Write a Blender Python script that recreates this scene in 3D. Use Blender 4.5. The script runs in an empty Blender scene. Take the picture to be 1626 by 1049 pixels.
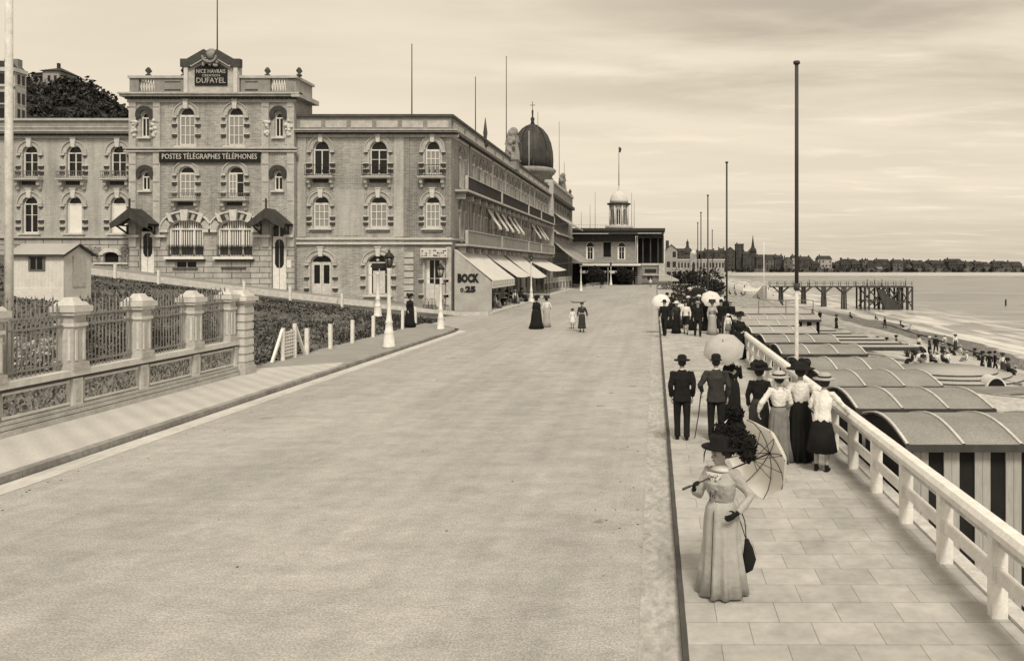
import bpy, math, random
from mathutils import Vector, Matrix
random.seed(7)
S = bpy.context.scene
COL = S.collection
PI = math.pi
HC = 3.55; F = 1250.0
# ---------- camera ----------
cd = bpy.data.cameras.new('camera'); cam = bpy.data.objects.new('camera', cd); COL.objects.link(cam)
cam.location = (0, 0, HC); cam.rotation_euler = (PI/2, 0, 0)
cd.sensor_width = 36; cd.lens = F/1626*36
cd.shift_x = (813-1040)/1626; cd.shift_y = (420-524.5)/1626
cd.clip_start = .1; cd.clip_end = 30000
S.camera = cam
def at(u, v, Y):
    return Vector(((u-1040)/F*Y, Y, HC+(420-v)/F*Y))
def gx(u, Y): return (u-1040)/F*Y
# ---------- materials ----------
M = {}
def mat(name, g, rough=.85, n=None, amt=.25, bump=0, tint=(1, .985, .95), metal=0, n2=None, amt2=.15, stretch=(1, 1, 1), bumpscale=None, trans=0, spec=.3):
    m = bpy.data.materials.new(name); m.use_nodes = True; nt = m.node_tree; N = nt.nodes; L = nt.links
    b = N['Principled BSDF']; b.inputs['Roughness'].default_value = rough; b.inputs['Metallic'].default_value = metal
    b.inputs['Specular IOR Level'].default_value = spec
    tc = N.new('ShaderNodeTexCoord'); mp = N.new('ShaderNodeMapping'); mp.inputs['Scale'].default_value = stretch
    L.new(tc.outputs['Object'], mp.inputs[0])
    val = None
    base = N.new('ShaderNodeValue'); base.outputs[0].default_value = g; val = base.outputs[0]
    def layer(val, sc, am, det=5):
        t = N.new('ShaderNodeTexNoise'); t.inputs['Scale'].default_value = sc; t.inputs['Detail'].default_value = det; t.inputs['Roughness'].default_value = .6
        L.new(mp.outputs[0], t.inputs['Vector'])
        r = N.new('ShaderNodeMapRange'); r.inputs[1].default_value = .28; r.inputs[2].default_value = .72
        r.inputs[3].default_value = 1-am; r.inputs[4].default_value = 1+am
        L.new(t.outputs['Fac'], r.inputs[0])
        q = N.new('ShaderNodeMath'); q.operation = 'MULTIPLY'; L.new(val, q.inputs[0]); L.new(r.outputs[0], q.inputs[1])
        return q.outputs[0], t
    t = None
    if n: val, t = layer(val, n, amt)
    if n2: val, _ = layer(val, n2, amt2, 2)
    m['val'] = 1
    cc = N.new('ShaderNodeCombineColor')
    for k in range(3):
        q = N.new('ShaderNodeMath'); q.operation = 'MULTIPLY'; q.inputs[1].default_value = tint[k]; L.new(val, q.inputs[0]); L.new(q.outputs[0], cc.inputs[k])
    L.new(cc.outputs[0], b.inputs['Base Color'])
    if bump:
        t2 = N.new('ShaderNodeTexNoise'); t2.inputs['Scale'].default_value = bumpscale or (n or 5)*2; t2.inputs['Detail'].default_value = 4
        L.new(mp.outputs[0], t2.inputs['Vector'])
        bp = N.new('ShaderNodeBump'); bp.inputs['Strength'].default_value = bump; bp.inputs['Distance'].default_value = .05
        L.new(t2.outputs['Fac'], bp.inputs['Height']); L.new(bp.outputs[0], b.inputs['Normal'])
    M[name] = m
    return m, N, L, val, cc, mp, tc, b
def relink_val(N, L, cc, newval):
    for k in range(3):
        q = cc.inputs[k].links[0].from_node; L.new(newval, q.inputs[0])
def math_n(N, L, op, a, b=None, clamp=False):
    q = N.new('ShaderNodeMath'); q.operation = op; q.use_clamp = clamp
    for i, x in enumerate((a, b)):
        if x is None: continue
        if isinstance(x, (int, float)): q.inputs[i].default_value = x
        else: L.new(x, q.inputs[i])
    return q.outputs[0]
def rng(N, L, x, a, b, c, d, smooth=False):
    r = N.new('ShaderNodeMapRange'); L.new(x, r.inputs[0])
    if smooth: r.interpolation_type = 'SMOOTHSTEP'
    for i, q in enumerate((a, b, c, d)): r.inputs[i+1].default_value = q
    return r.outputs[0]
def brick_mat(name, g, gm, bw, rh, mort, n=.5, amt=.12, var=.15, flat=False, offset=.5, bump=.3):
    m, N, L, val, cc, mp, tc, b = mat(name, g, .9, n, amt, n2=6, amt2=.1)
    sp = N.new('ShaderNodeSeparateXYZ'); L.new(tc.outputs['Object'], sp.inputs[0])
    cb = N.new('ShaderNodeCombineXYZ')
    if flat == 'x':
        L.new(sp.outputs[0], cb.inputs[0]); L.new(sp.outputs[1], cb.inputs[1])
    elif flat:
        L.new(sp.outputs[1], cb.inputs[0]); L.new(sp.outputs[0], cb.inputs[1])
    else:
        L.new(math_n(N, L, 'ADD', sp.outputs[0], sp.outputs[1]), cb.inputs[0]); L.new(sp.outputs[2], cb.inputs[1])
    t = N.new('ShaderNodeTexBrick'); L.new(cb.outputs[0], t.inputs['Vector']); t.offset = offset
    t.inputs['Scale'].default_value = 1; t.inputs['Brick Width'].default_value = bw; t.inputs['Row Height'].default_value = rh
    t.inputs['Mortar Size'].default_value = mort; t.inputs['Mortar Smooth'].default_value = .3
    t.inputs['Color1'].default_value = (1-var,)*3+(1,); t.inputs['Color2'].default_value = (1+var,)*3+(1,); t.inputs['Mortar'].default_value = (gm/g,)*3+(1,)
    s2 = N.new('ShaderNodeSeparateColor'); L.new(t.outputs['Color'], s2.inputs[0])
    if not flat:   # soot and rain streaks running down the wall
        ms = N.new('ShaderNodeMapping'); ms.inputs['Scale'].default_value = (1.6, 1.6, .13); L.new(tc.outputs['Object'], ms.inputs[0])
        ts = N.new('ShaderNodeTexNoise'); ts.inputs['Scale'].default_value = 1; ts.inputs['Detail'].default_value = 6; ts.inputs['Roughness'].default_value = .65; L.new(ms.outputs[0], ts.inputs['Vector'])
        val = math_n(N, L, 'MULTIPLY', val, rng(N, L, ts.outputs['Fac'], .3, .7, .74, 1.2))
    relink_val(N, L, cc, math_n(N, L, 'MULTIPLY', val, s2.outputs[0]))
    if bump:
        bp = N.new('ShaderNodeBump'); bp.inputs['Strength'].default_value = bump; bp.inputs['Distance'].default_value = .02; bp.invert = True
        L.new(t.outputs['Fac'], bp.inputs['Height']); L.new(bp.outputs[0], b.inputs['Normal'])
    return m
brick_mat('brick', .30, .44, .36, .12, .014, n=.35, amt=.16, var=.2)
brick_mat('brick_dark_and_shade', .205, .32, .36, .12, .014, n=.35, amt=.15, var=.2)  # darker copy of brick, carries painted shade of corner section and side wall
brick_mat('brick_pale', .42, .33, .36, .12, .010, n=.35, amt=.12, var=.06)
brick_mat('stone_band', .38, .11, 1.4, .42, .035, n=.6, amt=.14, var=.08)
brick_mat('slabs', .38, .20, .62, .46, .005, n=1.3, amt=.2, var=.10, flat='x')
mat('cobble', .37, .95, 2.2, .16, .5, n2=13, amt2=.25, stretch=(1, .5, 1), bumpscale=14)
mat('stone', .42, .9, 2.2, .2, .3, n2=14, amt2=.12)
mat('stone_grey', .24, .9, 2.2, .22, .3, n2=14, amt2=.12)
mat('stone_dark_and_shade', .065, .9, 2.5, .25, .2)  # dark stone, also painted shade below cornices and coping
mat('stone_pale', .55, .88, 3, .16, .25, n2=20, amt2=.08)
mat('dark_brick', .05, .9, 4, .3)
mat('roofing', .075, .8, 1.2, .3, .2)
mat('slate', .04, .55, 1.5, .35, .2)
mat('white_paint', .70, .7, 4, .14, .25, n2=34, amt2=.08)
mat('worn_white', .52, .75, 4, .2, .15, n2=22, amt2=.12)
mat('shutter', .66, .7, 3, .1)
mat('blind', .74, .8, 2, .08)
mat('glass', .010, .22, 1, .3, spec=.35)
mat('glass_grey', .08, .2, .8, .5, spec=.6)
mat('iron', .022, .6, 6, .3)
mat('shed_white', .62, .8, 2, .12, .1, n2=14, amt2=.1)
mat('rail_grey', .23, .6, 6, .2)
mat('leaf_pale', .55, .8, 2, .5)
mat('iron_grey', .16, .6, 6, .3)
mat('lampglass', .35, .2, 5, .1, spec=.6)
mat('black', .012, .8, 5, .3)
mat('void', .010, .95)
mat('wood_dark', .05, .8, 3, .3, .2, stretch=(1, 1, .2))
mat('parasol_grey', .40, .9, 5, .12)
mat('wood_grey', .24, .85, 3, .25, .2, stretch=(.3, 3, 3))
mat('plank_light', .36, .85, 2.5, .15, .2, stretch=(3, 3, .3), n2=14, amt2=.12)
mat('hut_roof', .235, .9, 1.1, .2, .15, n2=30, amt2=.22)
mat('hut_roof_glare', .32, .9, 1.1, .15, .15, n2=30, amt2=.15)  # lighter roof copy, glare on the far rows put into the colour
mat('hut_dark', .014, .9, 3, .3)
mat('canvas', .60, .9, 1.5, .10, .15, n2=9, amt2=.05)
mat('canvas_grey', .37, .9, 1.2, .14, .2, n2=9, amt2=.08)
mat('leaf', .06, .8, 1.5, .6)
mat('leaf_dark', .022, .8, 1.2, .6)
mat('leaf_grey', .17, .8, 2, .5)
mat('bark', .05, .9, 4, .3)
mat('earth', .095, .95, .55, .6, .3, n2=5, amt2=.5)
mat('skin', .36, .6, 12, .05, tint=(1, .96, .9))
mat('hair', .02, .6, 20, .3)
mat('cloth_black', .010, .92, 8, .3, .15)
mat('cloth_dark', .035, .92, 6, .3, .25)
mat('cloth_grey', .17, .92, 6, .25, .3)
mat('cloth_light', .36, .9, 5, .14, .3)
mat('cloth_white', .66, .9, 5, .08, .3)
mat('straw', .42, .85, 30, .15, .2)
mat('feather', .009, .95, 30, .4, .4)
mat('hedge', .014, .9, 2, .6, .5)
mat('town_grey', .055, .9, .25, .5)
mat('town_mid', .11, .9, .3, .45)
mat('town_light', .30, .9, .3, .3)
mat('town_roof', .04, .85, .3, .4)
mat('town_window', .02, .5)
mat('sand', .33, .95, .35, .22, .4, n2=2.5, amt2=.18)
m, N, L, val, cc, mp, tc, b = mat('parasol', .88, .9, 5, .05)
tr = N.new('ShaderNodeBsdfTranslucent'); L.new(cc.outputs[0], tr.inputs[0]); ms_ = N.new('ShaderNodeMixShader'); ms_.inputs[0].default_value = .55
L.new(b.outputs[0], ms_.inputs[1]); L.new(tr.outputs[0], ms_.inputs[2]); L.new(ms_.outputs[0], N['Material Output'].inputs['Surface'])
# asphalt / macadam road: dusty, with wheel tracks running along it
m, N, L, val, cc, mp, tc, b = mat('road', .355, .95, 1.6, .10, .5, n2=5, amt2=.08, bumpscale=9)
mp2 = N.new('ShaderNodeMapping'); mp2.inputs['Scale'].default_value = (.55, 1.9, 1); mp2.inputs['Rotation'].default_value = (0, 0, .06); L.new(tc.outputs['Object'], mp2.inputs[0])
t = N.new('ShaderNodeTexNoise'); t.inputs['Scale'].default_value = 1.3; t.inputs['Detail'].default_value = 5; L.new(mp2.outputs[0], t.inputs['Vector'])
v2 = math_n(N, L, 'MULTIPLY', val, rng(N, L, t.outputs['Fac'], .3, .7, .93, 1.07))
mp3 = N.new('ShaderNodeMapping'); mp3.inputs['Scale'].default_value = (.35, .09, 1); L.new(tc.outputs['Object'], mp3.inputs[0])
t = N.new('ShaderNodeTexNoise'); t.inputs['Scale'].default_value = 1; t.inputs['Detail'].default_value = 6; t.inputs['Distortion'].default_value = .6; L.new(mp3.outputs[0], t.inputs['Vector'])
v2 = math_n(N, L, 'MULTIPLY', v2, rng(N, L, t.outputs['Fac'], .35, .65, .90, 1.09))
t = N.new('ShaderNodeTexNoise'); t.inputs['Scale'].default_value = 42; t.inputs['Detail'].default_value = 3; L.new(tc.outputs['Object'], t.inputs['Vector'])
v2 = math_n(N, L, 'MULTIPLY', v2, rng(N, L, t.outputs['Fac'], .3, .7, .66, 1.28))
# faint wheel tracks along the road, dung and damp spots
mpt = N.new('ShaderNodeMapping'); mpt.inputs['Scale'].default_value = (2.6, .035, 1); mpt.inputs['Rotation'].default_value = (0, 0, -.012); L.new(tc.outputs['Object'], mpt.inputs[0])
t = N.new('ShaderNodeTexNoise'); t.inputs['Scale'].default_value = 1.2; t.inputs['Detail'].default_value = 4; L.new(mpt.outputs[0], t.inputs['Vector'])
v2 = math_n(N, L, 'MULTIPLY', v2, rng(N, L, t.outputs['Fac'], .38, .62, .965, 1.035))
t = N.new('ShaderNodeTexVoronoi'); t.inputs['Scale'].default_value = .55; t.inputs['Randomness'].default_value = 1; L.new(tc.outputs['Object'], t.inputs['Vector'])
tn = N.new('ShaderNodeTexNoise'); tn.inputs['Scale'].default_value = 7; L.new(tc.outputs['Object'], tn.inputs['Vector'])
dd = math_n(N, L, 'ADD', t.outputs['Distance'], rng(N, L, tn.outputs['Fac'], 0, 1, -.09, .09))
v2 = math_n(N, L, 'MULTIPLY', v2, rng(N, L, dd, .02, .09, .62, 1, True))
relink_val(N, L, cc, v2)
m, N, L, val, cc, mp, tc, b = mat('pave', .27, .95, .8, .12, .3, n2=18, amt2=.14)
m, N, L, val, cc, mp, tc, b = mat('pave_pale', .46, .95, .8, .09, .2, n2=16, amt2=.1)
t = N.new('ShaderNodeTexWave'); t.wave_type = 'BANDS'; t.bands_direction = 'DIAGONAL'; t.inputs['Scale'].default_value = .9; t.inputs['Distortion'].default_value = .6; t.inputs['Detail'].default_value = 2; L.new(tc.outputs['Object'], t.inputs['Vector'])
relink_val(N, L, cc, math_n(N, L, 'MULTIPLY', val, rng(N, L, t.outputs['Fac'], 0, 1, .93, 1.05)))
mat('gutter', .50, .9, 1.5, .16, .2, n2=12, amt2=.12, stretch=(1, .3, 1))
mat('kerb', .25, .9, 1.6, .3, .3, n2=9, amt2=.2)
# rubble panels
m, N, L, val, cc, mp, tc, b = mat('rubble', .16, .9, 3, .1, 0)
t = N.new('ShaderNodeTexVoronoi'); t.inputs['Scale'].default_value = 17; L.new(tc.outputs['Object'], t.inputs['Vector'])
s2 = N.new('ShaderNodeSeparateColor'); L.new(t.outputs['Color'], s2.inputs[0])
relink_val(N, L, cc, math_n(N, L, 'MULTIPLY', val, rng(N, L, s2.outputs[0], 0, 1, .25, 2.6)))
bp = N.new('ShaderNodeBump'); bp.inputs['Strength'].default_value = .6; bp.inputs['Distance'].default_value = .03; L.new(t.outputs['Distance'], bp.inputs['Height']); bp.invert = True; L.new(bp.outputs[0], b.inputs['Normal'])
# beach: sand and pebbles, darker shingle bank near the water
m, N, L, val, cc, mp, tc, b = mat('beach', .42, .97, 1.2, .26, .8, n2=6, amt2=.28, bumpscale=6)
sp = N.new('ShaderNodeSeparateXYZ'); L.new(tc.outputs['Object'], sp.inputs[0])
t = N.new('ShaderNodeTexNoise'); t.inputs['Scale'].default_value = .12; t.inputs['Detail'].default_value = 4; L.new(tc.outputs['Object'], t.inputs['Vector'])
xx = math_n(N, L, 'ADD', sp.outputs[0], rng(N, L, t.outputs['Fac'], 0, 1, -5, 5))
band = math_n(N, L, 'MULTIPLY', rng(N, L, xx, 25.4, 26.2, 0, 1, True), rng(N, L, xx, 33.5, 34.2, 1, 0, True))
band = math_n(N, L, 'MULTIPLY', band, rng(N, L, sp.outputs[1], 120, 150, 1, 0, True))
t = N.new('ShaderNodeTexNoise'); t.inputs['Scale'].default_value = 5; t.inputs['Detail'].default_value = 3; L.new(tc.outputs['Object'], t.inputs['Vector'])
grain = rng(N, L, t.outputs['Fac'], .35, .65, .25, 1.0)
k = math_n(N, L, 'SUBTRACT', 1, math_n(N, L, 'MULTIPLY', band, math_n(N, L, 'SUBTRACT', 1, math_n(N, L, 'MULTIPLY', grain, .55))))
far = rng(N, L, sp.outputs[1], 60, 70, 0, 1, True)
t = N.new('ShaderNodeTexNoise'); t.inputs['Scale'].default_value = .6; t.inputs['Detail'].default_value = 7; t.inputs['Roughness'].default_value = .75; L.new(tc.outputs['Object'], t.inputs['Vector'])
lee = rng(N, L, sp.outputs[0], 20, 30, 1, 0, True)
peb = math_n(N, L, 'SUBTRACT', 1, math_n(N, L, 'MULTIPLY', math_n(N, L, 'MULTIPLY', far, lee), rng(N, L, t.outputs['Fac'], .38, .6, .66, .12)))
relink_val(N, L, cc, math_n(N, L, 'MULTIPLY', math_n(N, L, 'MULTIPLY', val, k), peb))
# sea: bumpy water with surf lines beside the shore
m, N, L, val, cc, mp, tc, b = mat('sea', .23, .35, .05, .2, 0, spec=.5)
sp = N.new('ShaderNodeSeparateXYZ'); L.new(tc.outputs['Object'], sp.inputs[0])
mpw = N.new('ShaderNodeMapping'); mpw.inputs['Scale'].default_value = (.10, .9, 1); mpw.inputs['Rotation'].default_value = (0, 0, .05); L.new(tc.outputs['Object'], mpw.inputs[0])
t = N.new('ShaderNodeTexNoise'); t.inputs['Scale'].default_value = .5; t.inputs['Detail'].default_value = 6; t.inputs['Roughness'].default_value = .65; L.new(mpw.outputs[0], t.inputs['Vector'])
mpf = N.new('ShaderNodeMapping'); mpf.inputs['Scale'].default_value = (.45, .06, 1); L.new(tc.outputs['Object'], mpf.inputs[0])
tf = N.new('ShaderNodeTexNoise'); tf.inputs['Scale'].default_value = 1; tf.inputs['Detail'].default_value = 5; tf.inputs['Distortion'].default_value = .8; L.new(mpf.outputs[0], tf.inputs['Vector'])
near = rng(N, L, sp.outputs[0], 40, 62, 1, 0, True)
foam = math_n(N, L, 'MULTIPLY', near, rng(N, L, tf.outputs['Fac'], .42, .6, 0, 1, True))
foam = math_n(N, L, 'MAXIMUM', foam, rng(N, L, sp.outputs[0], 36.2, 38.5, 1, 0, True))
v2 = math_n(N, L, 'MULTIPLY', val, rng(N, L, t.outputs['Fac'], .3, .7, .6, 1.5))
v2 = math_n(N, L, 'ADD', v2, math_n(N, L, 'MULTIPLY', foam, .38))
relink_val(N, L, cc, v2)
bp = N.new('ShaderNodeBump'); bp.inputs['Strength'].default_value = .5; bp.inputs['Distance'].default_value = .5; L.new(t.outputs['Fac'], bp.inputs['Height']); L.new(bp.outputs[0], b.inputs['Normal'])

# ---------- mesh builder ----------
class MB:
    def __init__(s): s.v = []; s.f = []; s.mi = []; s.mats = []; s.T = None; s.cur = 0; s.smooth = False; s.sm = []
    def mat(s, name):
        if name not in s.mats: s.mats.append(name)
        s.cur = s.mats.index(name); return s
    def add(s, vs, fs, smooth=None):
        o = len(s.v)
        if s.T is not None: vs = [s.T @ Vector(p) for p in vs]
        s.v.extend([tuple(p) for p in vs]); s.f.extend([tuple(i+o for i in f) for f in fs]); s.mi.extend([s.cur]*len(fs))
        s.sm.extend([s.smooth if smooth is None else smooth]*len(fs))
    def box(s, x0, x1, y0, y1, z0, z1):
        s.add([(x0,y0,z0),(x1,y0,z0),(x1,y1,z0),(x0,y1,z0),(x0,y0,z1),(x1,y0,z1),(x1,y1,z1),(x0,y1,z1)],
              [(3,2,1,0),(4,5,6,7),(0,1,5,4),(1,2,6,5),(2,3,7,6),(3,0,4,7)], False)
    def bar(s, a, b, w, h=None, up=(0,0,1)):
        a = Vector(a); b = Vector(b); h = h or w; d = (b-a).normalized(); u = Vector(up)
        if abs(d.dot(u)) > .99: u = Vector((0, 1, 0))
        x = d.cross(u).normalized()*w/2; y = x.cross(d).normalized()*h/2
        s.add([a-x-y, a+x-y, a+x+y, a-x+y, b-x-y, b+x-y, b+x+y, b-x+y], [(0,1,2,3),(7,6,5,4),(0,4,5,1),(1,5,6,2),(2,6,7,3),(3,7,4,0)], False)
    def tube(s, pts, rads, n=8, cap=True, flat=1.0, up=(0,0,1)):
        pts = [Vector(p) for p in pts]
        if isinstance(rads, (int, float)): rads = [rads]*len(pts)
        vs = []; prev = None
        for i, p in enumerate(pts):
            d = (pts[min(i+1, len(pts)-1)]-pts[max(i-1, 0)])
            d = d.normalized() if d.length > 1e-9 else Vector((0, 0, 1))
            if prev is None:
                u = Vector(up)
                if abs(d.dot(u)) > .95: u = Vector((0, 1, 0))
                x = d.cross(u).normalized()
            else:
                x = (prev - d*prev.dot(d)).normalized()
            prev = x; y = d.cross(x)
            for k in range(n):
                a = 2*PI*k/n; vs.append(p+(x*math.cos(a)+y*math.sin(a)*flat)*rads[i])
        fs = [(i*n+k, i*n+(k+1) % n, (i+1)*n+(k+1) % n, (i+1)*n+k) for i in range(len(pts)-1) for k in range(n)]
        if cap: fs += [tuple(reversed(range(n))), tuple(range((len(pts)-1)*n, len(pts)*n))]
        s.add(vs, fs, True if s.smooth or n >= 6 else False)
    def loft(s, rings, n=24, cap=True, fold=0, k=9, ph=0):
        # rings: (cx, cy, z, rx, ry)
        vs = []
        for j, (cx, cy, z, rx, ry) in enumerate(rings):
            fj = fold*(j/(len(rings)-1)) if fold else 0
            for i in range(n):
                a = 2*PI*i/n; m = 1+fj*(math.sin(k*a+ph)+.5*math.sin((k+4)*a+2*ph))
                vs.append((cx+rx*math.cos(a)*m, cy+ry*math.sin(a)*m, z))
        fs = [(i*n+q, i*n+(q+1) % n, (i+1)*n+(q+1) % n, (i+1)*n+q) for i in range(len(rings)-1) for q in range(n)]
        if cap: fs += [tuple(reversed(range(n))), tuple(range((len(rings)-1)*n, len(rings)*n))]
        s.add(vs, fs, True)
    def lathe(s, prof, c=(0,0,0), n=16, cap=True):
        s.loft([(c[0], c[1], c[2]+z, r, r) for r, z in prof], n, cap)
    def prism(s, pts, d0, d1, axis='y'):
        # pts in (s,z); extruded along d
        n = len(pts)
        if axis == 'y': vs = [(p, d0, q) for p, q in pts]+[(p, d1, q) for p, q in pts]
        elif axis == 'x': vs = [(d0, p, q) for p, q in pts]+[(d1, p, q) for p, q in pts]
        else: vs = [(p, q, d0) for p, q in pts]+[(p, q, d1) for p, q in pts]
        fs = [tuple(range(n)), tuple(reversed(range(n, 2*n)))]+[(i, i+n, (i+1) % n+n, (i+1) % n) for i in range(n)]
        s.add(vs, fs, False)
    def ball(s, c, r, n=12, m=8, sq=(1,1,1)):
        vs = []; fs = []
        for j in range(m+1):
            t = PI*j/m
            for i in range(n):
                a = 2*PI*i/n; vs.append((c[0]+r*sq[0]*math.sin(t)*math.cos(a), c[1]+r*sq[1]*math.sin(t)*math.sin(a), c[2]+r*sq[2]*math.cos(t)))
        for j in range(m):
            for i in range(n): fs.append((j*n+i, (j+1)*n+i, (j+1)*n+(i+1) % n, j*n+(i+1) % n))
        s.add(vs, fs, True)
    def arch(s, sc, a, r, zs, ro, d0, d1, n=12, ri=0.0, seg=(0, PI)):
        # elliptical ring between (a+ri, r+ri) and (a+ro, r+ro) in the s,z plane, extruded d0..d1
        vs = []
        for i in range(n+1):
            t = seg[0]+(seg[1]-seg[0])*i/n; c = math.cos(t); q = math.sin(t)
            for (e, d) in ((ri, d0), (ro, d0), (ro, d1), (ri, d1)): vs.append((sc+(a+e)*c, d, zs+(r+e)*q))
        fs = []
        for i in range(n):
            for k in range(4): fs.append((i*4+k, i*4+(k+1) % 4, (i+1)*4+(k+1) % 4, (i+1)*4+k))
        fs += [(0,1,2,3), tuple(reversed((n*4, n*4+1, n*4+2, n*4+3)))]
        s.add(vs, fs, False)
    def mesh(s, name):
        me = bpy.data.meshes.new(name); me.from_pydata(s.v, [], s.f)
        for x in (s.mats or ['stone']): me.materials.append(M[x])
        if s.mats: me.polygons.foreach_set('material_index', s.mi)
        me.polygons.foreach_set('use_smooth', s.sm)
        me.update(); return me
    def build(s, name, parent=None, rel=True):
        """link as one object; vertices were given in world space when a parent is passed with rel=True"""
        me = s.mesh(name); o = bpy.data.objects.new(name, me); COL.objects.link(o)
        if parent is not None:
            o.parent = parent
            if rel: o.matrix_parent_inverse = root_mat(parent).inverted()
        return o
def root_mat(p):
    m = p.matrix_basis.copy()
    while p.parent:
        m = p.parent.matrix_basis @ p.matrix_parent_inverse @ m if False else p.parent.matrix_basis @ (p.matrix_parent_inverse @ m)
        p = p.parent
    return m
def tag(o, label=None, cat=None, group=None, kind=None):
    if label: o['label'] = label
    if cat: o['category'] = cat
    if group: o['group'] = group
    if kind: o['kind'] = kind
    return o
def thing(name, label, cat, loc=(0,0,0), rz=0, group=None):
    o = bpy.data.objects.new(name, None); COL.objects.link(o); o.location = loc; o.rotation_euler = (0, 0, rz)
    o.empty_display_size = .2
    return tag(o, label, cat, group)
def struct(o): o['kind'] = 'structure'; return o
def dup(root, loc=None, rz=None, label=None, group=None, sc=None):
    KIDS = {}
    def cp(o, par):
        c = o.copy(); COL.objects.link(c)
        if par is not None: c.parent = par; c.matrix_parent_inverse = o.matrix_parent_inverse.copy()
        for ch in list(o.children): cp(ch, c)
        return c
    r = cp(root, None)
    if loc is not None: r.location = loc
    if rz is not None: r.rotation_euler = (0, 0, rz)
    if label: r['label'] = label
    if group: r['group'] = group
    if sc is not None: r.scale = (sc, sc, sc) if isinstance(sc, (int, float)) else sc
    return r
def fuse(mb, voxel, smooth=2, fac=.5):
    """one continuous surface out of overlapping tapered volumes"""
    me = mb.mesh('tmp'); o = bpy.data.objects.new('tmp', me); COL.objects.link(o)
    r = o.modifiers.new('r', 'REMESH'); r.mode = 'VOXEL'; r.voxel_size = voxel
    if smooth:
        sm = o.modifiers.new('s', 'SMOOTH'); sm.iterations = smooth; sm.factor = fac
    dg = bpy.context.evaluated_depsgraph_get()
    ev = o.evaluated_get(dg); new = bpy.data.meshes.new_from_object(ev, depsgraph=dg)
    bpy.data.objects.remove(o); bpy.data.meshes.remove(me)
    new.polygons.foreach_set('use_smooth', [True]*len(new.polygons))
    new.materials.clear()
    return new
def meshobj(name, me, parent, mats):
    for x in mats: me.materials.append(M[x])
    o = bpy.data.objects.new(name, me); COL.objects.link(o); o.parent = parent; return o
def text_into(mb, s, size, T, depth=.02, width=None, align='CENTER', bold=0):
    """writing as real raised letters; T maps the (x, y, z) of the text plane into the builder's space"""
    c = bpy.data.curves.new('t', 'FONT'); c.body = s; c.size = size; c.extrude = depth/2; c.align_x = align; c.align_y = 'CENTER'; c.resolution_u = 2; c.offset = bold
    o = bpy.data.objects.new('t', c); COL.objects.link(o)
    dg = bpy.context.evaluated_depsgraph_get(); dg.update(); ev = o.evaluated_get(dg); me = bpy.data.meshes.new_from_object(ev, depsgraph=dg)
    vs = [v.co.copy() for v in me.vertices]; k = 1
    if width and vs:
        w = max(v.x for v in vs)-min(v.x for v in vs); k = width/w if w > 0 else 1
    mb.add([T @ Vector((v.x*k, v.y, v.z)) for v in vs], [tuple(p.vertices) for p in me.polygons], False)
    bpy.data.objects.remove(o); bpy.data.meshes.remove(me); bpy.data.curves.remove(c)
from mathutils import noise as mnoise
# ================= SETTING =================
def smooth(a, b, x):
    t = max(0, min(1, (x-a)/(b-a))); return t*t*(3-2*t)
def gh(x, y):
    """height of the land west of the road"""
    z = -.17
    if x < -13.75:
        g = .42+.58*smooth(24, 50, y)
        z += max(0, (-x-14.3))*.127*g*smooth(-13.75, -14.6, x) + .2*smooth(-13.75, -14.2, x)*(1-smooth(48, 54, y))
        z = min(z, 9)
        if y > 66: z += min(40, y-66)*.12*smooth(-40, -60, x)
    if x > 3.7: z = -6.5
    return z
def frange(a, b, st):
    r = []
    while a < b-1e-6: r.append(a); a += st
    return r+[b]
def grid(name, xs, ys, fn, m, smooth_=True):
    mb = MB().mat(m); n = len(xs)
    mb.add([(x, y, fn(x, y)) for y in ys for x in xs], [(j*n+i, j*n+i+1, (j+1)*n+i+1, (j+1)*n+i) for j in range(len(ys)-1) for i in range(n-1)], smooth_)
    return mb.build(name)
gl = grid('ground', [-3000, -800, -300, -160]+frange(-120, -60, 6)+frange(-57, -15, 1.5)+[-14.6, -14.2, -13.95, -13.75, -13, 0, 3.7, 3.72], [-40, 0]+frange(8, 66, 1.5)+frange(70, 150, 5)+[200, 300, 640, 3000], gh, 'earth')
struct(gl)
# road
mb = MB().mat('road'); mb.add([(-10.52,-4,-.12),(.26,-4,-.12),(.26,120,-.12),(7,150,-.12),(-30,150,-.12),(-11.9,118,-.12),(-11.9,57,-.12),(-19,55,-.12),(-19,49.5,-.12),(-12.6,47,-.12),(-11.2,45,-.12),(-10.85,43,-.12),(-10.52,43,-.12)], [tuple(range(13))]); struct(mb.build('road'))
mb = MB().mat('gutter'); mb.add([(-10.92,-4,-.116),(-10.42,-4,-.116),(-10.42,43.6,-.116),(-10.85,43.8,-.116)], [(0,1,2,3)]); struct(mb.build('gutter'))
mb = MB().mat('cobble'); mb.add([(-.16,-4,-.115),(.262,-4,-.115),(.262,110,-.115),(-.16,110,-.115)], [(0,1,2,3)]); struct(mb.build('cobbled_gutter'))
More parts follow.
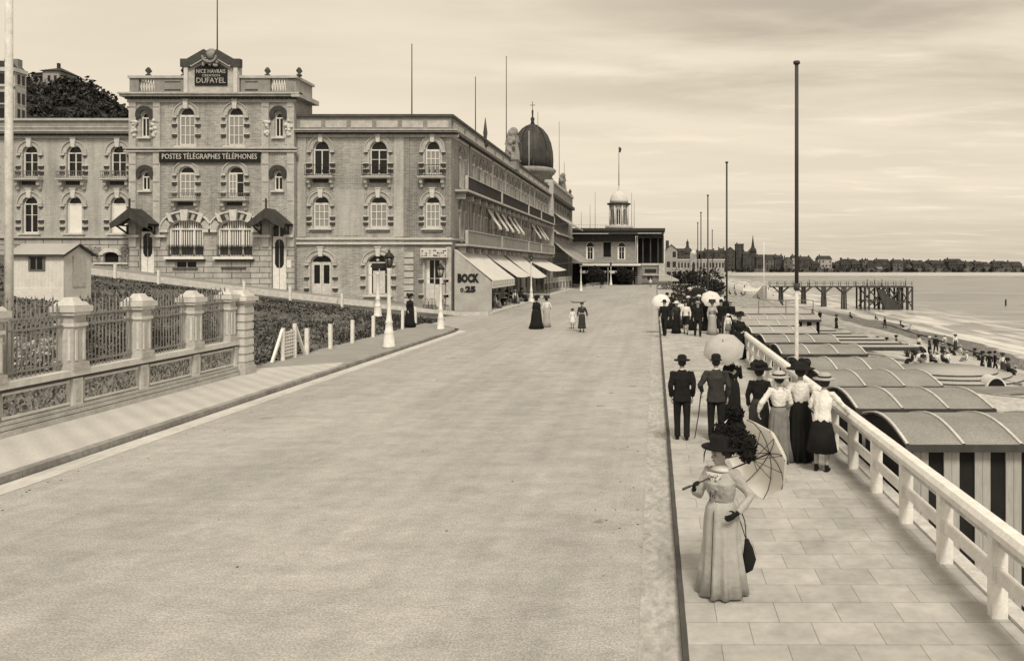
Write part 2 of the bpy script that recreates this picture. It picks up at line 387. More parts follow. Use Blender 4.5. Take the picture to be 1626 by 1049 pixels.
# left pavement with kerb
def pave_out(): return [(-13.75,-4),(-10.92,-4),(-10.92,42.2),(-11.0,43.2),(-11.3,44.3),(-11.9,45.4),(-12.8,46.6),(-14.6,48.4),(-14.6,20)]
mb = MB().mat('kerb')
for (a, b) in zip(pave_out()[1:8], pave_out()[2:8]):
    L_ = (Vector(b)-Vector(a)).length; n = max(1, int(L_/1.1))
    for i in range(n):
        p = Vector(a).lerp(Vector(b), i/n); q = Vector(a).lerp(Vector(b), (i+1)/n-.012/L_)
        mb.bar((p.x-.1, p.y, -.08), (q.x-.1, q.y, -.08), .2, .17)
struct(mb.build('kerb'))
mb = MB().mat('pave'); mb.prism([(x-(.2 if 0 < i < 7 else 0), y) for i, (x, y) in enumerate(pave_out())], -.17, -.004, axis='z'); struct(mb.build('pavement'))
mb = MB().mat('pave_pale'); mb.add([(-13.7,-4,.001),(-11.13,-4,.001),(-11.13,27.6,.001),(-11.3,28.6,.001),(-13.7,26.9,.001)], [(0,1,2,3,4)]); struct(mb.build('paved_strip'))
# promenade and sea wall
mb = MB().mat('slabs'); mb.box(.31, 3.66, -4, 112, -.3, 0); struct(mb.build('promenade'))
mb = MB().mat('stone_dark_and_shade'); mb.box(.255, .308, -4, 112, -.3, .004); struct(mb.build('promenade_kerb'))
mb = MB().mat('worn_white'); mb.box(3.56, 3.74, -4, 40, .002, .035); struct(mb.build('edge_plank'))
mb = MB().mat('stone_grey'); mb.box(3.3, 3.68, -4, 112, -6.5, -.302); struct(mb.build('sea_wall'))
def bz(x, y):
    z = -2.05 if x < 11 else -2.05-(x-11)*.125
    if x > 26: z -= .15*math.sin((x-26)*1.3)
    z += .05*math.sin(x*.7+y*.31)+.04*math.sin(y*.9-x*.4)
    if y > 560:
        z = z+(smooth(600, 660, y))*(5.2)
        if x > 60: z = -6.2+smooth(606, 645, y)*3.2+smooth(645, 690, y)*2
    elif x > 60: z = -7
    return z
beach = grid('beach', [3.69, 5]+frange(6.5, 44, 1.25)+[50, 60, 61, 80, 120, 200, 300, 450, 700, 1500, 4000], [-10]+frange(6, 70, 2)+frange(74, 160, 6)+frange(180, 560, 30)+frange(575, 700, 9)+[900, 3000, 5000], bz, 'beach'); struct(beach)
mb = MB().mat('sea'); mb.add([(30,-200,-5.3),(9000,-200,-5.3),(9000,12000,-5.3),(30,12000,-5.3)], [(0,1,2,3)]); struct(mb.build('sea'))
# far shore beach strip in pale sand and its sea wall
mb = MB().mat('town_mid'); mb.box(70, 600, 652, 653.5, -4.5, .3); struct(mb.build('far_sea_wall'))
# grass on the lawn bank: uncountable
mb = MB().mat('leaf_dark').mat('leaf').mat('leaf_grey')
for i in range(34000):
    y = 20+32*random.random()**.8; x = -13.95-min(36, 38*random.random()**1.4)
    if x > gx(-80, y)*0+(-13.95) or x < gx(-10, y): continue
    pz = gh(x, y); h = random.uniform(.04, .13)*(2 if random.random() < .05 else 1); a = random.random()*PI; w = random.uniform(.03, .10)
    nz = 1.6*mnoise.noise(Vector((x*.35, y*.22, 1)))*2+mnoise.noise(Vector((x*1.6, y*1.2, 4)))
    if nz > .75 and random.random() < .75: continue
    mb.cur = random.choices((0, 1, 2), (5, 5, 1.0+6*max(0, nz)))[0]
    lx = random.uniform(-.1, .1); ly = random.uniform(-.1, .1)
    mb.add([(x-w*math.cos(a), y-w*math.sin(a), pz-.02), (x+w*math.cos(a), y+w*math.sin(a), pz-.02), (x+lx, y+ly, pz+h)], [(0,1,2)], False)
tag(mb.build('grass'), 'rough dark grass growing on the bank behind the fence and posts', 'grass', kind='stuff')
# low whitewashed kerb wall rising across the lawn, with posts
wall_pts = [(-42, 53.2), (-34, 53.4), (-27, 53.9), (-22, 54.6), (-17.6, 56.2), (-15.2, 57.2), (-12.2, 57.6)]
mb = MB().mat('worn_white')
for (a, b) in zip(wall_pts, wall_pts[1:]):
    n = 6
    for i in range(n):
        p = Vector(a).lerp(Vector(b), i/n); q = Vector(a).lerp(Vector(b), (i+1)/n)
        hh = .42 if p.x < -20 else .26
        za = gh(p.x, p.y); zb = gh(q.x, q.y)
        mb.bar((p.x, p.y, za+hh-.2), (q.x, q.y, zb+hh-.2), .28, .4)
o = mb.build('low_wall'); tag(o, 'long low whitewashed kerb wall climbing past the doors of the brick hotel', 'wall')
mb = MB().mat('pave'); vs = []
for (x, y) in wall_pts[:-1]: vs += [(x, y+.1, gh(x, y)+.10), (x, 59.4, gh(x, y)+.12)]
vs += [(-12.2, 57.7, .03), (-12.2, 59.4, .03)]
mb.add(vs, [(2*i, 2*i+2, 2*i+3, 2*i+1) for i in range(len(wall_pts)-1)]); struct(mb.build('footpath'))
mb = MB().mat('pave_pale'); mb.box(-15.4, -11.9, 57.55, 118, -.3, .02); struct(mb.build('terrace_pavement'))
# fence of stone pillars and iron railings
fr = thing('stone_and_iron_fence', 'stone fence with capped pillars, rubble panels and spiked iron railings beside the pavement', 'fence', (-13.7, 21, 0))
FX = -13.45
mb = MB().mat('stone'); Y0f, Y1f = 4, 25.55
mb.box(FX-.36, FX+.14, Y0f, Y1f, -.1, .12); mb.mat('stone_dark_and_shade'); mb.box(FX-.33, FX+.115, Y0f, Y1f, .12, .135); mb.mat('stone'); mb.box(FX-.33, FX+.10, Y0f, Y1f, .135, .22); mb.mat('stone_dark_and_shade'); mb.box(FX-.33, FX+.07, Y0f, Y1f, .22, .232); mb.mat('stone'); mb.box(FX-.33, FX+.055, Y0f, Y1f, .232, .30)
mb.mat('stone_pale'); mb.box(FX-.38, FX+.10, Y0f, Y1f, .98, 1.12); mb.mat('stone'); mb.mat('stone_dark_and_shade'); mb.box(FX-.34, FX+.045, Y0f, Y1f, .92, .98)  # dark strip below the coping is a painted shadow line
mb.mat('stone'); mb.box(FX-.27, FX-.02, Y0f, Y1f, .30, .92)
PY = [6.6, 8.95, 11.3, 13.6, 15.95, 18.3, 20.7, 23.05, 25.3]
for a in PY: mb.mat('stone_pale'); mb.box(FX-.30, FX+.04, a-.16, a+.16, .30, .92); mb.mat('stone'); mb.box(FX-.1, FX+.055, a-.07, a+.07, .40, .84)
mb.build('plinth', fr)
for a, b in zip(PY, PY[1:]):
    mb = MB().mat('rubble'); mb.box(FX-.2, FX+.005, a+.32, b-.32, .40, .84)
    mb.mat('stone_pale')
    mb.box(FX-.1, FX+.02, a+.24, b-.24, .345, .40); mb.box(FX-.1, FX+.02, a+.24, b-.24, .84, .895)
    mb.build('rubble_panel', fr)
    mb = MB().mat('rail_grey')
    for z in (1.24, 2.12, 2.36): mb.box(FX-.17, FX-.13, a+.2, b-.2, z, z+.045)
    y = a+.33; k = 0
    while y < b-.28:
        top = 2.88 if k % 2 == 0 else 2.74
        mb.mat('rail_grey'); mb.bar((FX-.15, y, 1.12), (FX-.15, y, top-.1), .021); mb.lathe([(.024, 0), (.001, .12)], (FX-.15, y, top-.12), 4)
        y += .125; k += 1
    mb.build('railing', fr)
def pillar(y, w, big=False, h=2.5):
    mb = MB().mat('stone'); cx = FX-.12 if not big else FX-.05
    x0, x1 = cx-w/2, cx+w/2; y0, y1 = y-w/2, y+w/2
    z0 = 1.12 if not big else 0
    if big: mb.box(x0-.08, x1+.08, y0-.08, y1+.08, -.1, .26); mb.box(x0-.04, x1+.04, y0-.04, y1+.04, .26, .36)
    else: mb.box(x0-.05, x1+.05, y0-.05, y1+.05, z0, z0+.16)
    mb.box(x0, x1, y0, y1, z0, h)
    mb.mat('stone_pale')
    if big:
        z = .42
        while z < h-.2:
            mb.box(x0-.025, x1+.025, y0-.025, y1+.025, z, z+.19); z += .26
    else:
        for (xx0, xx1, yy0, yy1) in ((x0+.06, x0+.12, y0-.02, y1+.02), (x1-.12, x1-.06, y0-.02, y1+.02)): mb.box(xx0, xx1, yy0, yy1, z0+.22, h-.45)
        mb.box(x0-.02, x1+.02, y0+.05, y0+.11, z0+.22, h-.45); mb.box(x0-.02, x1+.02, y1-.11, y1-.05, z0+.22, h-.45)
        mb.box(x0-.03, x1+.03, y0-.03, y1+.03, h-.38, h-.3)
    mb.box(x0-.06, x1+.06, y0-.06, y1+.06, h-.12, h-.04)
    p = mb.build('pillar', fr)
    mb = MB().mat('stone_pale')
    q = .10 if not big else .13; mb.box(x0-q, x1+q, y0-q, y1+q, h-.04, h+.09)
    e = .05
    mb.add([(x0-e,y0-e,h+.10),(x1+e,y0-e,h+.10),(x1+e,y1+e,h+.10),(x0-e,y1+e,h+.10),(x0+.0,y0+.0,h+.19),(x1-.0,y0+.0,h+.19),(x1-.0,y1-.0,h+.19),(x0+.0,y1-.0,h+.19)], [(4,5,6,7),(0,1,5,4),(1,2,6,5),(2,3,7,6),(3,0,4,7)])
    mb.add([(x0+.05,y0+.05,h+.19),(x1-.05,y0+.05,h+.19),(x1-.05,y1-.05,h+.19),(x0+.05,y1-.05,h+.19),(x0+.10,y0+.10,h+.29),(x1-.10,y0+.10,h+.29),(x1-.10,y1-.10,h+.29),(x0+.10,y1-.10,h+.29)], [(4,5,6,7),(0,1,5,4),(1,2,6,5),(2,3,7,6),(3,0,4,7)])
    mb.build('pillar_cap', p)
for a in PY[:-1]: pillar(a, .40)
pillar(25.62, .54, True, 2.42)
pillar(25.0, .34)
# posts
def wpost(x, y, h, w, label, group=None, z=None):
    mb = MB().mat('white_paint'); z = gh(x, y) if z is None else z
    tl = random.uniform(-.02, .02)
    mb.add([(x-w/2,y-w/2,z-.1),(x+w/2,y-w/2,z-.1),(x+w/2,y+w/2,z-.1),(x-w/2,y+w/2,z-.1),(x-w/2+tl,y-w/2,z+h),(x+w/2+tl,y-w/2,z+h),(x+w/2+tl,y+w/2,z+h-.02),(x-w/2+tl,y+w/2,z+h-.02)], [(4,5,6,7),(0,1,5,4),(1,2,6,5),(2,3,7,6),(3,0,4,7)])
    tag(mb.build('wooden_post'), label, 'post', group)
frow = [(-13.75, 31.1), (-13.72, 33.3), (-13.72, 35.7), (-13.85, 38.7), (-13.95, 43.5), (-14.2, 46.7)]
fl = ['white wooden post just beyond the trellis gate at the grass edge', 'second white post beyond the trellis gate beside the pavement', 'third white post beyond the trellis gate beside the pavement', 'white post on the grass edge behind the large lamp post', 'white post in front of the skirt of the woman in black', 'white post beside the woman in black, last of its row']
for (x, y), l in zip(frow, fl): wpost(x, y, 1.07, .13, l, 'white posts along the grass edge', -.02)
for (u, l) in ((183, 'white post on the bank beside the pale shed'), (252, 'white post on the bank below the arched office windows'), (461, 'white post on the bank below the post office door'), (543, 'white post on the bank below the hotel wall'), (388, 'white post on the bank above the great end pillar')):
    y = 52.4; x = gx(u, y); wpost(x, y, .95, .14, l, 'white posts below the low wall')
# trellis gate with struts
t = thing('trellis_gate', 'small white trellis gate propped between two posts with slanting struts', 'gate', (-13.8, 29.6, 0))
for y in (29.2, 30.15):
    mb = MB().mat('white_paint'); mb.box(-13.85, -13.74, y-.055, y+.055, -.05, 1.2 if y < 30 else 1.3); mb.build('gate_post', t)
for (a, b) in (((-13.8, 28.35, 0), (-13.8, 29.15, 1.12)), ((-13.78, 31.0, 0), (-13.8, 30.2, 1.22))):
    mb = MB().mat('white_paint'); mb.bar(a, b, .09); mb.build('strut', t)
mb = MB().mat('white_paint')
for k in range(5):
    y = 29.32+k*.18; top = 1.0+.035*k-.02*math.sin(k); mb.box(-13.81, -13.785, y-.03, y+.03, .08, top)
for k in range(8): mb.box(-13.785, -13.765, 29.26, 30.09, .12+k*.125, .175+k*.125)
mb.build('trellis', t)
# pale shed
sh = thing('shed', 'pale wooden shed with a small square window behind the railings', 'shed', (-31, 40, gh(-31, 40)))
Ys = 40.0
x0, x1 = gx(17, Ys), gx(101, Ys); SD = 1.95; zt = 3.55+(420-402)/F*Ys*1; zb = gh(-31, 40)-.3
mb = MB().mat('shed_white'); mb.box(x0, x1, Ys, Ys+SD, zb, zt)
mb.prism([(Ys+.02, zt), (Ys+SD-.02, zt), (Ys+SD*.5, zt+.42)], x0+.01, x1-.01, axis='x')
mb.box(x0-.02, x1+.02, Ys-.03, Ys, zb, zb+.9)
for i in range(15): 
    xx = x0+(x1-x0)*i/14; mb.box(xx-.012, xx+.012, Ys-.014, Ys, zb+.9, zt-.02)
mb.build('wall', sh)
mb = MB().mat('town_light'); zr = zt+.52; ym = Ys+SD/2; xr = x1+.12
for dz in (0, -.06): mb.add([(x0-.2,Ys-.16,zt-.08+dz),(xr,Ys-.16,zt-.08+dz),(xr,ym,zr+dz),(x0-.2,ym,zr+dz),(x0-.2,Ys+SD+.3,zt-.08+dz),(xr,Ys+SD+.3,zt-.08+dz)], [(0,1,2,3),(3,2,5,4)])
mb.mat('wood_dark'); mb.box(x0-.2, xr, Ys-.19, Ys-.161, zt-.16, zt-.06); mb.bar((xr, Ys-.16, zt-.14), (xr, ym, zr-.06), .05, .1); mb.bar((xr, ym, zr-.06), (xr, Ys+SD+.3, zt-.14), .05, .1)
sh.location.z += 0
mb.build('roof', sh)
mb = MB().mat('town_mid'); wx = gx(59, Ys); wz = 3.55+(420-418)/F*Ys
mb.box(wx-.42, wx+.42, Ys-.05, Ys-.01, wz-.38, wz+.38); w_ = mb.build('window', sh)
mb = MB().mat('glass')
mb.box(wx-.30, wx-.04, Ys-.06, Ys-.04, wz-.30, wz+.30); mb.box(wx+.04, wx+.30, Ys-.06, Ys-.04, wz-.30, wz+.30); mb.build('pane', w_)
mb = MB().mat('worn_white'); mb.box(x1+.002, x1+.03, Ys+.65, Ys+1.5, zb+.95, zt-.15); mb.mat('wood_grey'); mb.box(x1+.002, x1+.02, Ys+.62, Ys+.65, zb+.95, zt-.12); mb.build('door', sh)
# leaf clumps
def leaves(mb, c, r, n, size, mats=('leaf', 'leaf_dark'), shell=.55, sq=(1,1,1)):
    for i in range(n):
        while True:
            p = Vector((random.uniform(-1, 1), random.uniform(-1, 1), random.uniform(-1, 1)))
            if 0.05 < p.length < 1: break
        q = p.normalized()*(p.length**shell); q = Vector((q.x*r*sq[0], q.y*r*sq[1], q.z*r*sq[2]))+Vector(c)
        a = Vector((random.gauss(0, 1), random.gauss(0, 1), random.gauss(0, 1))).normalized(); b = a.orthogonal().normalized()
        s_ = size*random.uniform(.6, 1.4); c2 = a.cross(b); mb.mat(random.choice(mats))
        mb.add([q-b*s_, q+c2*s_*.6, q+b*s_, q-c2*s_*.6], [(0,1,2,3)], False)
def bush(name, c, r, n, size, label, mats=('leaf', 'leaf_dark'), sq=(1,1,.8), cat='bush'):
    mb = MB(); 
    for k in range(5):
        a = random.random()*6.3; leaves(mb, (c[0]+.45*r*math.cos(a), c[1]+.45*r*math.sin(a), c[2]+random.uniform(-.1, .25)*r), r*.7, n//5, size, mats, sq=sq)
    rt = thing(name, label, cat, (c[0], c[1], c[2]-r*.7))
    mb.build('foliage', rt)
    mb = MB().mat('bark')
    for k in range(5):
        a = k*1.3; mb.tube([(c[0], c[1], c[2]-r*.95), (c[0]+.3*r*math.cos(a), c[1]+.3*r*math.sin(a), c[2])], [.04, .015], 5)
    mb.build('stem', rt)
bush('rounded_bush', (-14.66, 18.6, 1.25), .86, 3400, .055, 'round pale-leaved bush behind the iron railings', ('leaf_pale', 'leaf_grey', 'leaf_pale'), sq=(1,1,.75))
mb = MB()
for k in range(230):
    y = random.uniform(6, 27.5); leaves(mb, (random.uniform(-17.6, -15.5), y, random.uniform(.2, 1.55)), .6, 46, .055, ('hedge', 'leaf_dark', 'hedge'))
tag(mb.build('hedge'), 'dark overgrown hedge filling the garden right behind the iron railings', 'hedge')
# lamp posts
def lamp(x, y, z, H, label, sign=False, sc=1.0, name='street_lamp', group='street lamps', base=.27, lantern=True, collar=False):
    r = thing(name, label, 'street lamp' if not sign else 'sign post', (x, y, z), 0, group)
    mb = MB().mat('white_paint'); b = base
    hp = H-.75 if lantern else H-.12
    prof = [(b, 0), (b, .10), (b*.86, .16), (b*.78, .5), (b*.72, .62), (b*.80, .66), (b*.62, .74), (b*.5, 1.05), (b*.62, 1.1), (b*.42, 1.2), (b*.30, 1.6), (b*.26, hp-.1), (b*.38, hp-.05), (b*.22, hp)]
    mb.lathe(prof, (x, y, z), 14)
    if collar: mb.mat('iron'); mb.bar((x-.3, y, z+hp-.35), (x+.3, y, z+hp-.35), .05)
    mb.build('post', r)
    if sign:
        mb = MB().mat('iron'); mb.T = Matrix.Translation((x, y-.04, z+H-.35))
        mb.loft([(0, 0, 0, .1, .1)], 4, False) if False else None
        mb.prism([(.42*math.cos(a*PI/12), .17*math.sin(a*PI/12)) for a in range(24)], -.03, .03); mb.build('sign_board', r)
        mb = MB().mat('lampglass'); mb.ball((x, y, z+H), .1, 10, 6); mb.build('finial', r)
    elif lantern:
        mb = MB().mat('iron'); zl = z+H-.75
        mb.lathe([(.04, 0), (.12, .03), (.12, .06)], (x, y, zl), 10)
        for k in range(6):
            a = k*PI/3+.5; mb.bar((x+.11*math.cos(a), y+.11*math.sin(a), zl+.05), (x+.2*math.cos(a), y+.2*math.sin(a), zl+.45), .022)
        mb.lathe([(.22, .44), (.24, .47), (.15, .60), (.05, .68), (.06, .72), (.01, .80)], (x, y, zl), 6)
        l_ = mb.build('lantern', r)
        mb = MB().mat('lampglass' if lantern == 'pale' else 'glass_grey'); mb.lathe([(.10, .06), (.19, .45)], (x, y, zl), 6); mb.build('pane', l_)
lamp(-11.35, 33.6, 0, 4.15, 'largest white lamp post with a dark lantern, on the pavement beside the kerb', base=.27)
lamp(-16.9, 48.0, gh(-16.9, 48), 3.45, 'white post carrying a dark oval sign board, standing on the grass', sign=True, name='sign_post', base=.26, group=None)
lamp(-11.65, 42.8, 0, 3.6, 'white lamp post near the rounded kerb corner in front of the cafe chairs', base=.22, lantern='pale', collar=True)
lamp(-11.95, 76, -.1, 4.7, 'white lamp post with a dark lantern before the cafe awnings', base=.27)
lamp(gx(922.5, 107), 107, -.1, 3.9, 'white lamp post at the far end of the cafe terrace', base=.24, lantern='pale')
lamp(gx(970, 139), 139, -.1, 4.1, 'white lamp post in front of the flat-roofed pavilion', base=.27)
# flagpoles
def pole(x, y, z0, z1, r, label, m='iron', r1=None, knob=True, group='bare flagpoles', foot=None):
    mb = MB().mat(m); r1 = r1 or r*.7
    rt = thing('flagpole', label, 'flagpole', (x, y, z0), 0, group)
    if foot: mb.mat('worn_white'); mb.tube([(x, y, z0), (x, y, foot)], [r, r*.95], 8); mb.mat(m); mb.tube([(x, y, foot), (x, y, z1)], [r*.95, r1], 8); mb.lathe([(r*1.4, -.1), (r*1.5, .1)], (x, y, foot), 10)
    else: mb.tube([(x, y, z0), (x, y, z1)], [r, r1], 8)
    mb.build('shaft', rt)
    if knob: mb = MB().mat(m); mb.lathe([(r1*1.7, 0), (r1*1.9, r*.6), (r1*1.7, r*1.4), (.01, r*1.6)], (x, y, z1), 10); mb.build('cap', rt)
pole(gx(1265, 23.2), 23.2, -2.1, 9.45, .062, 'tallest dark mast rising between the bathing cabin roofs', 'wood_dark', .055, foot=2.9)
pole(gx(1154, 45.8), 45.8, -2.1, 9.45, .06, 'dark mast behind the strolling crowd, next after the tallest one', 'wood_dark', .05, foot=1.0)
for (u, v, Y, l) in ((1124, 311, 62, 'third mast along the promenade beyond the crowd'), (1113, 338, 78, 'slim mast rising right beside a shorter one beyond the crowd'), (1108, 354, 88, 'thin short mast behind the twin masts by the long white building'), (1131, 366, 98, 'short thin mast alone in front of the far town')):
    p = at(u, v, Y); pole(p.x, Y, -2, p.z, .062, l, 'wood_dark', .05)
p = at(1213, 382, 100); pole(p.x, 100, -3, p.z, .06, 'thin white mast standing near the landing stage shore', 'white_paint', .04)
pole(-13.95, 17.0, .2, 9.6, .085, 'tall pale mast rising behind the stone fence', 'worn_white', .07, knob=False)
for (u, v0, v1, Y, l) in ((345, 80, 0, 60.8, 'mast on the crest of the post office gable'), (654, 182, 70, 61.5, 'mast on the flat roof at the hotel corner'), (755, 212, 122, 76, 'shorter mast on the hotel roof between two taller ones'), (804, 240, 89, 84, 'tall mast rising behind the stone figures on the hotel roof'), (854, 230, 178, 118, 'thin mast just behind the dark dome'), (840, 280, 208, 104, 'pale thin mast standing before the dark dome'), (888, 290, 193, 128, 'mast above the second group of stone figures'), (923, 360, 337, 148, 'candelabra mast on the pavilion roof'), (945, 360, 305, 150, 'tall thin mast on the terrace roof of the pavilion'), (937, 362, 325, 152, 'faint thin mast on the terrace roof of the pavilion'), (1003, 362, 306, 150, 'tall thin mast beyond the pale cupola'), (1007, 362, 318, 153, 'shorter mast beyond the pale cupola'), (896, 300, 258, 130, 'short thin mast beside the second stone figures')):
    a = at(u, v0, Y); b = at(u, v1, Y); pole(a.x, Y, a.z-.6, b.z+(1.2 if v1 == 0 else 0), .05, l, 'worn_white' if u == 840 else 'iron_grey' if Y > 100 else 'iron', .035, knob=False)
# promenade rail
rt = thing('promenade_railing', 'white wooden railing along the seaward edge of the promenade', 'railing', (3.45, 18, 0))
yy = 3.6
while yy < 31:
    mb = MB().mat('white_paint'); mb.box(3.38, 3.54, yy-.06, yy+.06, -.05, .86)
    mb.box(3.40, 3.52, yy-.075, yy-.06, .38, .52)
    mb.build('post', rt); yy += 1.45
mb = MB().mat('white_paint'); mb.prism([(3.36, .84), (3.55, .84), (3.565, .91), (3.52, .965), (3.39, .965), (3.35, .91)], 2.9, 31.0); mb.build('top_rail', rt)
mb = MB().mat('white_paint'); mb.box(3.42, 3.50, 2.9, 30.8, .38, .50); mb.build('middle_rail', rt)
mb = MB().mat('worn_white'); mb.box(3.45, 3.53, 2.9, 30.8, .72, .84); mb.build('lower_rail', rt)
# bathing cabins, one building per row
rows = [(12.2, 3.86, 9), (15.2, 3.86, 3), (18.0, 3.9, 3), (20.75, 3.9, 3), (24.4, 3.9, 3), (28.0, 3.9, 3), (31.8, 3.9, 3), (35.8, 3.9, 3), (39.6, 3.9, 5)]
hl = ['nearest row of bathing cabins, striped boards under an arched roof', 'second row of bathing cabins, behind the nearest striped one', 'third row of bathing cabins counted from the nearest one', 'bathing cabin row just before the tallest mast', 'bathing cabin row just behind the tallest mast', 'sixth row of bathing cabins counted from the nearest', 'seventh row of bathing cabins counted from the nearest', 'eighth row of bathing cabins, near the end of the railing', 'farthest row of bathing cabins, pale roof with five bays', 'tenth row of bathing cabins, pale roof with five bays', 'eleventh row of bathing cabins, third from the raised deck', 'twelfth row of bathing cabins, second from the raised deck', 'farthest row of bathing cabins, right before the raised timber deck']
for (Yr, X0, n), l in zip(rows, hl):
    w = .885; X1 = X0+n*w; ze = .78; dp = 2.35; rise = .20 if Yr < 14 else .165
    t = thing('bathing_cabins', l, 'bathing cabins', (X0, Yr, -2.1), 0, 'rows of bathing cabins below the promenade')
    NS = 10
    sec = [(Yr-.12+(dp+.24)*i/NS, ze+rise*math.sin(PI*i/NS)) for i in range(NS+1)]
    mb = MB().mat('hut_roof' if Yr < 30 else 'hut_roof_glare'); k = len(sec)
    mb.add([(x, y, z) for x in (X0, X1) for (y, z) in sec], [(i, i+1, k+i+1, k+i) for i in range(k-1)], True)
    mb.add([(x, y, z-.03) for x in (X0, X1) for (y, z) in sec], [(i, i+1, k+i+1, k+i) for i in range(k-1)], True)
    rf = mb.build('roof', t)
    for i in range(n+1):
        x = X0+w*i; mb = MB().mat('worn_white'); e = .022
        x = min(max(x, X0+.02), X1-.02)
        vs = [(x+s_, y, z+dz) for s_ in (-e, e) for dz in (.0, .028) for (y, z) in sec]
        mb.add(vs, [(i_+1*k*1, i_+1+k, i_+1+3*k, i_+3*k) for i_ in range(k-1)]+[(i_, i_+1, i_+1+k, i_+k) for i_ in range(k-1)]+[(i_+2*k, i_+1+2*k, i_+1+3*k, i_+3*k) for i_ in range(k-1)], False)
        mb.build('batten', rf)
    mb = MB().mat('plank_light'); mb.mat('wood_dark'); mb.box(X0-.02, X1+.02, Yr-.15, Yr-.115, ze-.10, ze+.012); mb.build('eave_board', rf)
    mb = MB().mat('hut_dark'); mb.prism([(y, z-.02) for y, z in sec]+[(Yr+dp+.05, -2.1), (Yr-.0, -2.1)], X0+.06, X0+.10, axis='x'); mb.prism([(y, z-.02) for y, z in sec]+[(Yr+dp+.05, -2.1), (Yr-.0, -2.1)], X1-.1, X1-.06, axis='x')
    mb.box(X0+.1, X1-.1, Yr+dp-.05, Yr+dp, -2.1, ze-.04)
    mb.box(X0+.1, X1-.1, Yr+.04, Yr+.08, -2.1, ze-.06)
    x = X0+.14; q = 0
    while x < X1-.1:
        mb.mat('plank_light'); 
        mb.box(x, x+.118, Yr, Yr+.04, -2.1, ze-.06); mb.box(x+.124, x+.24, Yr, Yr+.04, -2.1, ze-.06); x += .48; q += 1
    mb.build('wall', t)
# loose stones and straw lying on the road
random.seed(44)
mb = MB().mat('kerb').mat('stone_dark_and_shade').mat('pave_pale')
for i in range(520):
    y = 9+70*random.random()**1.3; x = random.choice((random.uniform(-10.3, .2), random.uniform(-10.4, -9.4), random.uniform(-.9, .2))); r = random.uniform(.006, .018)
    mb.cur = random.randrange(3); mb.ball((x, y, -.118), r, 5, 3, (1.3, 1, .6))
tag(mb.build('gravel'), 'loose stones and droppings scattered over the macadam road', 'gravel', kind='stuff')
# ================= HOTEL =================
YF = 59.5; XS = -15.4
def X(u): return gx(u, YF)
def Z(v): return HC+(420-v)/F*YF
TF = Matrix(((1,0,0,0),(0,-1,0,YF),(0,0,1,0),(0,0,0,1)))
TT = Matrix(((1,0,0,0),(0,-1,0,YF-.45),(0,0,1,0),(0,0,0,1)))
TS = Matrix(((0,1,0,XS),(1,0,0,0),(0,0,1,0),(0,0,0,1)))
hotel = thing('hotel', 'large brick seaside hotel with a post office front, arched windows and long balconied side', 'hotel', (XS, YF, -.15))
def hb(T): m = MB(); m.T = T; return m
def wall(mb, s0, s1, z0, z1, ops, rev=.28, m=None, mrev='stone'):
    """a wall face with real openings; openings are (centre, width, bottom, spring, top)"""
    ss = sorted({s0, s1}|{round(o[0]+k*o[1]/2, 5) for o in ops for k in (-1, 1)}); zz = sorted({z0, z1}|{round(q, 5) for o in ops for q in (o[2], o[4])})
    ss = [q for q in ss if s0 <= q <= s1]; zz = [q for q in zz if z0 <= q <= z1]
    for a, b in zip(ss, ss[1:]):
        run = None
        for c, d in zip(zz, zz[1:]):
            mx, mz = (a+b)/2, (c+d)/2
            hole = any(abs(mx-o[0]) < o[1]/2 and o[2] < mz < o[4] for o in ops)
            if not hole: mb.add([(a,0,c),(b,0,c),(b,0,d),(a,0,d)], [(0,1,2,3)], False)
    keep = mb.cur
    for (c, w, zb, zs, zt) in ops:
        n = 12; a = w/2; arc = [(c+a*math.cos(PI*i/n), zs+(zt-zs)*math.sin(PI*i/n)) for i in range(n+1)]
        h = n//2; mb.cur = keep
        if zt > zs+.01:
            for i in range(h): mb.add([(arc[i][0],0,arc[i][1]),(c+a,0,zt),(arc[i+1][0],0,arc[i+1][1])], [(0,1,2)], False)
            for i in range(h, n): mb.add([(arc[i][0],0,arc[i][1]),(c-a,0,zt),(arc[i+1][0],0,arc[i+1][1])], [(0,1,2)], False)
        mb.mat(mrev)
        pts = [(c+a, zb)]+(arc if zt > zs+.01 else [(c+a, zt), (c-a, zt)])+[(c-a, zb)]
        for p, q in zip(pts, pts[1:]+pts[:1]): mb.add([(p[0],0,p[1]),(q[0],0,q[1]),(q[0],-rev,q[1]),(p[0],-rev,p[1])], [(0,1,2,3)], False)
        mb.cur = keep
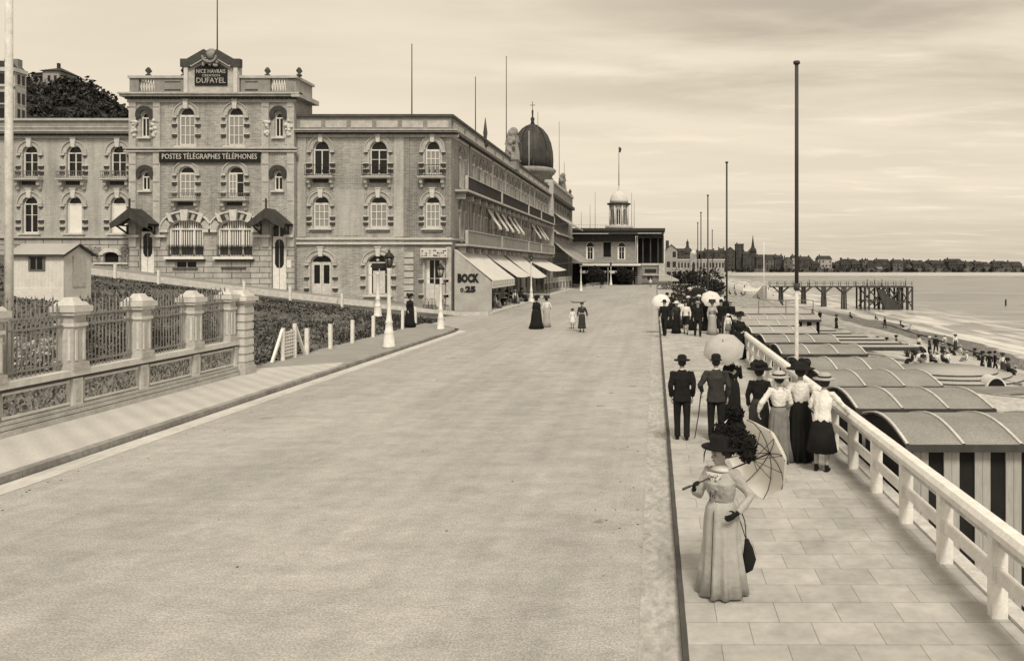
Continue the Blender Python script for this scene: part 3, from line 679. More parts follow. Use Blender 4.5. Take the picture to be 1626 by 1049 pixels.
def window(T, c, w, zb, zs, zt, kind='dark', sur='full', balcony=0, frame='shutter', quoins=(.35, .12), sill=True, simple=False, key=True, parent=None):
    mb = hb(T).mat(frame); a = w/2; d = -.2; r = zt-zs
    arcn = 6 if simple else 10
    for sx in (-1, 1): mb.box(c+sx*(a-.04)-.04, c+sx*(a-.04)+.04, d-.03, d+.03, zb, zs)
    mb.box(c-a, c+a, d-.03, d+.04, zs-.04, zs+.05); mb.box(c-a+.08, c+a-.08, d-.03, d+.03, zb, zb+.10)
    if r > .05: mb.arch(c, a-.08, r-.08, zs, .08, d-.03, d+.03, arcn)
    if kind in ('dark', 'half', 'open', 'curt'):
        mb.box(c-.035, c+.035, d-.03, d+.03, zb+.1, zs-.04)
        if kind != 'open' and not simple: mb.box(c-a+.08, c+a-.08, d-.02, d+.02, zb+(zs-zb)*.62, zb+(zs-zb)*.62+.04)
    if kind in ('shut', 'half'):
        x0, x1 = c-a+.08, (c+a-.08 if kind == 'shut' else c-.02)
        nb = 4 if kind == 'shut' else 3
        for i in range(nb): xx = x0+(x1-x0)*i/(nb-1); mb.box(xx-.03, xx+.03, d+.03, d+.06, zb+.1, zs-.05)
        for i in range(4): z = zb+.12+(zs-zb-.2)*i/3; mb.box(x0, x1, d+.03, d+.055, z-.03, z+.03)
    f = mb.build('window', parent or hotel)
    if 'label' in f: pass
    mb = hb(T).mat('glass')
    pts = [(c+a, zb)]+[(c+a*math.cos(PI*i/8), zs+r*math.sin(PI*i/8)) for i in range(9)]+[(c-a, zb)] if r > .05 else [(c+a, zb), (c+a, zt), (c-a, zt), (c-a, zb)]
    mb.prism(pts, d-.06, d-.035)
    if kind in ('shut', 'half'):
        mb.mat('pave' if random.random() < .8 else 'blind'); mb.box(c-a+.09, (c+a-.09 if kind == 'shut' else c), d-.028, d+.02, zb+.1, zs-.05)
    if kind == 'blind': mb.mat('blind'); mb.box(c-a+.09, c+a-.09, d-.028, d+.02, zb+.1, zs-.05)
    if kind == 'curt':
        mb.mat('blind'); mb.box(c-a+.09, c-a+.30, d-.033, d-.005, zb+.1, zs-.05); mb.box(c+a-.3, c+a-.09, d-.033, d-.005, zb+.1, zs-.05)
    mb.build('pane', f)
    if sur:
        mb = hb(T).mat('brick_pale' if not simple else 'brick_dark_and_shade')
        if r > .05:
            n = 6 if simple else 12
            mb.arch(c, a, r, zs, .32, 0, .05, n, ri=.0); mb.mat('stone' if not simple else 'stone_grey'); mb.arch(c, a, r, zs, .39, 0, .13, n, ri=.32)
            mb.mat('stone')
            for sx in (-1, 1): mb.box(c+sx*(a+.26)-.17, c+sx*(a+.26)+.17, 0, .15, zs-.20, zs-.02)
            if not simple:
                mb.mat('dark_brick')
                for sx in (-1, 1): mb.box(c+sx*(a+.24)-.08, c+sx*(a+.24)+.08, .0, .13, zs-.30, zs-.202)
        if key:
            mb.mat('stone_pale'); kz = zt-.02
            mb.prism([(c-.13, kz-.12), (c+.13, kz-.12), (c+.20, kz+.55), (c-.20, kz+.55)], 0, .2); mb.box(c-.24, c+.24, 0, .24, kz+.55, kz+.62)
        mb.mat('stone')
        for sx in (-1, 1):
            mb.box(c+sx*(a+.09)-.075, c+sx*(a+.09)+.075, 0, .05, zb, zs-.2)
        if quoins:
            for fz in quoins:
                zq = zb+(zs-zb)*fz
                for sx in (-1, 1):
                    mb.mat('dark_brick'); mb.box(c+sx*(a+.27)-.19, c+sx*(a+.27)+.19, 0, .10, zq, zq+.2); mb.mat('stone_pale'); mb.box(c+sx*(a+.27)-.2, c+sx*(a+.27)+.2, 0, .13, zq+.2, zq+.26)
        if sill: mb.mat('stone_pale'); mb.box(c-a-.25, c+a+.25, -.02, .22, zb-.14, zb-.02); mb.mat('stone_grey'); mb.box(c-a-.1, c+a+.1, 0, .1, zb-.3, zb-.14)
        mb.build('window_surround', f)
    if balcony:
        bh = balcony; bw = a+.42
        mb = hb(T).mat('stone'); zf = zb-.16
        mb.box(c-bw, c+bw, 0, .55, zf-.12, zf); mb.mat('stone_pale'); mb.box(c-bw-.03, c+bw+.03, 0, .6, zf-.04, zf+.03); mb.mat('stone')
        for sx in (-1, 1):
            mb.prism([(0, zf-.75), (.15, zf-.7), (.42, zf-.28), (.42, zf-.12), (0, zf-.12)], c+sx*bw*.82-.1, c+sx*bw*.82+.1, axis='x') if False else mb.box(c+sx*bw*.82-.11, c+sx*bw*.82+.11, 0, .38, zf-.45, zf-.12)
            mb.box(c+sx*bw*.82-.09, c+sx*bw*.82+.09, 0, .2, zf-.75, zf-.45)
        mb.mat('dark_brick'); mb.box(c-bw*.6, c+bw*.6, 0, .05, zf-.42, zf-.12)
        mb.mat('iron_grey' if bh < .8 else 'iron')
        for z in (zf+.08, zf+bh): mb.box(c-bw, c+bw, .5, .535, z, z+.04); mb.box(c-bw, c-bw+.03, 0, .5, z, z+.04); mb.box(c+bw-.03, c+bw, 0, .5, z, z+.04)
        n = int(2*bw/.13)
        for i in range(n+1):
            xx = c-bw+.015+(2*bw-.03)*i/n; mb.box(xx-.012, xx+.012, .505, .53, zf+.03, zf+bh)
            if i % 3 == 1 and bh > .5: mb.box(xx-.05, xx+.05, .50, .54, zf+bh*.35, zf+bh*.6)
        mb.build('balcony', f)
# ---- wall openings and windows
upz = (Z(281.5), Z(243), Z(231)); loz = (Z(370), Z(324), Z(311.5)); W1 = 1.16
def bay(T, u, w, upper, lower, hi, lo, bal=.55):
    window(T, X(u), w, hi[0], hi[1], hi[2], upper, balcony=bal); window(T, X(u), w, lo[0], lo[1], lo[2], lower, sill=True)
# left wing
LW = [48, 118, 188]; kinds = [('dark', 'dark'), ('dark', 'blind'), ('dark', 'blind')]
ops = []
for u, k in zip(LW, kinds):
    ops += [(X(u), W1,)+upz, (X(u), W1,)+loz]; bay(TF, u, W1, k[0], k[1], upz, loz)
ops += [(X(-22), W1,)+upz, (X(-22), W1,)+loz]; bay(TF, -22, W1, 'dark', 'blind', upz, loz)
zL0 = Z(376.5)
mb = hb(TF).mat('brick_pale'); wall(mb, X(-90), X(212), zL0, Z(207), ops)
mb.mat('stone_band'); wall(mb, X(-90), X(212), 0, zL0, [(X(176), 1.15, Z(417), Z(405), Z(400))])
mb.mat('rubble'); mb.box(X(150), X(160), 0, .04, Z(416), Z(392)); mb.box(X(192), X(204), 0, .04, Z(416), Z(392)); mb.box(X(150), X(204), 0, .035, Z(430), Z(420)); mb.box(X(60), X(148), 0, .04, Z(416), Z(392))
mb.mat('stone_pale'); mb.arch(X(176), .575, Z(400)-Z(405), Z(405), .3, 0, .1, 10); mb.box(X(150), X(204), 0, .14, Z(419.5), Z(416.5))
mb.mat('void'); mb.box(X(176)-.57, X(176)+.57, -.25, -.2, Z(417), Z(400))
mb.build('wall', hotel)
# right wing
RW = [(510, 1.22, 'open', 'shut'), (601, 1.32, 'dark', 'shut'), (687, 1.12, 'shut', 'shut')]
upr = (Z(278), Z(238), Z(223)); lor = (Z(362), Z(323), Z(311)); ops = []
for u, w, a, b in RW:
    ops += [(X(u), w,)+upr, (X(u), w,)+lor]
    window(TF, X(u), w, upr[0], upr[1], upr[2], a, balcony=.85); window(TF, X(u), w, lor[0], lor[1], lor[2], b)
zR0 = Z(384)
mb = hb(TF).mat('brick'); wall(mb, X(470), X(641), zR0, Z(213), ops[:4]); mb.mat('brick_dark_and_shade'); wall(mb, X(641), XS, zR0, Z(213), ops[4:])  # corner section stays flat, shading of an angled wall painted as darker brick
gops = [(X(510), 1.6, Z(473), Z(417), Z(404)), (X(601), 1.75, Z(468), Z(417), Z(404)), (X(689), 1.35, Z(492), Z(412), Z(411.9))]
mb.mat('brick'); wall(mb, X(470), X(641), -.4, zR0, gops[:2]); mb.mat('brick_dark_and_shade'); wall(mb, X(641), XS, -.4, zR0, gops[2:])
mb.mat('brick_pale'); mb.box(X(473), X(486), 0, .05, Z(376), Z(214)); mb.box(X(626), X(641), 0, .05, Z(376), Z(214))
mb.box(X(530), X(578), 0, .012, Z(374), Z(300))
mb.mat('brick_dark_and_shade'); mb.box(X(641), X(650), 0, .06, Z(376), Z(214)); mb.box(X(708), XS, 0, .06, Z(376), Z(214))
mb.mat('stone')
v = 400
while v < 497: mb.box(X(642), X(657), 0, .09, Z(v+8.5), Z(v)); v += 10.5
mb.box(X(709), XS+.02, 0, .10, -.4, Z(392))
mb.mat('stone_grey'); mb.prism([(X(470), -.4), (XS, -.4), (XS, Z(490)), (X(640), Z(478)), (X(560), Z(473)), (X(470), Z(463))], 0, .07)
mb.build('wall', hotel)
window(TF, X(510), 1.6, Z(473), Z(417), Z(404), 'dark', frame='worn_white', quoins=(.52, .2), sill=False)
window(TF, X(601), 1.75, Z(468), Z(417), Z(404), 'curt', frame='worn_white', quoins=(.5, .2))
window(TF, X(689), 1.35, Z(492), Z(412), Z(411.9), 'curt', frame='worn_white', quoins=(.55, .25), sill=False, key=False)
def doorleaf(T, c, w, zb, zt, d=-.17, panes=True, oval=False, m='worn_white'):
    mb = hb(T).mat(m); mb.box(c-w/2, c+w/2, d-.03, d+.04, zb, zt)
    mb.mat('wood_grey'); mb.box(c-.012, c+.012, d+.04, d+.055, zb, zt)
    o = mb.build('door', hotel)
    mb = hb(T).mat('glass')
    if oval:
        z0 = zb+(zt-zb)*.42; z1 = zt-.12
        for sx in (-1, 1):
            q = w*.34; r = .22
            pts = [(c+sx*.03, z0), (c+sx*.03, z1), (c+sx*q*.6, z1-.05), (c+sx*q, z1-.3), (c+sx*q, z0+.3), (c+sx*q*.6, z0+.05)]
            mb.prism(pts, d+.042, d+.06)
    elif panes:
        for sx in (-1, 1): mb.box(c+sx*w*.25-w*.15, c+sx*w*.25+w*.15, d+.042, d+.055, zb+(zt-zb)*.42, zt-.12)
    mb.build('pane', o)
    return o
doorleaf(TF, X(510), 1.44, Z(473), Z(418))
doorleaf(TF, X(601), .9, Z(466), Z(430), panes=False)
doorleaf(TF, X(689), 1.2, Z(492), Z(450), panes=False)
# signboard over the corner door
mb = hb(TF).mat('stone_pale'); mb.box(X(671), X(713), .1, .55, Z(409), Z(394)); mb.mat('black')
random.seed(3)
for i in range(13):
    xx = X(673)+(X(711)-X(673))*i/12.5; 
    for k in range(3):
        zz = Z(407)+k*.19+random.uniform(-.02, .03); 
        if random.random() < .55: mb.box(xx, xx+random.uniform(.04, .12), .55, .57, zz, zz+random.uniform(.04, .12))
mb.build('signboard', hotel)
# ---- tower / post office front
tw = [302, 379]; tops = []; T3 = (Z(233), Z(185), Z(172)); T2 = (Z(315), Z(276), Z(265))
for u, k3, k2 in ((302, 'shut', 'shut'), (379, 'shut', 'half')):
    tops += [(X(u), 1.2,)+T3, (X(u), 1.2,)+T2]
    window(TT, X(u), 1.2, T3[0], T3[1], T3[2], k3, quoins=(.62, .28)); window(TT, X(u), 1.2, T2[0], T2[1], T2[2], k2, quoins=(.52, .1), balcony=.45, key=False)
big = []
for u in (301.5, 378.5): big.append((X(u), 2.6, Z(407), Z(364), Z(349)))
round_ = []
for u, zc, zb in ((236, 184, 219), (447, 184, 219), (237, 277, 303), (446, 277, 303)): round_.append((X(u), .62, Z(zb), Z(zc+5), Z(zc-4)))
doors = [(X(239), 1.1, Z(437), Z(368), Z(358)), (X(447), 1.1, Z(460), Z(365), Z(356))]
bas = [(X(300.5), 1.6, Z(424), Z(416), Z(415.9))]
ZB = Z(375)
mb = hb(TT).mat('brick'); wall(mb, X(212), X(472), ZB, Z(160), tops+[o for o in round_])
mb.mat('stone_band')
wl = [(o[0], o[1], o[2], min(o[3], ZB), min(o[4], ZB-.001)) for o in big+doors]
# ground storey with the arched windows reaching above it
mb2 = MB()
mb.cur = 0
mb.v = []; mb.f = []; mb.mi = []; mb.sm = []; mb.mats = []
mb.mat('brick'); 
allops = tops+round_+big+doors+bas
wall(mb, X(212), X(472), Z(392), Z(160), [o for o in allops if o[4] > Z(392) and o[2] > Z(392)]+[(o[0], o[1], Z(392), o[3], o[4]) for o in big+doors])
mb.mat('stone_band'); wall(mb, X(212), X(472), -.4, Z(392), [(o[0], o[1], o[2], Z(392), Z(392)) for o in big+doors]+bas)
mb.T = None
for xx in (X(212), X(472)):
    mb.mat('brick'); mb.add([(xx, YF-.45, -.4), (xx, YF+2.6, -.4), (xx, YF+2.6, Z(123)), (xx, YF-.45, Z(123))], [(0,1,2,3)])
mb.add([(X(212), YF+2.6, Z(185)), (X(472), YF+2.6, Z(185)), (X(472), YF+2.6, Z(123)), (X(212), YF+2.6, Z(123))], [(0,1,2,3)])
mb.T = TT; mb.mat('stone')
for (a, b) in ((212, 223), (250, 261), (421, 432), (461, 472)): mb.box(X(a), X(b), 0, .10, Z(392), Z(160))
for v in (100, 0): pass
for (a, b) in ((212, 261), (421, 472)):
    for v in (172, 196, 262, 290, 320): mb.mat('dark_brick'); mb.box(X(a)+.05, X(a)+.5, .10, .115, Z(v+.8), Z(v)); mb.box(X(b)-.5, X(b)-.05, .10, .115, Z(v+.8), Z(v))
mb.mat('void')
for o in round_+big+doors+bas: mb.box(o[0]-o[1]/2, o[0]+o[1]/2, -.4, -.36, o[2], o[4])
mb.build('wall', hotel)
for (u, zc, zb) in ((236, 184, 219), (447, 184, 219), (237, 277, 303), (446, 277, 303)):
    c = X(u); window(TT, c, .62, Z(zb), Z(zc+5), Z(zc-4), 'open', sur=None)
    mb = hb(TT).mat('dark_brick'); mb.arch(c, .30, .30, Z(zc), .36, 0, .12, 20, seg=(-.6, PI+.6)); mb.build('round_surround', hotel); mb = hb(TT).mat('stone_pale'); mb.box(c-.5, c+.5, 0, .2, Z(zb+3), Z(zb+.5)); mb.build('sill', hotel)
for (u, zb) in ((222, 219), (251, 219), (430, 219), (463, 219)):
    mb = hb(TT).mat('stone_pale'); random.seed(u)
    for k in range(16):
        z = Z(218)+random.random()*1.15; w = .10+.16*math.sin(PI*(z-Z(218))/1.25); mb.ball((X(u)+random.uniform(-w, w), .1, z), random.uniform(.09, .17), 6, 4)
    mb.build('carved_garland', hotel)
for (c, w, zb, zs, zt), sh_ in zip(big, (0, 1)):
    mb = hb(TT).mat('white_paint'); a = w/2
    for sx in (-1, -.42, .42, 1): mb.box(c+sx*(a-.05)-.05, c+sx*(a-.05)+.05, -.24, -.14, zb, zs)
    mb.box(c-a, c+a, -.24, -.12, zs-.06, zs+.06); mb.box(c-a, c+a, -.24, -.14, zb, zb+.1); mb.arch(c, a-.08, zt-zs-.08, zs, .08, -.24, -.16, 12)
    f = mb.build('window', hotel)
    mb = hb(TT).mat('glass_grey'); mb.box(c-a, c+a, -.3, -.26, zb, zt); mb.mat('blind')
    i = 0; x = c-a+.12
    while x < c+a-.1:
        h = zt-.1 if abs(x-c) < a*.55 else zs+.25; mb.box(x, x+.07, -.26, -.235, zb+.75, h); x += .17
    mb.build('pane', f)
    mb = hb(TT).mat('iron')
    n = 22
    for i in range(n+1): xx = c-a+w*i/n; mb.box(xx-.015, xx+.015, .1, .13, zb, zb+.8)
    mb.box(c-a-.05, c+a+.05, .1, .13, zb+.8, zb+.84); mb.box(c-a-.05, c+a+.05, .1, .13, zb+.15, zb+.18); mb.build('window_guard', f)
    mb = hb(TT).mat('stone'); mb.arch(c, a, zt-zs, zs, .55, 0, .1, 16, ri=.0); mb.mat('stone_pale'); mb.arch(c, a, zt-zs, zs, .66, 0, .2, 16, ri=.55)
    mb.mat('dark_brick')
    for (t0, t1) in ((.62, 1.12), (1.30, 1.45), (PI-1.45, PI-1.30), (PI-1.12, PI-.62)): mb.arch(c, a, zt-zs, zs, .50, .1, .14, 4, ri=.06, seg=(t0, t1))
    mb.mat('stone_pale'); mb.prism([(c-.22, zt-.1), (c+.22, zt-.1), (c+.30, zt+.72), (c-.30, zt+.72)], .1, .34)
    for sx in (-1, 1): mb.prism([(c+sx*1.0-.16, zt-.15), (c+sx*1.0+.16, zt-.25), (c+sx*1.25+.16, zt+.35), (c+sx*1.25-.16, zt+.5)], .1, .26); mb.box(c+sx*(a+.3)-.3, c+sx*(a+.3)+.3, 0, .22, zs-.25, zs-.02)
    mb.mat('white_paint'); mb.box(c-a-.2, c+a+.2, 0, .35, zb-.22, zb-.02); mb.mat('dark_brick'); mb.box(c-a-.1, c+a+.1, 0, .2, zb-.34, zb-.22)
    mb.build('window_surround', f)
mb = hb(TT).mat('worn_white'); c = X(300.5)
for xx in (c-.8, c, c+.76): mb.box(xx, xx+.06, -.2, -.1, Z(424), Z(416))
f = mb.build('window', hotel); mb = hb(TT).mat('glass'); mb.box(c-.8, c+.8, -.25, -.21, Z(424), Z(416)); mb.build('pane', f)
mb = hb(TT).mat('stone_dark_and_shade'); mb.box(X(357), X(396), 0, .12, Z(426), Z(424)); mb.build('sill', hotel); mb = hb(TT).mat('stone_dark_and_shade'); mb.box(X(281), X(320), 0, .14, Z(427), Z(425)); mb.build('sill', hotel)
for (c, w, zb, zs, zt) in doors:
    doorleaf(TT, c, w-.12, zb, zs-.6 if c > X(400) else zs, oval=True, m='white_paint')
    if c > X(400):
        mb = hb(TT).mat('white_paint'); mb.box(c-.5, c+.5, -.2, -.12, zs-.6, zs-.5); mb.box(c-.04, c+.04, -.2, -.12, zs-.5, zt); f = mb.build('window', hotel); mb = hb(TT).mat('glass'); mb.box(c-.5, c+.5, -.25, -.21, zs-.5, zt); mb.build('pane', f)
mb = hb(TT).mat('white_paint'); mb.box(X(460.5), X(467), .01, .05, Z(425), Z(413)); mb.build('notice', hotel)
mb = hb(TT).mat('stone'); mb.box(X(441), X(474), 0, .9, Z(468), Z(463)); mb.box(X(436), X(480), 0, 1.2, Z(474), Z(468)); mb.build('steps', hotel)
# canopies over the two doors
for u in (231.5, 441.5):
    c = X(u); h = 1.42; za, ze_, zd = Z(333), Z(357), Z(372)
    for sy, nm in ((0, 'canopy'),):
        mb = hb(TT).mat('slate')
        mb.add([(c-h,0,ze_),(c-h,1.5,ze_),(c,1.5,za),(c,0,za),(c+h,1.5,ze_),(c+h,0,ze_)], [(0,1,2,3),(3,2,4,5)])
        mb.add([(c-h,0,ze_-.1),(c-h,1.5,ze_-.1),(c,1.5,za-.1),(c,0,za-.1),(c+h,1.5,ze_-.1),(c+h,0,ze_-.1)], [(0,1,2,3),(3,2,4,5)])
        mb.mat('wood_dark')
        mb.prism([(c-h, ze_), (c, za), (c+h, ze_), (c+h*.95, ze_-.35), (c+h*.55, ze_-.1), (c, ze_+.42), (c-h*.55, ze_-.1), (c-h*.95, ze_-.35)], 1.42, 1.5)
        for sx in (-1, 1):
            mb.bar((c+sx*h*.72, .05, zd), (c+sx*h*.72, 1.3, ze_-.15), .1); mb.bar((c+sx*h*.72, .05, zd), (c+sx*h*.72, .05, ze_), .12); mb.bar((c+sx*h*.8, .02, ze_-.1), (c+sx*h*.8, 1.42, ze_-.1), .1)
        mb.box(c-.05, c+.05, 1.35, 1.45, za-.2, za+.7)
        mb.build('canopy', hotel)
# stringcourses, cornices, parapets
mb = hb(TF)
mb.mat('stone'); mb.box(X(-90), X(212), 0, .16, Z(378), Z(375)); mb.box(X(472), XS, 0, .12, Z(381), Z(378)); mb.mat('stone_pale'); mb.box(X(472), XS+.1, 0, .2, Z(388), Z(385)); mb.box(X(472), XS+.05, 0, .14, Z(380), Z(377.5))
mb.T = TS; mb.mat('stone'); mb.box(YF, 142, 0, .12, Z(381), Z(378))
mb.build('string_course', hotel)
def cornice(T, s0, s1, zb, zt, e0=0, e1=0):
    mb = hb(T); h = zt-zb
    mb.mat('stone'); mb.box(s0-e0*.1, s1+e1*.1, 0, .12, zb-.1, zb+h*.25); mb.mat('stone_dark_and_shade'); mb.box(s0-e0*.2, s1+e1*.2, 0, .24, zb+h*.25, zb+h*.5); mb.mat('stone_grey'); mb.box(s0-e0*.4, s1+e1*.4, 0, .5, zb+h*.5, zb+h*.8); mb.mat('stone'); mb.box(s0-e0*.5, s1+e1*.5, 0, .58, zb+h*.8, zt)  # dark underside bands are cornice shade put into the colour
    mb.mat('stone_dark_and_shade'); s = s0+.2
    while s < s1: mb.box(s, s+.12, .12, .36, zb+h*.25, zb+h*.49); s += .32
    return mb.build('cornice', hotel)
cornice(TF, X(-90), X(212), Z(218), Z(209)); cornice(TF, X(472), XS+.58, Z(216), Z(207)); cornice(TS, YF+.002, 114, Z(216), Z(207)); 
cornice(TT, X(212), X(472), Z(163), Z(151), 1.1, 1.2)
mb = hb(TF).mat('stone_grey'); mb.box(X(-90), X(212), -.4, .05, Z(209), Z(192)); mb.mat('stone'); mb.box(X(-90), X(212), -.5, .2, Z(192), Z(188.5)); mb.box(X(-90), X(212), 0, .1, Z(203), Z(201.5))
mb.mat('stone_grey'); mb.box(X(472), XS, -.4, .05, Z(207), Z(186)); mb.mat('roofing'); mb.box(X(472), XS+.2, -.5, .2, Z(186), Z(182)); 
mb.mat('stone')
for i in range(6): a = X(474)+(XS-X(474))*i/6; mb.box(a+.15, a+1.75, .05, .09, Z(203), Z(192))
mb.T = TS; mb.mat('stone_grey'); mb.box(YF+.41, 114, -.4, .05, Z(207), Z(186)); mb.mat('roofing'); mb.box(YF+.502, 114, -.5, .2, Z(186), Z(182)); mb.mat('stone')
s = YF+.4
while s < 112: mb.box(s, s+3.2, .05, .09, Z(203), Z(192)); s += 4
mb.T = None; mb.mat('roofing'); mb.box(X(-90), X(212), YF+.4, YF+14, Z(207), Z(206)); mb.box(X(472), XS-.4, YF+.4, 114, Z(207), Z(206))
mb.box(X(588), X(592), YF+2, YF+2.5, Z(206), Z(176)); mb.box(X(594), X(598), YF+2, YF+2.5, Z(206), Z(178))
mb.build('parapet', hotel)
mb = hb(TT).mat('stone'); mb.box(X(205), X(478), 0, .2, Z(243), Z(240.5)); mb.box(X(205), X(478), 0, .28, Z(238.5), Z(236)); mb.mat('stone_dark_and_shade'); mb.box(X(208), X(475), 0, .12, Z(240.5), Z(238.5)); mb.mat('stone_pale'); [mb.box(X(a_), X(b_), 0, .3, Z(377), Z(373.5)) for a_, b_ in ((212, 230), (248, 272), (408, 436), (458, 472))]; mb.build('string_course', hotel)
# tower parapet with pediment
mb = hb(TT).mat('stone_grey')
def solid(a, b): 
    mb.mat('stone_grey'); mb.box(X(a), X(b), -.35, .05, Z(151), Z(127)); 
solid(213, 227); solid(252, 299); solid(388, 434); solid(459, 472)
for (a, b) in ((213, 299), (388, 472)): mb.mat('stone'); mb.box(X(a)-.1, X(b)+.1, -.42, .16, Z(127), Z(123)); mb.mat('stone_grey'); mb.box(X(a), X(b), -.35, .08, Z(151), Z(147))
for (a, b) in ((227, 252), (434, 459)):
    mb.mat('stone_pale'); n = 6
    for i in range(n): xx = X(a)+(X(b)-X(a))*(i+.5)/n; mb.lathe([(.08, 0), (.05, .1), (.10, .35), (.05, .7), (.08, .95)], (xx, -.15, Z(147)), 8)
mb.mat('dark_brick'); mb.box(X(268), X(293), .05, .1, Z(146), Z(144.5)); mb.box(X(395), X(415), .05, .1, Z(146), Z(144.5)); mb.box(X(268), X(293), .05, .08, Z(133), Z(132)); mb.box(X(395), X(415), .05, .08, Z(133), Z(132))
mb.mat('stone'); mb.prism([(X(301), Z(151)), (X(386), Z(151)), (X(386), Z(106)), (X(356), Z(90)), (X(343), Z(84)), (X(330), Z(90)), (X(301), Z(106))], -.3, .12)
mb.mat('stone_dark_and_shade')
for sx in (-1, 1):
    q = lambda u: X(343+sx*u)
    mb.bar((q(7), .18, Z(88)), (q(33), .18, Z(103)), .6, .38, up=(0, 1, 0)); mb.bar((q(32), .18, Z(104)), (q(47), .18, Z(104)), .6, .36, up=(0, 1, 0))
mb.mat('stone_pale')
for sx in (-1, 1):
    q = lambda u: X(343+sx*u); mb.bar((q(7), .3, Z(95)), (q(31), .3, Z(109)), .12, .12); mb.box(min(q(36), q(42)), max(q(36), q(42)), .12, .3, Z(151), Z(110))
mb.mat('stone_grey'); mb.ball((X(343), .2, Z(91)), .40, 10, 8, (1.2, .5, .8)); mb.ball((X(343), .15, Z(85)), .26, 8, 6, (1.4, .6, .8)); mb.arch(X(343), .45, .4, Z(93), .14, .2, .5, 12, seg=(PI, 2*PI))
random.seed(5)
for i in range(12): mb.ball((X(343)+random.uniform(-.55, .55), .3, Z(105)+random.uniform(-.2, .25)), .13, 6, 4)
mb.mat('stone'); mb.box(X(472)-.3, X(472)+.05, -2.9, 0, Z(151), Z(127)); mb.box(X(472)-.4, X(472)+.25, -2.95, .2, Z(127), Z(123)); mb.box(X(472), X(472)+.6, -2.9, .55, Z(158), Z(151))
mb.mat('roofing'); mb.box(X(213), X(472), -2.9, -.3, Z(151)-.02, Z(150))
for u in (240, 296, 428, 478): mb.mat('stone_dark_and_shade'); mb.lathe([(.18, 0), (.22, .1), (.08, .2), (.24, .4), (.12, .62), (.01, .7)], (X(u), -.15, Z(123)), 8)
mb.build('parapet', hotel)
# signs
TXf = lambda T, c, z, d: T @ Matrix.Translation((c, d, z)) @ Matrix(((1,0,0,0),(0,0,1,0),(0,1,0,0),(0,0,0,1)))
mb = MB().mat('black'); mb.T = TT; mb.box(X(261), X(419.5), .12, .2, Z(259), Z(242.6)); mb.mat('worn_white'); mb.T = None
text_into(mb, 'POSTES TÉLÉGRAPHES TÉLÉPHONES', .56, TXf(TT, X(340.3), Z(250.8), .215), .03, X(415)-X(266), bold=.0)
mb.build('signboard', hotel)
mb = MB().mat('black'); mb.T = TT; mb.prism([(X(317), Z(139)), (X(368), Z(139)), (X(368), Z(112)), (X(356), Z(105)), (X(330), Z(105)), (X(317), Z(112))], .13, .2); mb.mat('stone'); mb.T = None
text_into(mb, 'NICE HAVRAIS', .42, TXf(TT, X(342.5), Z(117), .21), .02, X(366)-X(320))
text_into(mb, 'CREATION', .24, TXf(TT, X(343), Z(123.6), .21), .02, X(358)-X(330))
text_into(mb, 'DUFAYEL', .56, TXf(TT, X(342.5), Z(131.5), .21), .03, X(365.5)-X(320))
mb.build('signboard', hotel)
# ---- long side towards the sea
SB = [62.7, 67.3, 70.0, 72.6, 76.0, 79.0, 82.6, 85.4, 88.2, 92.0, 94.6, 98.0, 102.5, 105.2, 108.0, 111]
s2 = (9.6, 12.05, 12.55); s1 = (5.35, 7.9, 8.4); ops = []
for i, y in enumerate(SB):
    ops += [(y, 1.1,)+s2, (y, 1.1,)+s1]
    window(TS, y, 1.1, s2[0], s2[1], s2[2], ('dark', 'dark', 'curt', 'dark', 'dark')[i % 5], simple=True, sill=False, quoins=None, key=False)
    window(TS, y, 1.1, s1[0], s1[1], s1[2], ('dark', 'dark', 'dark', 'dark', 'dark')[i % 5], simple=True, sill=False, quoins=None, key=False)
gop = [(y, 3.2, 0.1, 3.3, 3.9) for y in frange(62.5, 111.5, 4.08)]
mb = hb(TS).mat('brick'); mb.mat('brick_dark_and_shade'); wall(mb, YF, 114, Z(384), Z(213), ops); mb.mat('stone_grey'); wall(mb, YF, 114, -.3, Z(384), gop, rev=.4)  # shade of the long side put into its darker brick colour
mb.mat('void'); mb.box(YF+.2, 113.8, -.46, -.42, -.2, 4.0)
mb.mat('stone')
for y in [64.9]+[(a+b)/2 for a, b in zip(SB, SB[1:]) if b-a > 3]: mb.box(y-.18, y+.18, 0, .12, 5.2, Z(213))
mb.build('wall', hotel)
for (c, w, zb, zs, zt) in gop:
    mb = hb(TS).mat('wood_grey')
    for q in (-1.5, -.5, .5, 1.5): mb.box(c+q-.06, c+q+.06, -.38, -.3, zb, zs)
    mb.box(c-1.6, c+1.6, -.38, -.3, 2.4, 2.52); mb.box(c-1.6, c+1.6, -.38, -.3, .1, .75); f = mb.build('shopfront', hotel)
    mb = hb(TS).mat('glass'); mb.box(c-1.6, c+1.6, -.41, -.39, .7, 3.9); mb.build('pane', f)
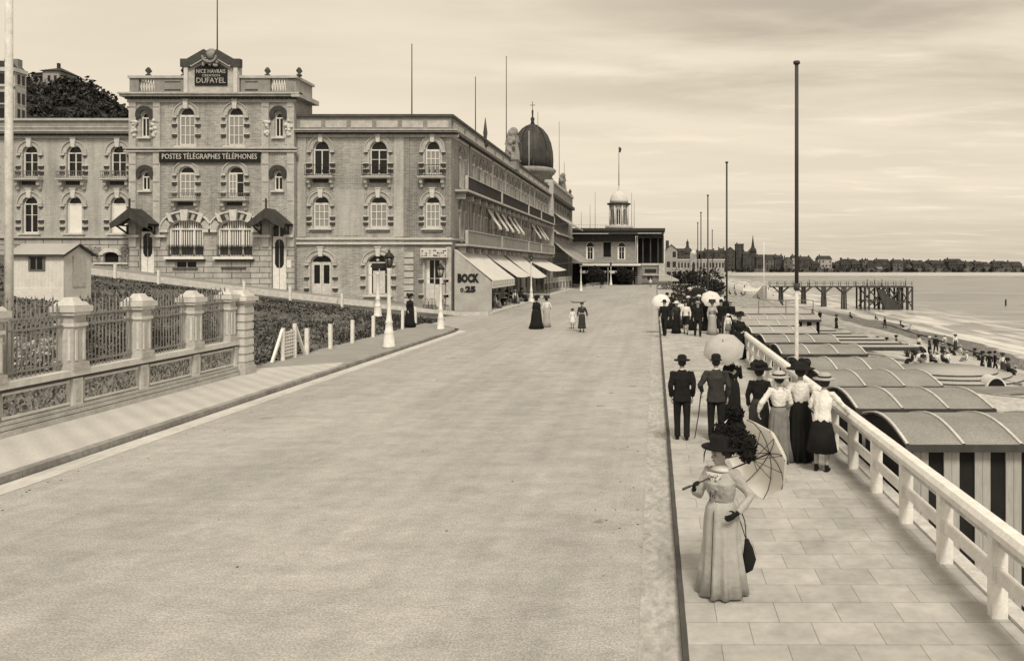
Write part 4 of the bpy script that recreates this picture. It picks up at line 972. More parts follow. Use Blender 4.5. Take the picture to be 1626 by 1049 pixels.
for zf, nm in ((9.35, 0), (5.15, 1)):
    for (a, b) in ((60.6, 74.4), (74.4, 90.2), (90.2, 100.2), (100.2, 113.2)):
        mb = hb(TS).mat('stone'); mb.box(a+.05, b-.05, 0, 1.0, zf-.16, zf); mb.mat('stone_dark_and_shade'); mb.box(a+.05, b-.05, 0, .9, zf-.3, zf-.161)
        mb.mat('stone')
        for s_ in frange(a+.5, b-.5, 2.6): mb.box(s_-.14, s_+.14, 0, .7, zf-.7, zf-.3)
        for s_ in (a+.12, b-.12): mb.box(s_-.1, s_+.1, .8, 1.0, zf, zf+1.05)
        mb.mat('iron' if nm == 0 else 'stone_grey'); 
        s_ = a+.25
        while s_ < b-.2: mb.box(s_-.03, s_+.03, .90, .93, zf, zf+1.0); s_ += .2 if nm == 0 else .105
        mb.mat('stone'); mb.box(a+.05, b-.05, .87, .97, zf+1.0, zf+1.07)
        mb.build('balcony', hotel)
def awn(y0, y1, zt, out, drop, m='canvas', x=0.0, thick=.02):
    mb = hb(TS).mat(m); n = 6; vs = []
    for i in range(n+1):
        t = i/n; sag = .06*math.sin(PI*t)*out
        for y in frange(y0, y1, (y1-y0)/4): vs.append((y, x+out*t, zt-drop*t-sag))
    k = 5
    mb.add(vs, [(i*k+j, i*k+j+1, (i+1)*k+j+1, (i+1)*k+j) for i in range(n) for j in range(k-1)], True)
    mb.add([(p[0], p[1], p[2]-thick) for p in vs], [(i*k+j, (i+1)*k+j, (i+1)*k+j+1, i*k+j+1) for i in range(n) for j in range(k-1)], True)
    mb.add([(y0, x+out, zt-drop+.02), (y1, x+out, zt-drop+.02), (y1, x+out+.01, zt-drop-.22), (y0, x+out+.01, zt-drop-.22)], [(0,1,2,3)])
    mb.mat('iron_grey')
    for y in (y0+.03, y1-.03): mb.bar((y, 0, zt-drop-.3), (y, x+out, zt-drop-.02), .04)
    return mb.build('awning', hotel)
for y in (72.6, 76.0, 79.0, 82.6, 85.4, 98.0, 102.5, 105.2): awn(y-.75, y+.75, 8.75, 1.15, 1.75)
# end pavilion of the side
mb = hb(TS).mat('brick'); E0, E1 = 114, 142
eo = [(y, 1.2, 9.6, 12.0, 12.6) for y in frange(117, 139, 3.65)]; eo2 = [(y, 1.2, 5.4, 7.9, 8.5) for y in frange(117, 139, 3.65)]
wall(mb, E0, E1, 4.6, 13.6, eo+eo2); mb.mat('stone_grey'); wall(mb, E0, E1, -.3, 4.6, [(y, 2.6, .1, 3.2, 3.8) for y in frange(117, 139, 3.65)], rev=.4)
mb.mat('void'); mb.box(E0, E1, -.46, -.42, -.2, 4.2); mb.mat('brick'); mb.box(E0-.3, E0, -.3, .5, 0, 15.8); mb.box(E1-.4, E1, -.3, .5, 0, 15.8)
mb.mat('stone'); mb.box(E0-.62, E0+.5, 0, .72, 4.6, 15.35)
mb.build('wall', hotel)
for o in eo+eo2: window(TS, o[0], o[1], o[2], o[3], o[4], 'dark', simple=True, sill=False, quoins=None, key=False)
mb = hb(TS).mat('stone_grey'); mb.box(E0-.4, E1+.3, -.4, .5, 13.7, 15.4); mb.mat('stone_dark_and_shade'); mb.box(E0-.5, E1+.5, -.4, .9, 13.3, 13.8); mb.mat('stone'); mb.box(E0-.5, E1+.4, -.5, .7, 15.4, 15.8); mb.mat('roofing'); mb.box(E0, E1, -12, -.4, 14, 14.2)
for y in (115, 127, 141): mb.mat('stone_dark_and_shade'); mb.lathe([(.3, 0), (.4, .2), (.15, .4), (.3, .8), (.02, 1.3)], (y, .2, 15.8), 8)
mb.build('cornice', hotel)
awn(117, 140, 11.6, 2.6, 1.9, m='canvas_grey'); awn(116, 140, 7.4, 4.3, 3.5, m='town_light'); awn(115, 139, 9.0, 1.0, .7)
# dome
dm = thing('domed_turret', 'dark ribbed dome with a tall finial rising behind the hotel parapet', 'dome', (-19.5, 125.4, 0)); dm.location.z = -.5; dm.scale = (1.14,)*3
c = (0, 0, 0)
mb = MB().mat('stone_grey'); mb.lathe([(2.75, 13), (2.75, 16.0), (3.1, 16.2), (3.35, 16.6), (3.1, 16.9), (2.8, 17.0)], c, 16); mb.build('drum', dm, rel=False)
mb = MB().mat('slate'); mb.lathe([(2.75, 17.0), (2.78, 18.2), (2.70, 19.4), (2.45, 20.6), (2.0, 21.6), (1.35, 22.4), (.7, 22.9), (.35, 23.15), (.3, 23.2)], c, 16)
for i in range(8):
    a = i*PI/4+.2; mb.tube([(c[0]+r*math.cos(a), c[1]+r*math.sin(a), z) for r, z in ((2.8, 17), (2.83, 18.2), (2.75, 19.4), (2.5, 20.6), (2.05, 21.65), (1.4, 22.45), (.7, 22.95))], .09, 5)
mb.build('dome', dm, rel=False)
for i in range(4):
    a = i*PI/2-.5; x, y = c[0]+2.55*math.cos(a), c[1]+2.55*math.sin(a); mb = MB().mat('slate'); mb.lathe([(.45, 17), (.45, 18.8), (.25, 19.6), (.1, 20.6), (.02, 20.9)], (x, y, 0), 8); mb.build('dormer', dm, rel=False)
mb = MB().mat('iron'); mb.lathe([(.35, 23.1), (.2, 23.5), (.3, 23.9), (.1, 24.2), (.14, 25), (.04, 25.2), (.04, 26.3)], c, 8); mb.bar((c[0]-.35, c[1], 25.8), (c[0]+.35, c[1], 25.8), .07); mb.build('finial', dm, rel=False)
# sculpture groups
def sculpt(x, y, z, h, label):
    t = thing('sculpture_group', label, 'sculpture', (x, y, z), 0)
    mb = MB().mat('stone_grey'); mb.box(x-.7, x+.7, y-.9, y+.9, z-1, z); mb.box(x-.85, x+.85, y-1.05, y+1.05, z, z+.15); mb.build('plinth', t)
    mb = MB().mat('stone'); s_ = h/3.2; rs_ = random.Random(int(y))
    for k in range(26): a_ = rs_.random()*6.3; zz_ = rs_.random()*2.4; mb.ball((x+.55*s_*math.cos(a_)*(1.1-zz_*.25), y+.6*s_*math.sin(a_)*(1.1-zz_*.25), z+.2+zz_*s_), rs_.uniform(.12, .3)*s_, 6, 5)
    for (ox, oy, tl) in ((-.28, -.2, .12), (.35, .25, -.05)):
        P = lambda a, b, q: (x+(ox+a)*s_, y+(oy+b)*s_, z+.1+q*s_)
        mb.tube([P(0, 0, 0), P(.05, 0, .7), P(tl, 0, 1.5), P(tl*1.3, 0, 2.0), P(tl*1.5, 0, 2.35)], [.45*s_, .36*s_, .3*s_, .34*s_, .12*s_], 10)
        mb.ball(P(tl*1.6, 0, 2.62), .2*s_, 10, 8, (1, 1, 1.2)); mb.tube([P(tl*1.3, 0, 2.1), P(tl+.4, .1, 1.75), P(tl+.3, -.2, 2.3)], [.12*s_, .1*s_, .07*s_], 6)
        mb.tube([P(tl*1.3, 0, 2.1), P(tl-.35, -.1, 1.5), P(tl-.15, -.3, 1.1)], [.12*s_, .1*s_, .08*s_], 6)
    mb.ball((x+.2*s_, y, z+2.75*s_), .42*s_, 8, 6, (1.1, .8, 1.1))
    me = fuse(mb, .07, 1); meshobj('figures', me, t, ['stone_grey']).matrix_parent_inverse = root_mat(t).inverted()
sculpt(gx(812, 84), 84, 14.6, 3.6, 'pale stone figures crowning the parapet in front of the dark dome')
sculpt(gx(892, 131), 131, 15.6, 3.2, 'second stone figures, at the far end of the hotel parapet')
mb = MB().mat('stone_dark_and_shade'); a = at(774, 222, 74); mb.lathe([(.3, 0), (.12, .6), (.2, 1.2), (.02, 2.6)], (XS+.1, 71, 14.2), 8); tag(mb.build('roof_finial'), 'dark pointed finial on the hotel parapet near its corner', 'finial')
# ---- cafe awnings standing on the terrace
def cafe(y0, y1, out, zt, zo, label, val=True, text=None):
    t = thing('cafe_awning', label, 'awning', (XS, y0, 0), 0, 'canvas awnings over the cafe terrace')
    mb = hb(TS).mat('canvas'); n = 8; ny = 8; vs = []
    for i in range(n+1):
        q = i/n
        for j in range(ny+1):
            y = y0+(y1-y0)*j/ny; sag = .16*math.sin(PI*q)*(.4+.6*abs(math.sin(PI*j/ny*2))); vs.append((y, .1+(out-.1)*q, zt+(zo-zt)*q-sag-(.10*math.sin(PI*j/ny) if i == n else 0)))
    k = ny+1
    fs = [(i*k+j, i*k+j+1, (i+1)*k+j+1, (i+1)*k+j) for i in range(n) for j in range(ny)]
    mb.add(vs, fs, True); mb.add([(p[0], p[1], p[2]-.02) for p in vs], fs, True); mb.build('canopy', t)
    if val:
        mb = hb(TS).mat('canvas'); mb.box(y0, y1, out, out+.02, zo-.62, zo-.02)
        if text:
            for k in range(text):
                yy = y0+.5+(y1-y0-1)*k/(text-1); mb.mat('stone_grey'); mb.box(yy, yy+.34, out+.02, out+.035, zo-.44, zo-.38); mb.box(yy+.02, yy+.09, out+.02, out+.035, zo-.38, zo-.15); mb.box(yy, yy+.3, out+.02, out+.035, zo-.15, zo-.10)
        mb.build('valance', t)
    mb = hb(TS).mat('iron')
    for y in (y0+.05, y1-.05): mb.bar((y, out-.03, 0), (y, out-.03, zo), .06); mb.bar((y, .05, zt), (y, out, zo-.02), .05)
    mb.build('frame', t)
    return t
t = cafe(59.9, 69.6, 3.0, 4.7, 2.35, 'pale canvas awning joined to the lettered side curtain', True, 12)
mb = hb(TF).mat('canvas_grey')
# side curtain, slightly rippled
cur = [(XS+.25, Z(497)), (X(781), Z(500.5)), (X(779.5), Z(447)), (XS+.22, Z(397))]
vs = []; nx = 24
for i in range(nx+1):
    q = i/nx; xb = cur[0][0]+(cur[1][0]-cur[0][0])*q; zt_ = cur[3][1]+(cur[2][1]-cur[3][1])*q; zb_ = cur[0][1]+.12*math.sin(PI*q)*1.0
    for j in range(7): w = j/6; vs.append((xb, .02+.03*math.sin(q*40)*w*w, zb_+(zt_-zb_)*w))
mb.add(vs, [(i*7+j, (i+1)*7+j, (i+1)*7+j+1, i*7+j+1) for i in range(nx) for j in range(6)], True)
mb.T = None; mb.mat('black')
text_into(mb, 'BOCK', .82, TXf(TF, X(743), Z(442), .07), .02, X(759.5)-X(725.5), bold=.05)
text_into(mb, '0.', .42, TXf(TF, X(735), Z(460.5), .07), .02, X(738.5)-X(731), bold=.01)
text_into(mb, '25', .58, TXf(TF, X(747.5), Z(459.5), .07), .02, X(756)-X(739.5), bold=.035)
o = mb.build('side_curtain', t); o['label'] = 'grey canvas side curtain lettered BOCK 0.25'
cafe(70.6, 79.0, 3.0, 4.5, 2.45, 'second canvas awning, sagging, just beyond the one with the lettered curtain', False)
cafe(80.2, 90.5, 3.0, 4.5, 2.2, 'third canvas awning of the cafe, reaching behind the lamp post', False)
cafe(92.5, 110.5, 3.0, 4.2, 2.8, 'longest and farthest canvas awning of the cafe terrace', False)
mb = MB(); sc_ = thing('terrace_screen', 'low panelled screen closing the far end of the cafe terrace', 'screen', (-14.3, 104, 0))
mb.mat('worn_white'); A = Vector((-14.5, 103, 0)); B = Vector((-12.9, 122, 0)); n = 8
for i in range(n):
    p = A.lerp(B, i/n); q = A.lerp(B, (i+.94)/n); mb.mat('worn_white'); mb.bar((p.x, p.y, 1.15), (q.x, q.y, 1.15), .08, .12); mb.bar((p.x, p.y, .1), (q.x, q.y, .1), .08, .12)
    for k in range(6): r_ = p.lerp(q, k/5); mb.mat('worn_white' if k in (0, 5) else 'wood_grey'); mb.bar((r_.x, r_.y, .05), (r_.x, r_.y, 1.2), .10 if k in (0, 5) else .06)
    mb.mat('canvas_grey'); mb.bar((p.x, p.y, 1.5), (q.x, q.y, 1.5), .06, .55)
mb.build('panel', sc_)
# ================= PEOPLE =================
from mathutils import noise as mnoise
def V(*a): return Vector(a)
def head_part(mb, c, s, yaw, tilt=0, nose=True):
    """skull, jaw, nose, ears and neck-side shape, facing -Y when yaw is 0; fused afterwards"""
    R = Matrix.Translation(c) @ Matrix.Rotation(yaw, 4, 'Z') @ Matrix.Rotation(tilt, 4, 'X') @ Matrix.Scale(s, 4)
    old = mb.T; mb.T = R if old is None else old @ R
    mb.ball((0, .012, .02), .095, 16, 12, (.82, 1.0, 1.05))
    mb.ball((0, -.028, -.05), .066, 14, 10, (.86, .86, 1.0))
    mb.ball((0, -.055, -.088), .028, 8, 6, (1.1, .8, .8))
    mb.tube([V(0, -.086, .015), V(0, -.103, -.022), V(0, -.098, -.034)], [.009, .013, .012], 8)
    mb.ball((0, -.078, .03), .05, 10, 6, (1.2, .3, .28)); mb.ball((0, -.083, -.058), .02, 8, 6, (1.2, .5, .45))
    for sx in (-1, 1): mb.ball((sx*.04, -.066, -.022), .024, 8, 6); mb.ball((sx*.079, .012, -.01), .026, 8, 6, (.35, .7, 1.1))
    mb.T = old
def face_marks(root, c, s, yaw, tilt=0):
    R = Matrix.Translation(c) @ Matrix.Rotation(yaw, 4, 'Z') @ Matrix.Rotation(tilt, 4, 'X') @ Matrix.Scale(s, 4)
    for sx in (-1, 1):
        mb = MB().mat('hair'); mb.T = R; mb.ball((sx*.031, -.077, .008), .0115, 8, 6, (1.3, .7, .75)); mb.tube([V(sx*.016, -.090, .030), V(sx*.034, -.088, .034), V(sx*.052, -.078, .027)], [.004, .0045, .002], 6); mb.build('eye', root, rel=False)
    mb = MB().mat('cloth_grey'); mb.T = R; mb.tube([V(-.022, -.088, -.057), V(0, -.094, -.055), V(.022, -.088, -.057)], [.003, .0055, .003], 6); mb.build('mouth', root, rel=False)
def hand_part(mb, w, d, n, s=1.0, curl=.5, fr=.0088):
    """palm, four unequal bent fingers and a thumb from the palm's side; w wrist, d direction, n palm normal"""
    d = d.normalized(); n = (n-d*n.dot(d)).normalized(); sd = d.cross(n)
    mb.tube([w, w+d*.03*s, w+d*.06*s, w+d*.09*s], [.024*s, .031*s, .038*s, .034*s], 10, flat=.5, up=n)
    for k, (o, l) in enumerate(((-.029, .066), (-.010, .078), (.010, .073), (.028, .057))):
        p = w+d*.085*s+sd*o*s; dd = d.copy(); pts = [p]; rr = [fr*s]
        for j, f in enumerate((.45, .32, .23)):
            dd = (dd+n*curl*(.5+.35*j)+sd*o*1.5).normalized(); pts.append(pts[-1]+dd*l*f*s); rr.append(fr*s*(.95-.13*j))
        mb.tube(pts, rr, 7)
    p = w+d*.03*s-sd*.03*s
    mb.tube([p, p+(d*.6-sd*.7+n*.25).normalized()*.036*s, p+(d*.6-sd*.7+n*.25).normalized()*.036*s+(d*.9-sd*.15+n*.5).normalized()*.032*s], [.0125*s, .0105*s, .008*s], 7)
def person(label, loc, rz, H=1.65, kind='f', top='cloth_dark', bottom=None, hat='wide', hatm='cloth_black', aL=None, aR=None, stride=.0, near=False, group=None,
           head=(0, 0), skirt=None, sit=False, hs=1.22, lean=0.0, hair='hair', glove=None, trim=None, ribbon=None, coat=True, plump=1.0):
    """facing -Y at rz = 0, so the person's left hand is at +X. Arms are (elbow, wrist, hand direction)"""
    s = H/1.70; root = thing('person', label, 'person', loc, rz, group); ch = kind == 'c'; fem = kind == 'f'
    if ch: s = H/1.58
    bottom = bottom or top
    hz = .0 if not sit else -.42
    hip = V(0, 0, .93+hz); wst = V(0, lean*.25*-1, 1.08+hz); chest = V(0, -lean*.7, 1.28+hz); nk = V(0, -lean-.0, 1.45+hz); hc = V(0, -lean*1.25-.015, 1.585+hz)
    sw = .155 if fem else .185
    if ch: sw = .15
    def sh(sx): return V(sx*sw, -lean*.9+.01, 1.385+hz)
    dz = V(0, 0, hz)
    defL = (V(.235, .02-lean*.6, 1.12), V(.235, -.06-lean*.4, .90), V(0, -.15, -1)); defR = (V(-.235, .02-lean*.6, 1.12), V(-.235, -.06-lean*.4, .90), V(0, -.15, -1))
    arms = {}
    for sx, a, df in ((1, aL, defL), (-1, aR, defR)):
        a = a or df
        e, w, d = (V(*q) if not isinstance(q, Vector) else q for q in a[:3]); arms[sx] = (sh(sx), e+dz, w+dz, d, a[3] if len(a) > 3 else .55)
    if sit: knees = {sx: (V(sx*.10, -.02, .50), V(sx*.12, -.44, .50), V(sx*.12, -.42, .08)) for sx in (-1, 1)}
    else: knees = {sx: (V(sx*.09, 0, .90), V(sx*.10, -.02-sx*stride*.55, .50), V(sx*.095, .02-sx*stride*(.9 if sx > 0 else 1.1), .085+(0 if sx*stride <= 0 or True else .05))) for sx in (-1, 1)}
    vox = .0075 if near else .014
    mb = MB()
    mb.T = Matrix.Scale(s, 4)
    # torso, neck and legs
    mb.loft([(0, 0, .82+hz, .13, .10), (0, 0, .93+hz, .16, .115), (0, -lean*.25, 1.08+hz, .115, .09), (0, -lean*.7, 1.28+hz, .145, .105), (0, -lean*.9, 1.38+hz, .145, .085), (0, -lean, 1.44+hz, .06, .06)], 20)
    mb.tube([nk-V(0, 0, .03), hc-V(0, -.02, .06)], [.052, .048], 12)
    if not fem or near or ch:
        for sx in (-1, 1):
            h, k, a = knees[sx]; mb.tube([h, h.lerp(k, .5), k, k.lerp(a, .35), a], [.085, .072, .055, .052, .036], 10)
    for sx in (-1, 1):
        a0, e, w, d, cu = arms[sx]
        mb.tube([a0-V(sx*.03, 0, 0), a0, a0.lerp(e, .5), e, e.lerp(w, .35), w], [.05, .052, .044, .038, .036, .026], 10)
        hand_part(mb, w, d, V(-sx, 0, 0) if abs(d.normalized().x) < .8 else V(0, 0, -1), 1.05, cu, .0095 if near else .012)
    hk = 1.0 if not ch else 1.12
    head_part(mb, hc+V(0, 0, .0 if not ch else .01), hk, head[0], head[1])
    me = fuse(mb, vox*(1 if not ch else .9), 1, .5)
    o = meshobj('body', me, root, ['skin'] + ([glove] if glove else []))
    if glove:
        ws = [arms[1], arms[-1]]
        for p in me.polygons:
            c = p.center/s
            if any((c-w).length < .22 and (c-w).dot(d.normalized()) > -.06 for (_, e, w, d, _c) in ws): p.material_index = 1
    Sc = Matrix.Scale(s, 4)
    if near or True: face_marks_ = face_marks(root, (hc+V(0, 0, .0 if not ch else .01))*s, s*hk, head[0], head[1]) if near else None
    # hair
    Rh = Sc @ Matrix.Translation(hc) @ Matrix.Rotation(head[0], 4, 'Z') @ Matrix.Rotation(head[1], 4, 'X')
    mb = MB().mat(hair); mb.T = Rh
    if fem: mb.ball((0, .045, .035), .105, 14, 10, (.98, .85, .9)); mb.ball((0, .10, -.01), .055, 10, 8, (1.3, .8, .9)); mb.ball((0, -.02, .085), .08, 12, 8, (1, .9, .5))
    elif ch: mb.ball((0, .03, .02), .112, 14, 10, (.95, .9, 1.05))
    else: mb.ball((0, .03, .025), .096, 14, 10, (.88, .92, .98))
    mb.build('hair', root, rel=False)
    # garments
    jt = 1.0 if not ch else .98
    tm = MB(); tm.T = Sc
    b = plump
    if fem:
        prof = [(0, -lean*.1, 1.02+hz, .118*b, .10*b), (0, -lean*.25, 1.08+hz, .118*b, .098*b), (0, -lean*.5-.015, 1.18+hz, .145*b, .12*b), (0, -lean*.7-.025, 1.28+hz, .165*b, .13*b), (0, -lean*.85, 1.37+hz, .155, .10), (0, -lean*.95, 1.425+hz, .085, .07), (0, -lean, 1.455+hz, .058, .06)]
    else:
        low = .80 if kind == 'm' and not sit else .90
        prof = [(0, .005, low+hz, .18*b, .125*b), (0, 0, .95+hz, .165*b, .12*b), (0, -lean*.25, 1.08+hz, .150*b, .115*b), (0, -lean*.7, 1.28+hz, .182*b, .13*b), (0, -lean*.85, 1.38+hz, .165, .10), (0, -lean*.95, 1.435+hz, .08, .075), (0, -lean, 1.455+hz, .06, .06)]
        if not coat: prof = prof[1:]
        if ch: prof = [(q[0], q[1], q[2], q[3]*.85, q[4]*.95) for q in prof]
    tm.loft(prof, 22)
    for sx in (-1, 1):
        a0, e, w, d, _ = arms[sx]; w2 = w-d.normalized()*.0
        k = 1.0 if kind != 'f' else .93
        if ch: k = .9
        tm.tube([a0-V(sx*.045, 0, .01), a0+V(sx*.005, 0, 0), a0.lerp(e, .5), e, e.lerp(w, .5), e.lerp(w, .92)], [.062*k, .070*k, .064*k, .056*k, .050*k, .043*k], 12)
    me = fuse(tm, vox*1.25, 2, .5)
    if near:
        for v in me.vertices:
            c = v.co/s; v.co += v.normal*(.016*mnoise.noise(Vector((c.x*11, c.y*11, c.z*6+loc[0]*3)))+.007*mnoise.noise(Vector((c.x*26, c.y*26, c.z*22))))
    meshobj('jacket' if kind == 'm' else 'blouse' if bottom != top else 'bodice', me, root, [top])
    mb = MB().mat(bottom); mb.T = Sc
    if fem and not sit:
        ln = .03 if skirt is None else skirt
        n = 56 if near else 24; hem = (.235 if near else .26)*b
        mb.loft([(0, -lean*.2, 1.075, .118*b, .099*b), (0, -lean*.1, .98, .158*b, .135*b), (0, .005, .86, .175*b, .152*b), (0, .008, .74, .182*b, .163*b), (0, .01, .6, .185*b, .17*b), (0, .012, .45, .193*b, .18*b), (0, .015, .3, .205*b, .195*b), (0, .02, ln, hem, hem)], n, True, .11 if near else .06, 11, loc[0]*7)
        sk = mb.build('skirt', root, rel=False)
        for v in sk.data.vertices:
            q = v.co/s; f_ = min(1, max(0, (1.05-q.z)*2)); k_ = mnoise.noise(Vector((q.x*7+loc[0], q.y*7, q.z*2.2)))*.022*f_; v.co += Vector((q.x, q.y, 0)).normalized()*k_
        mb = MB().mat('cloth_black'); mb.T = Sc
        mb.mat(trim or 'cloth_black'); mb.loft([(0, -lean*.25, 1.05, .123*b, .103*b), (0, -lean*.25, 1.085, .123*b, .103*b)], 20); mb.build('belt', root, rel=False)
    elif ch and skirt is not None:
        mb.loft([(0, 0, 1.02, .12, .10), (0, 0, .9, .17, .15), (0, 0, .7, .215, .20), (0, 0, skirt, .265, .25)], 30, True, .06, 10); mb.build('skirt', root, rel=False)
    elif fem and sit:
        mb.tube([V(0, 0, .62), V(0, -.1, .55), V(0, -.40, .54), V(0, -.47, .35), V(0, -.50, .04)], [.15, .18, .17, .18, .24], 16); mb.build('skirt', root, rel=False)
    else:
        tr = MB(); tr.T = Sc; cut = .0 if kind == 'm' else .45
        tr.loft([(0, 0, .80+hz, .15, .115), (0, 0, .97+hz, .155, .118)], 16)
        for sx in (-1, 1):
            h, k, a = knees[sx]
            if ch: tr.tube([h, h.lerp(k, .5), k], [.09, .09, .08], 10)
            else: tr.tube([h, h.lerp(k, .5), k, k.lerp(a, .5), a+V(0, .01, -.02)], [.098, .088, .074, .066, .066], 12)
        meshobj('trousers', fuse(tr, vox*1.3, 2), root, [bottom])
    if not sit and (not fem or near) or sit:
        for sx in (-1, 1):
            a = knees[sx][2]; mb = MB().mat('cloth_black'); mb.T = Sc
            mb.tube([a+V(0, .05, -.05), a+V(0, 0, -.045), a+V(sx*.01, -.09, -.055), a+V(sx*.015, -.165, -.062)], [.035, .042, .038, .022], 10, flat=.75); mb.tube([a+V(0, .01, .05), a+V(0, .0, -.04)], [.038, .04], 8)
            mb.build('shoe', root, rel=False)
    if kind == 'm':
        mb = MB().mat('cloth_white'); mb.T = Sc; mb.loft([(0, -lean, 1.445+hz, .058, .062), (0, -lean, 1.475+hz, .056, .06)], 16); mb.build('collar', root, rel=False)
    # hats
    if hat:
        mb = MB().mat(hatm); mb.T = Rh
        if hat == 'wide':
            mb.T = Rh @ Matrix.Diagonal((hs, hs, 1, 1)); mb.loft([(0, .01, .07, .20, .20), (0, .01, .085, .22, .21), (0, .01, .10, .15, .15), (0, .01, .17, .14, .14), (0, .01, .205, .09, .09)], 24, True, .03, 3)
            mb.mat(ribbon or hatm)
            rs = random.Random(int(H*1000)+int(loc[0]*97))
            for k in range(7): a = rs.random()*6.3; mb.ball((.10*math.cos(a), .02+.10*math.sin(a), .16+rs.random()*.05), .06, 8, 6)
        elif hat == 'boater':
            mb.loft([(0, .01, .075, .16, .17), (0, .01, .085, .165, .175), (0, .01, .09, .10, .11), (0, .01, .17, .10, .11)], 24); mb.mat(ribbon or 'cloth_black'); mb.loft([(0, .01, .094, .103, .113), (0, .01, .13, .103, .113)], 24)
        elif hat == 'bowler':
            mb.loft([(0, .01, .055, .12, .145), (0, .01, .065, .128, .155), (0, .01, .07, .098, .11), (0, .01, .13, .10, .112), (0, .01, .17, .085, .095), (0, .01, .19, .05, .055)], 22)
        elif hat == 'fedora':
            mb.loft([(0, .01, .055, .165, .175), (0, .01, .075, .175, .185), (0, .01, .08, .10, .11), (0, .01, .15, .095, .105), (0, .01, .18, .06, .085)], 22)
        elif hat == 'straw':
            mb.loft([(0, .01, .05, .21, .215), (0, .01, .075, .22, .225), (0, .01, .085, .12, .125), (0, .01, .15, .115, .12), (0, .01, .175, .07, .075)], 24, True, .0)
            mb.mat(ribbon or 'cloth_dark'); mb.loft([(0, .01, .088, .124, .129), (0, .01, .12, .121, .126)], 24)
        elif hat == 'bonnet':
            mb.ball((0, .02, .06), .135, 14, 10, (1, .95, .85)); mb.loft([(0, -.02, .05, .17, .16), (0, -.02, .065, .165, .155)], 18)
        mb.build('hat', root, rel=False)
    return root, s, hc
def parasol(label, tip, dirv, R, m, handle=.95, ribs=8, depth=.32, shaftm='wood_dark', group=None, edge=False):
    """open parasol; tip = centre of the canopy, dirv points from the handle up to the tip"""
    d = Vector(dirv).normalized(); t = thing('parasol', label, 'parasol', tip, 0, group)
    x = d.orthogonal().normalized(); y = d.cross(x)
    mb = MB().mat(m); mb.T = Matrix.Translation(tip); n = ribs*4; rings = 8; vs = []
    for j in range(rings+1):
        q = j/rings
        for i in range(n):
            a = 2*PI*i/n; sc_ = 1-.075*q*abs(math.sin(a*ribs/2)); r = R*math.sin(q*1.22)/math.sin(1.22)*sc_
            h = -R*depth*2*(1-math.cos(q*1.22)); vs.append(x*r*math.cos(a)+y*r*math.sin(a)+d*h)
    fs = [(j*n+i, j*n+(i+1) % n, (j+1)*n+(i+1) % n, (j+1)*n+i) for j in range(rings) for i in range(n)]
    mb.add(vs, fs, True); mb.add([v-d*.006 for v in vs], fs, True); c = mb.build('canopy', t, rel=False); c.location = (0, 0, 0); 
    for v in c.data.vertices: v.co = Vector(v.co)-Vector(tip)
    def loc(o):
        for v in o.data.vertices: v.co = Vector(v.co)-Vector(tip)
    mb = MB().mat(shaftm); T0 = Vector(tip); mb.tube([T0-d*handle, T0+d*.06], .009, 8); mb.tube([T0-d*handle-d*.05, T0-d*handle+d*.05], .014, 8); o = mb.build('shaft', t, rel=False); loc(o)
    for i in range(ribs):
        a = 2*PI*i/ribs; pts = []
        for j in range(0, rings+1, 2):
            q = j/rings; r = R*math.sin(q*1.22)/math.sin(1.22)*.995; h = -R*depth*2*(1-math.cos(q*1.22))-.016; pts.append(T0+x*r*math.cos(a)+y*r*math.sin(a)+d*h)
        mb = MB().mat(shaftm); mb.tube(pts, .005, 5); mb.tube([T0-d*R*.62, pts[2]], .004, 5); o = mb.build('rib', t, rel=False); loc(o)
    return t
def W(u, Y, z=0): return (gx(u, Y), Y, z)
# ---- woman with the white parasol, nearest the camera
fw = W(1146, 8.5); yaw = -.62
root, s, hc = person('woman in a long pale dress and huge black feathered hat, holding the open white parasol', fw, yaw, 1.62, 'f', 'cloth_light', 'cloth_light', None, near=True, glove='cloth_black', head=(-.55, .06), plump=1.17,
    aR=((-.25, -.10, 1.10), (-.16, -.335, 1.235), (.35, -.4, .75), 1.5), aL=((.31, .10, 1.13), (.25, -.09, .97), (-.35, -.8, -.25), .5), trim='cloth_grey', lean=.02)
Rh = Matrix.Scale(s, 4) @ Matrix.Translation(hc) @ Matrix.Rotation(-.55, 4, 'Z') @ Matrix.Rotation(-.02, 4, 'X')
mb = MB().mat('feather'); mb.T = Rh
mb.loft([(0, .04, .075, .245, .24), (0, .04, .09, .255, .25), (0, .03, .10, .14, .14), (0, .03, .2, .14, .15), (0, .03, .235, .10, .11)], 30, True, .05, 3); h_ = mb.build('hat', root, rel=False)
random.seed(11)
for c0, r, n in (((.04, .15, .17), .17, 260), ((.10, .26, .12), .15, 220), ((-.02, .06, .25), .14, 180), ((.08, .16, .30), .11, 120), ((.05, .16, .46), .10, 220), ((.06, .16, .38), .07, 60), ((.17, .26, .02), .10, 90)):
    mb = MB(); mb.T = Rh; leaves(mb, c0, r, n*3, .019, ('feather', 'cloth_black'), .7); mb.T = Rh; mb.mat('feather'); mb.ball(c0, r*.8, 12, 8); mb.build('plume', h_, rel=False)
mb = MB().mat('cloth_white'); mb.T = Rh; mb.tube([V(.0, -.02, .22), V(.0, .03, .33), V(.03, .08, .40)], [.012, .018, .004], 7, flat=.4); mb.build('feather_trim', h_, rel=False)
mb = MB().mat('cloth_black'); mb.T = Rh; mb.tube([V(-.13, -.10, .08), V(-.135, -.13, -.02), V(-.12, -.14, -.11)], [.01, .016, .006], 6, flat=.3); mb.build('hat_ribbon', h_, rel=False)
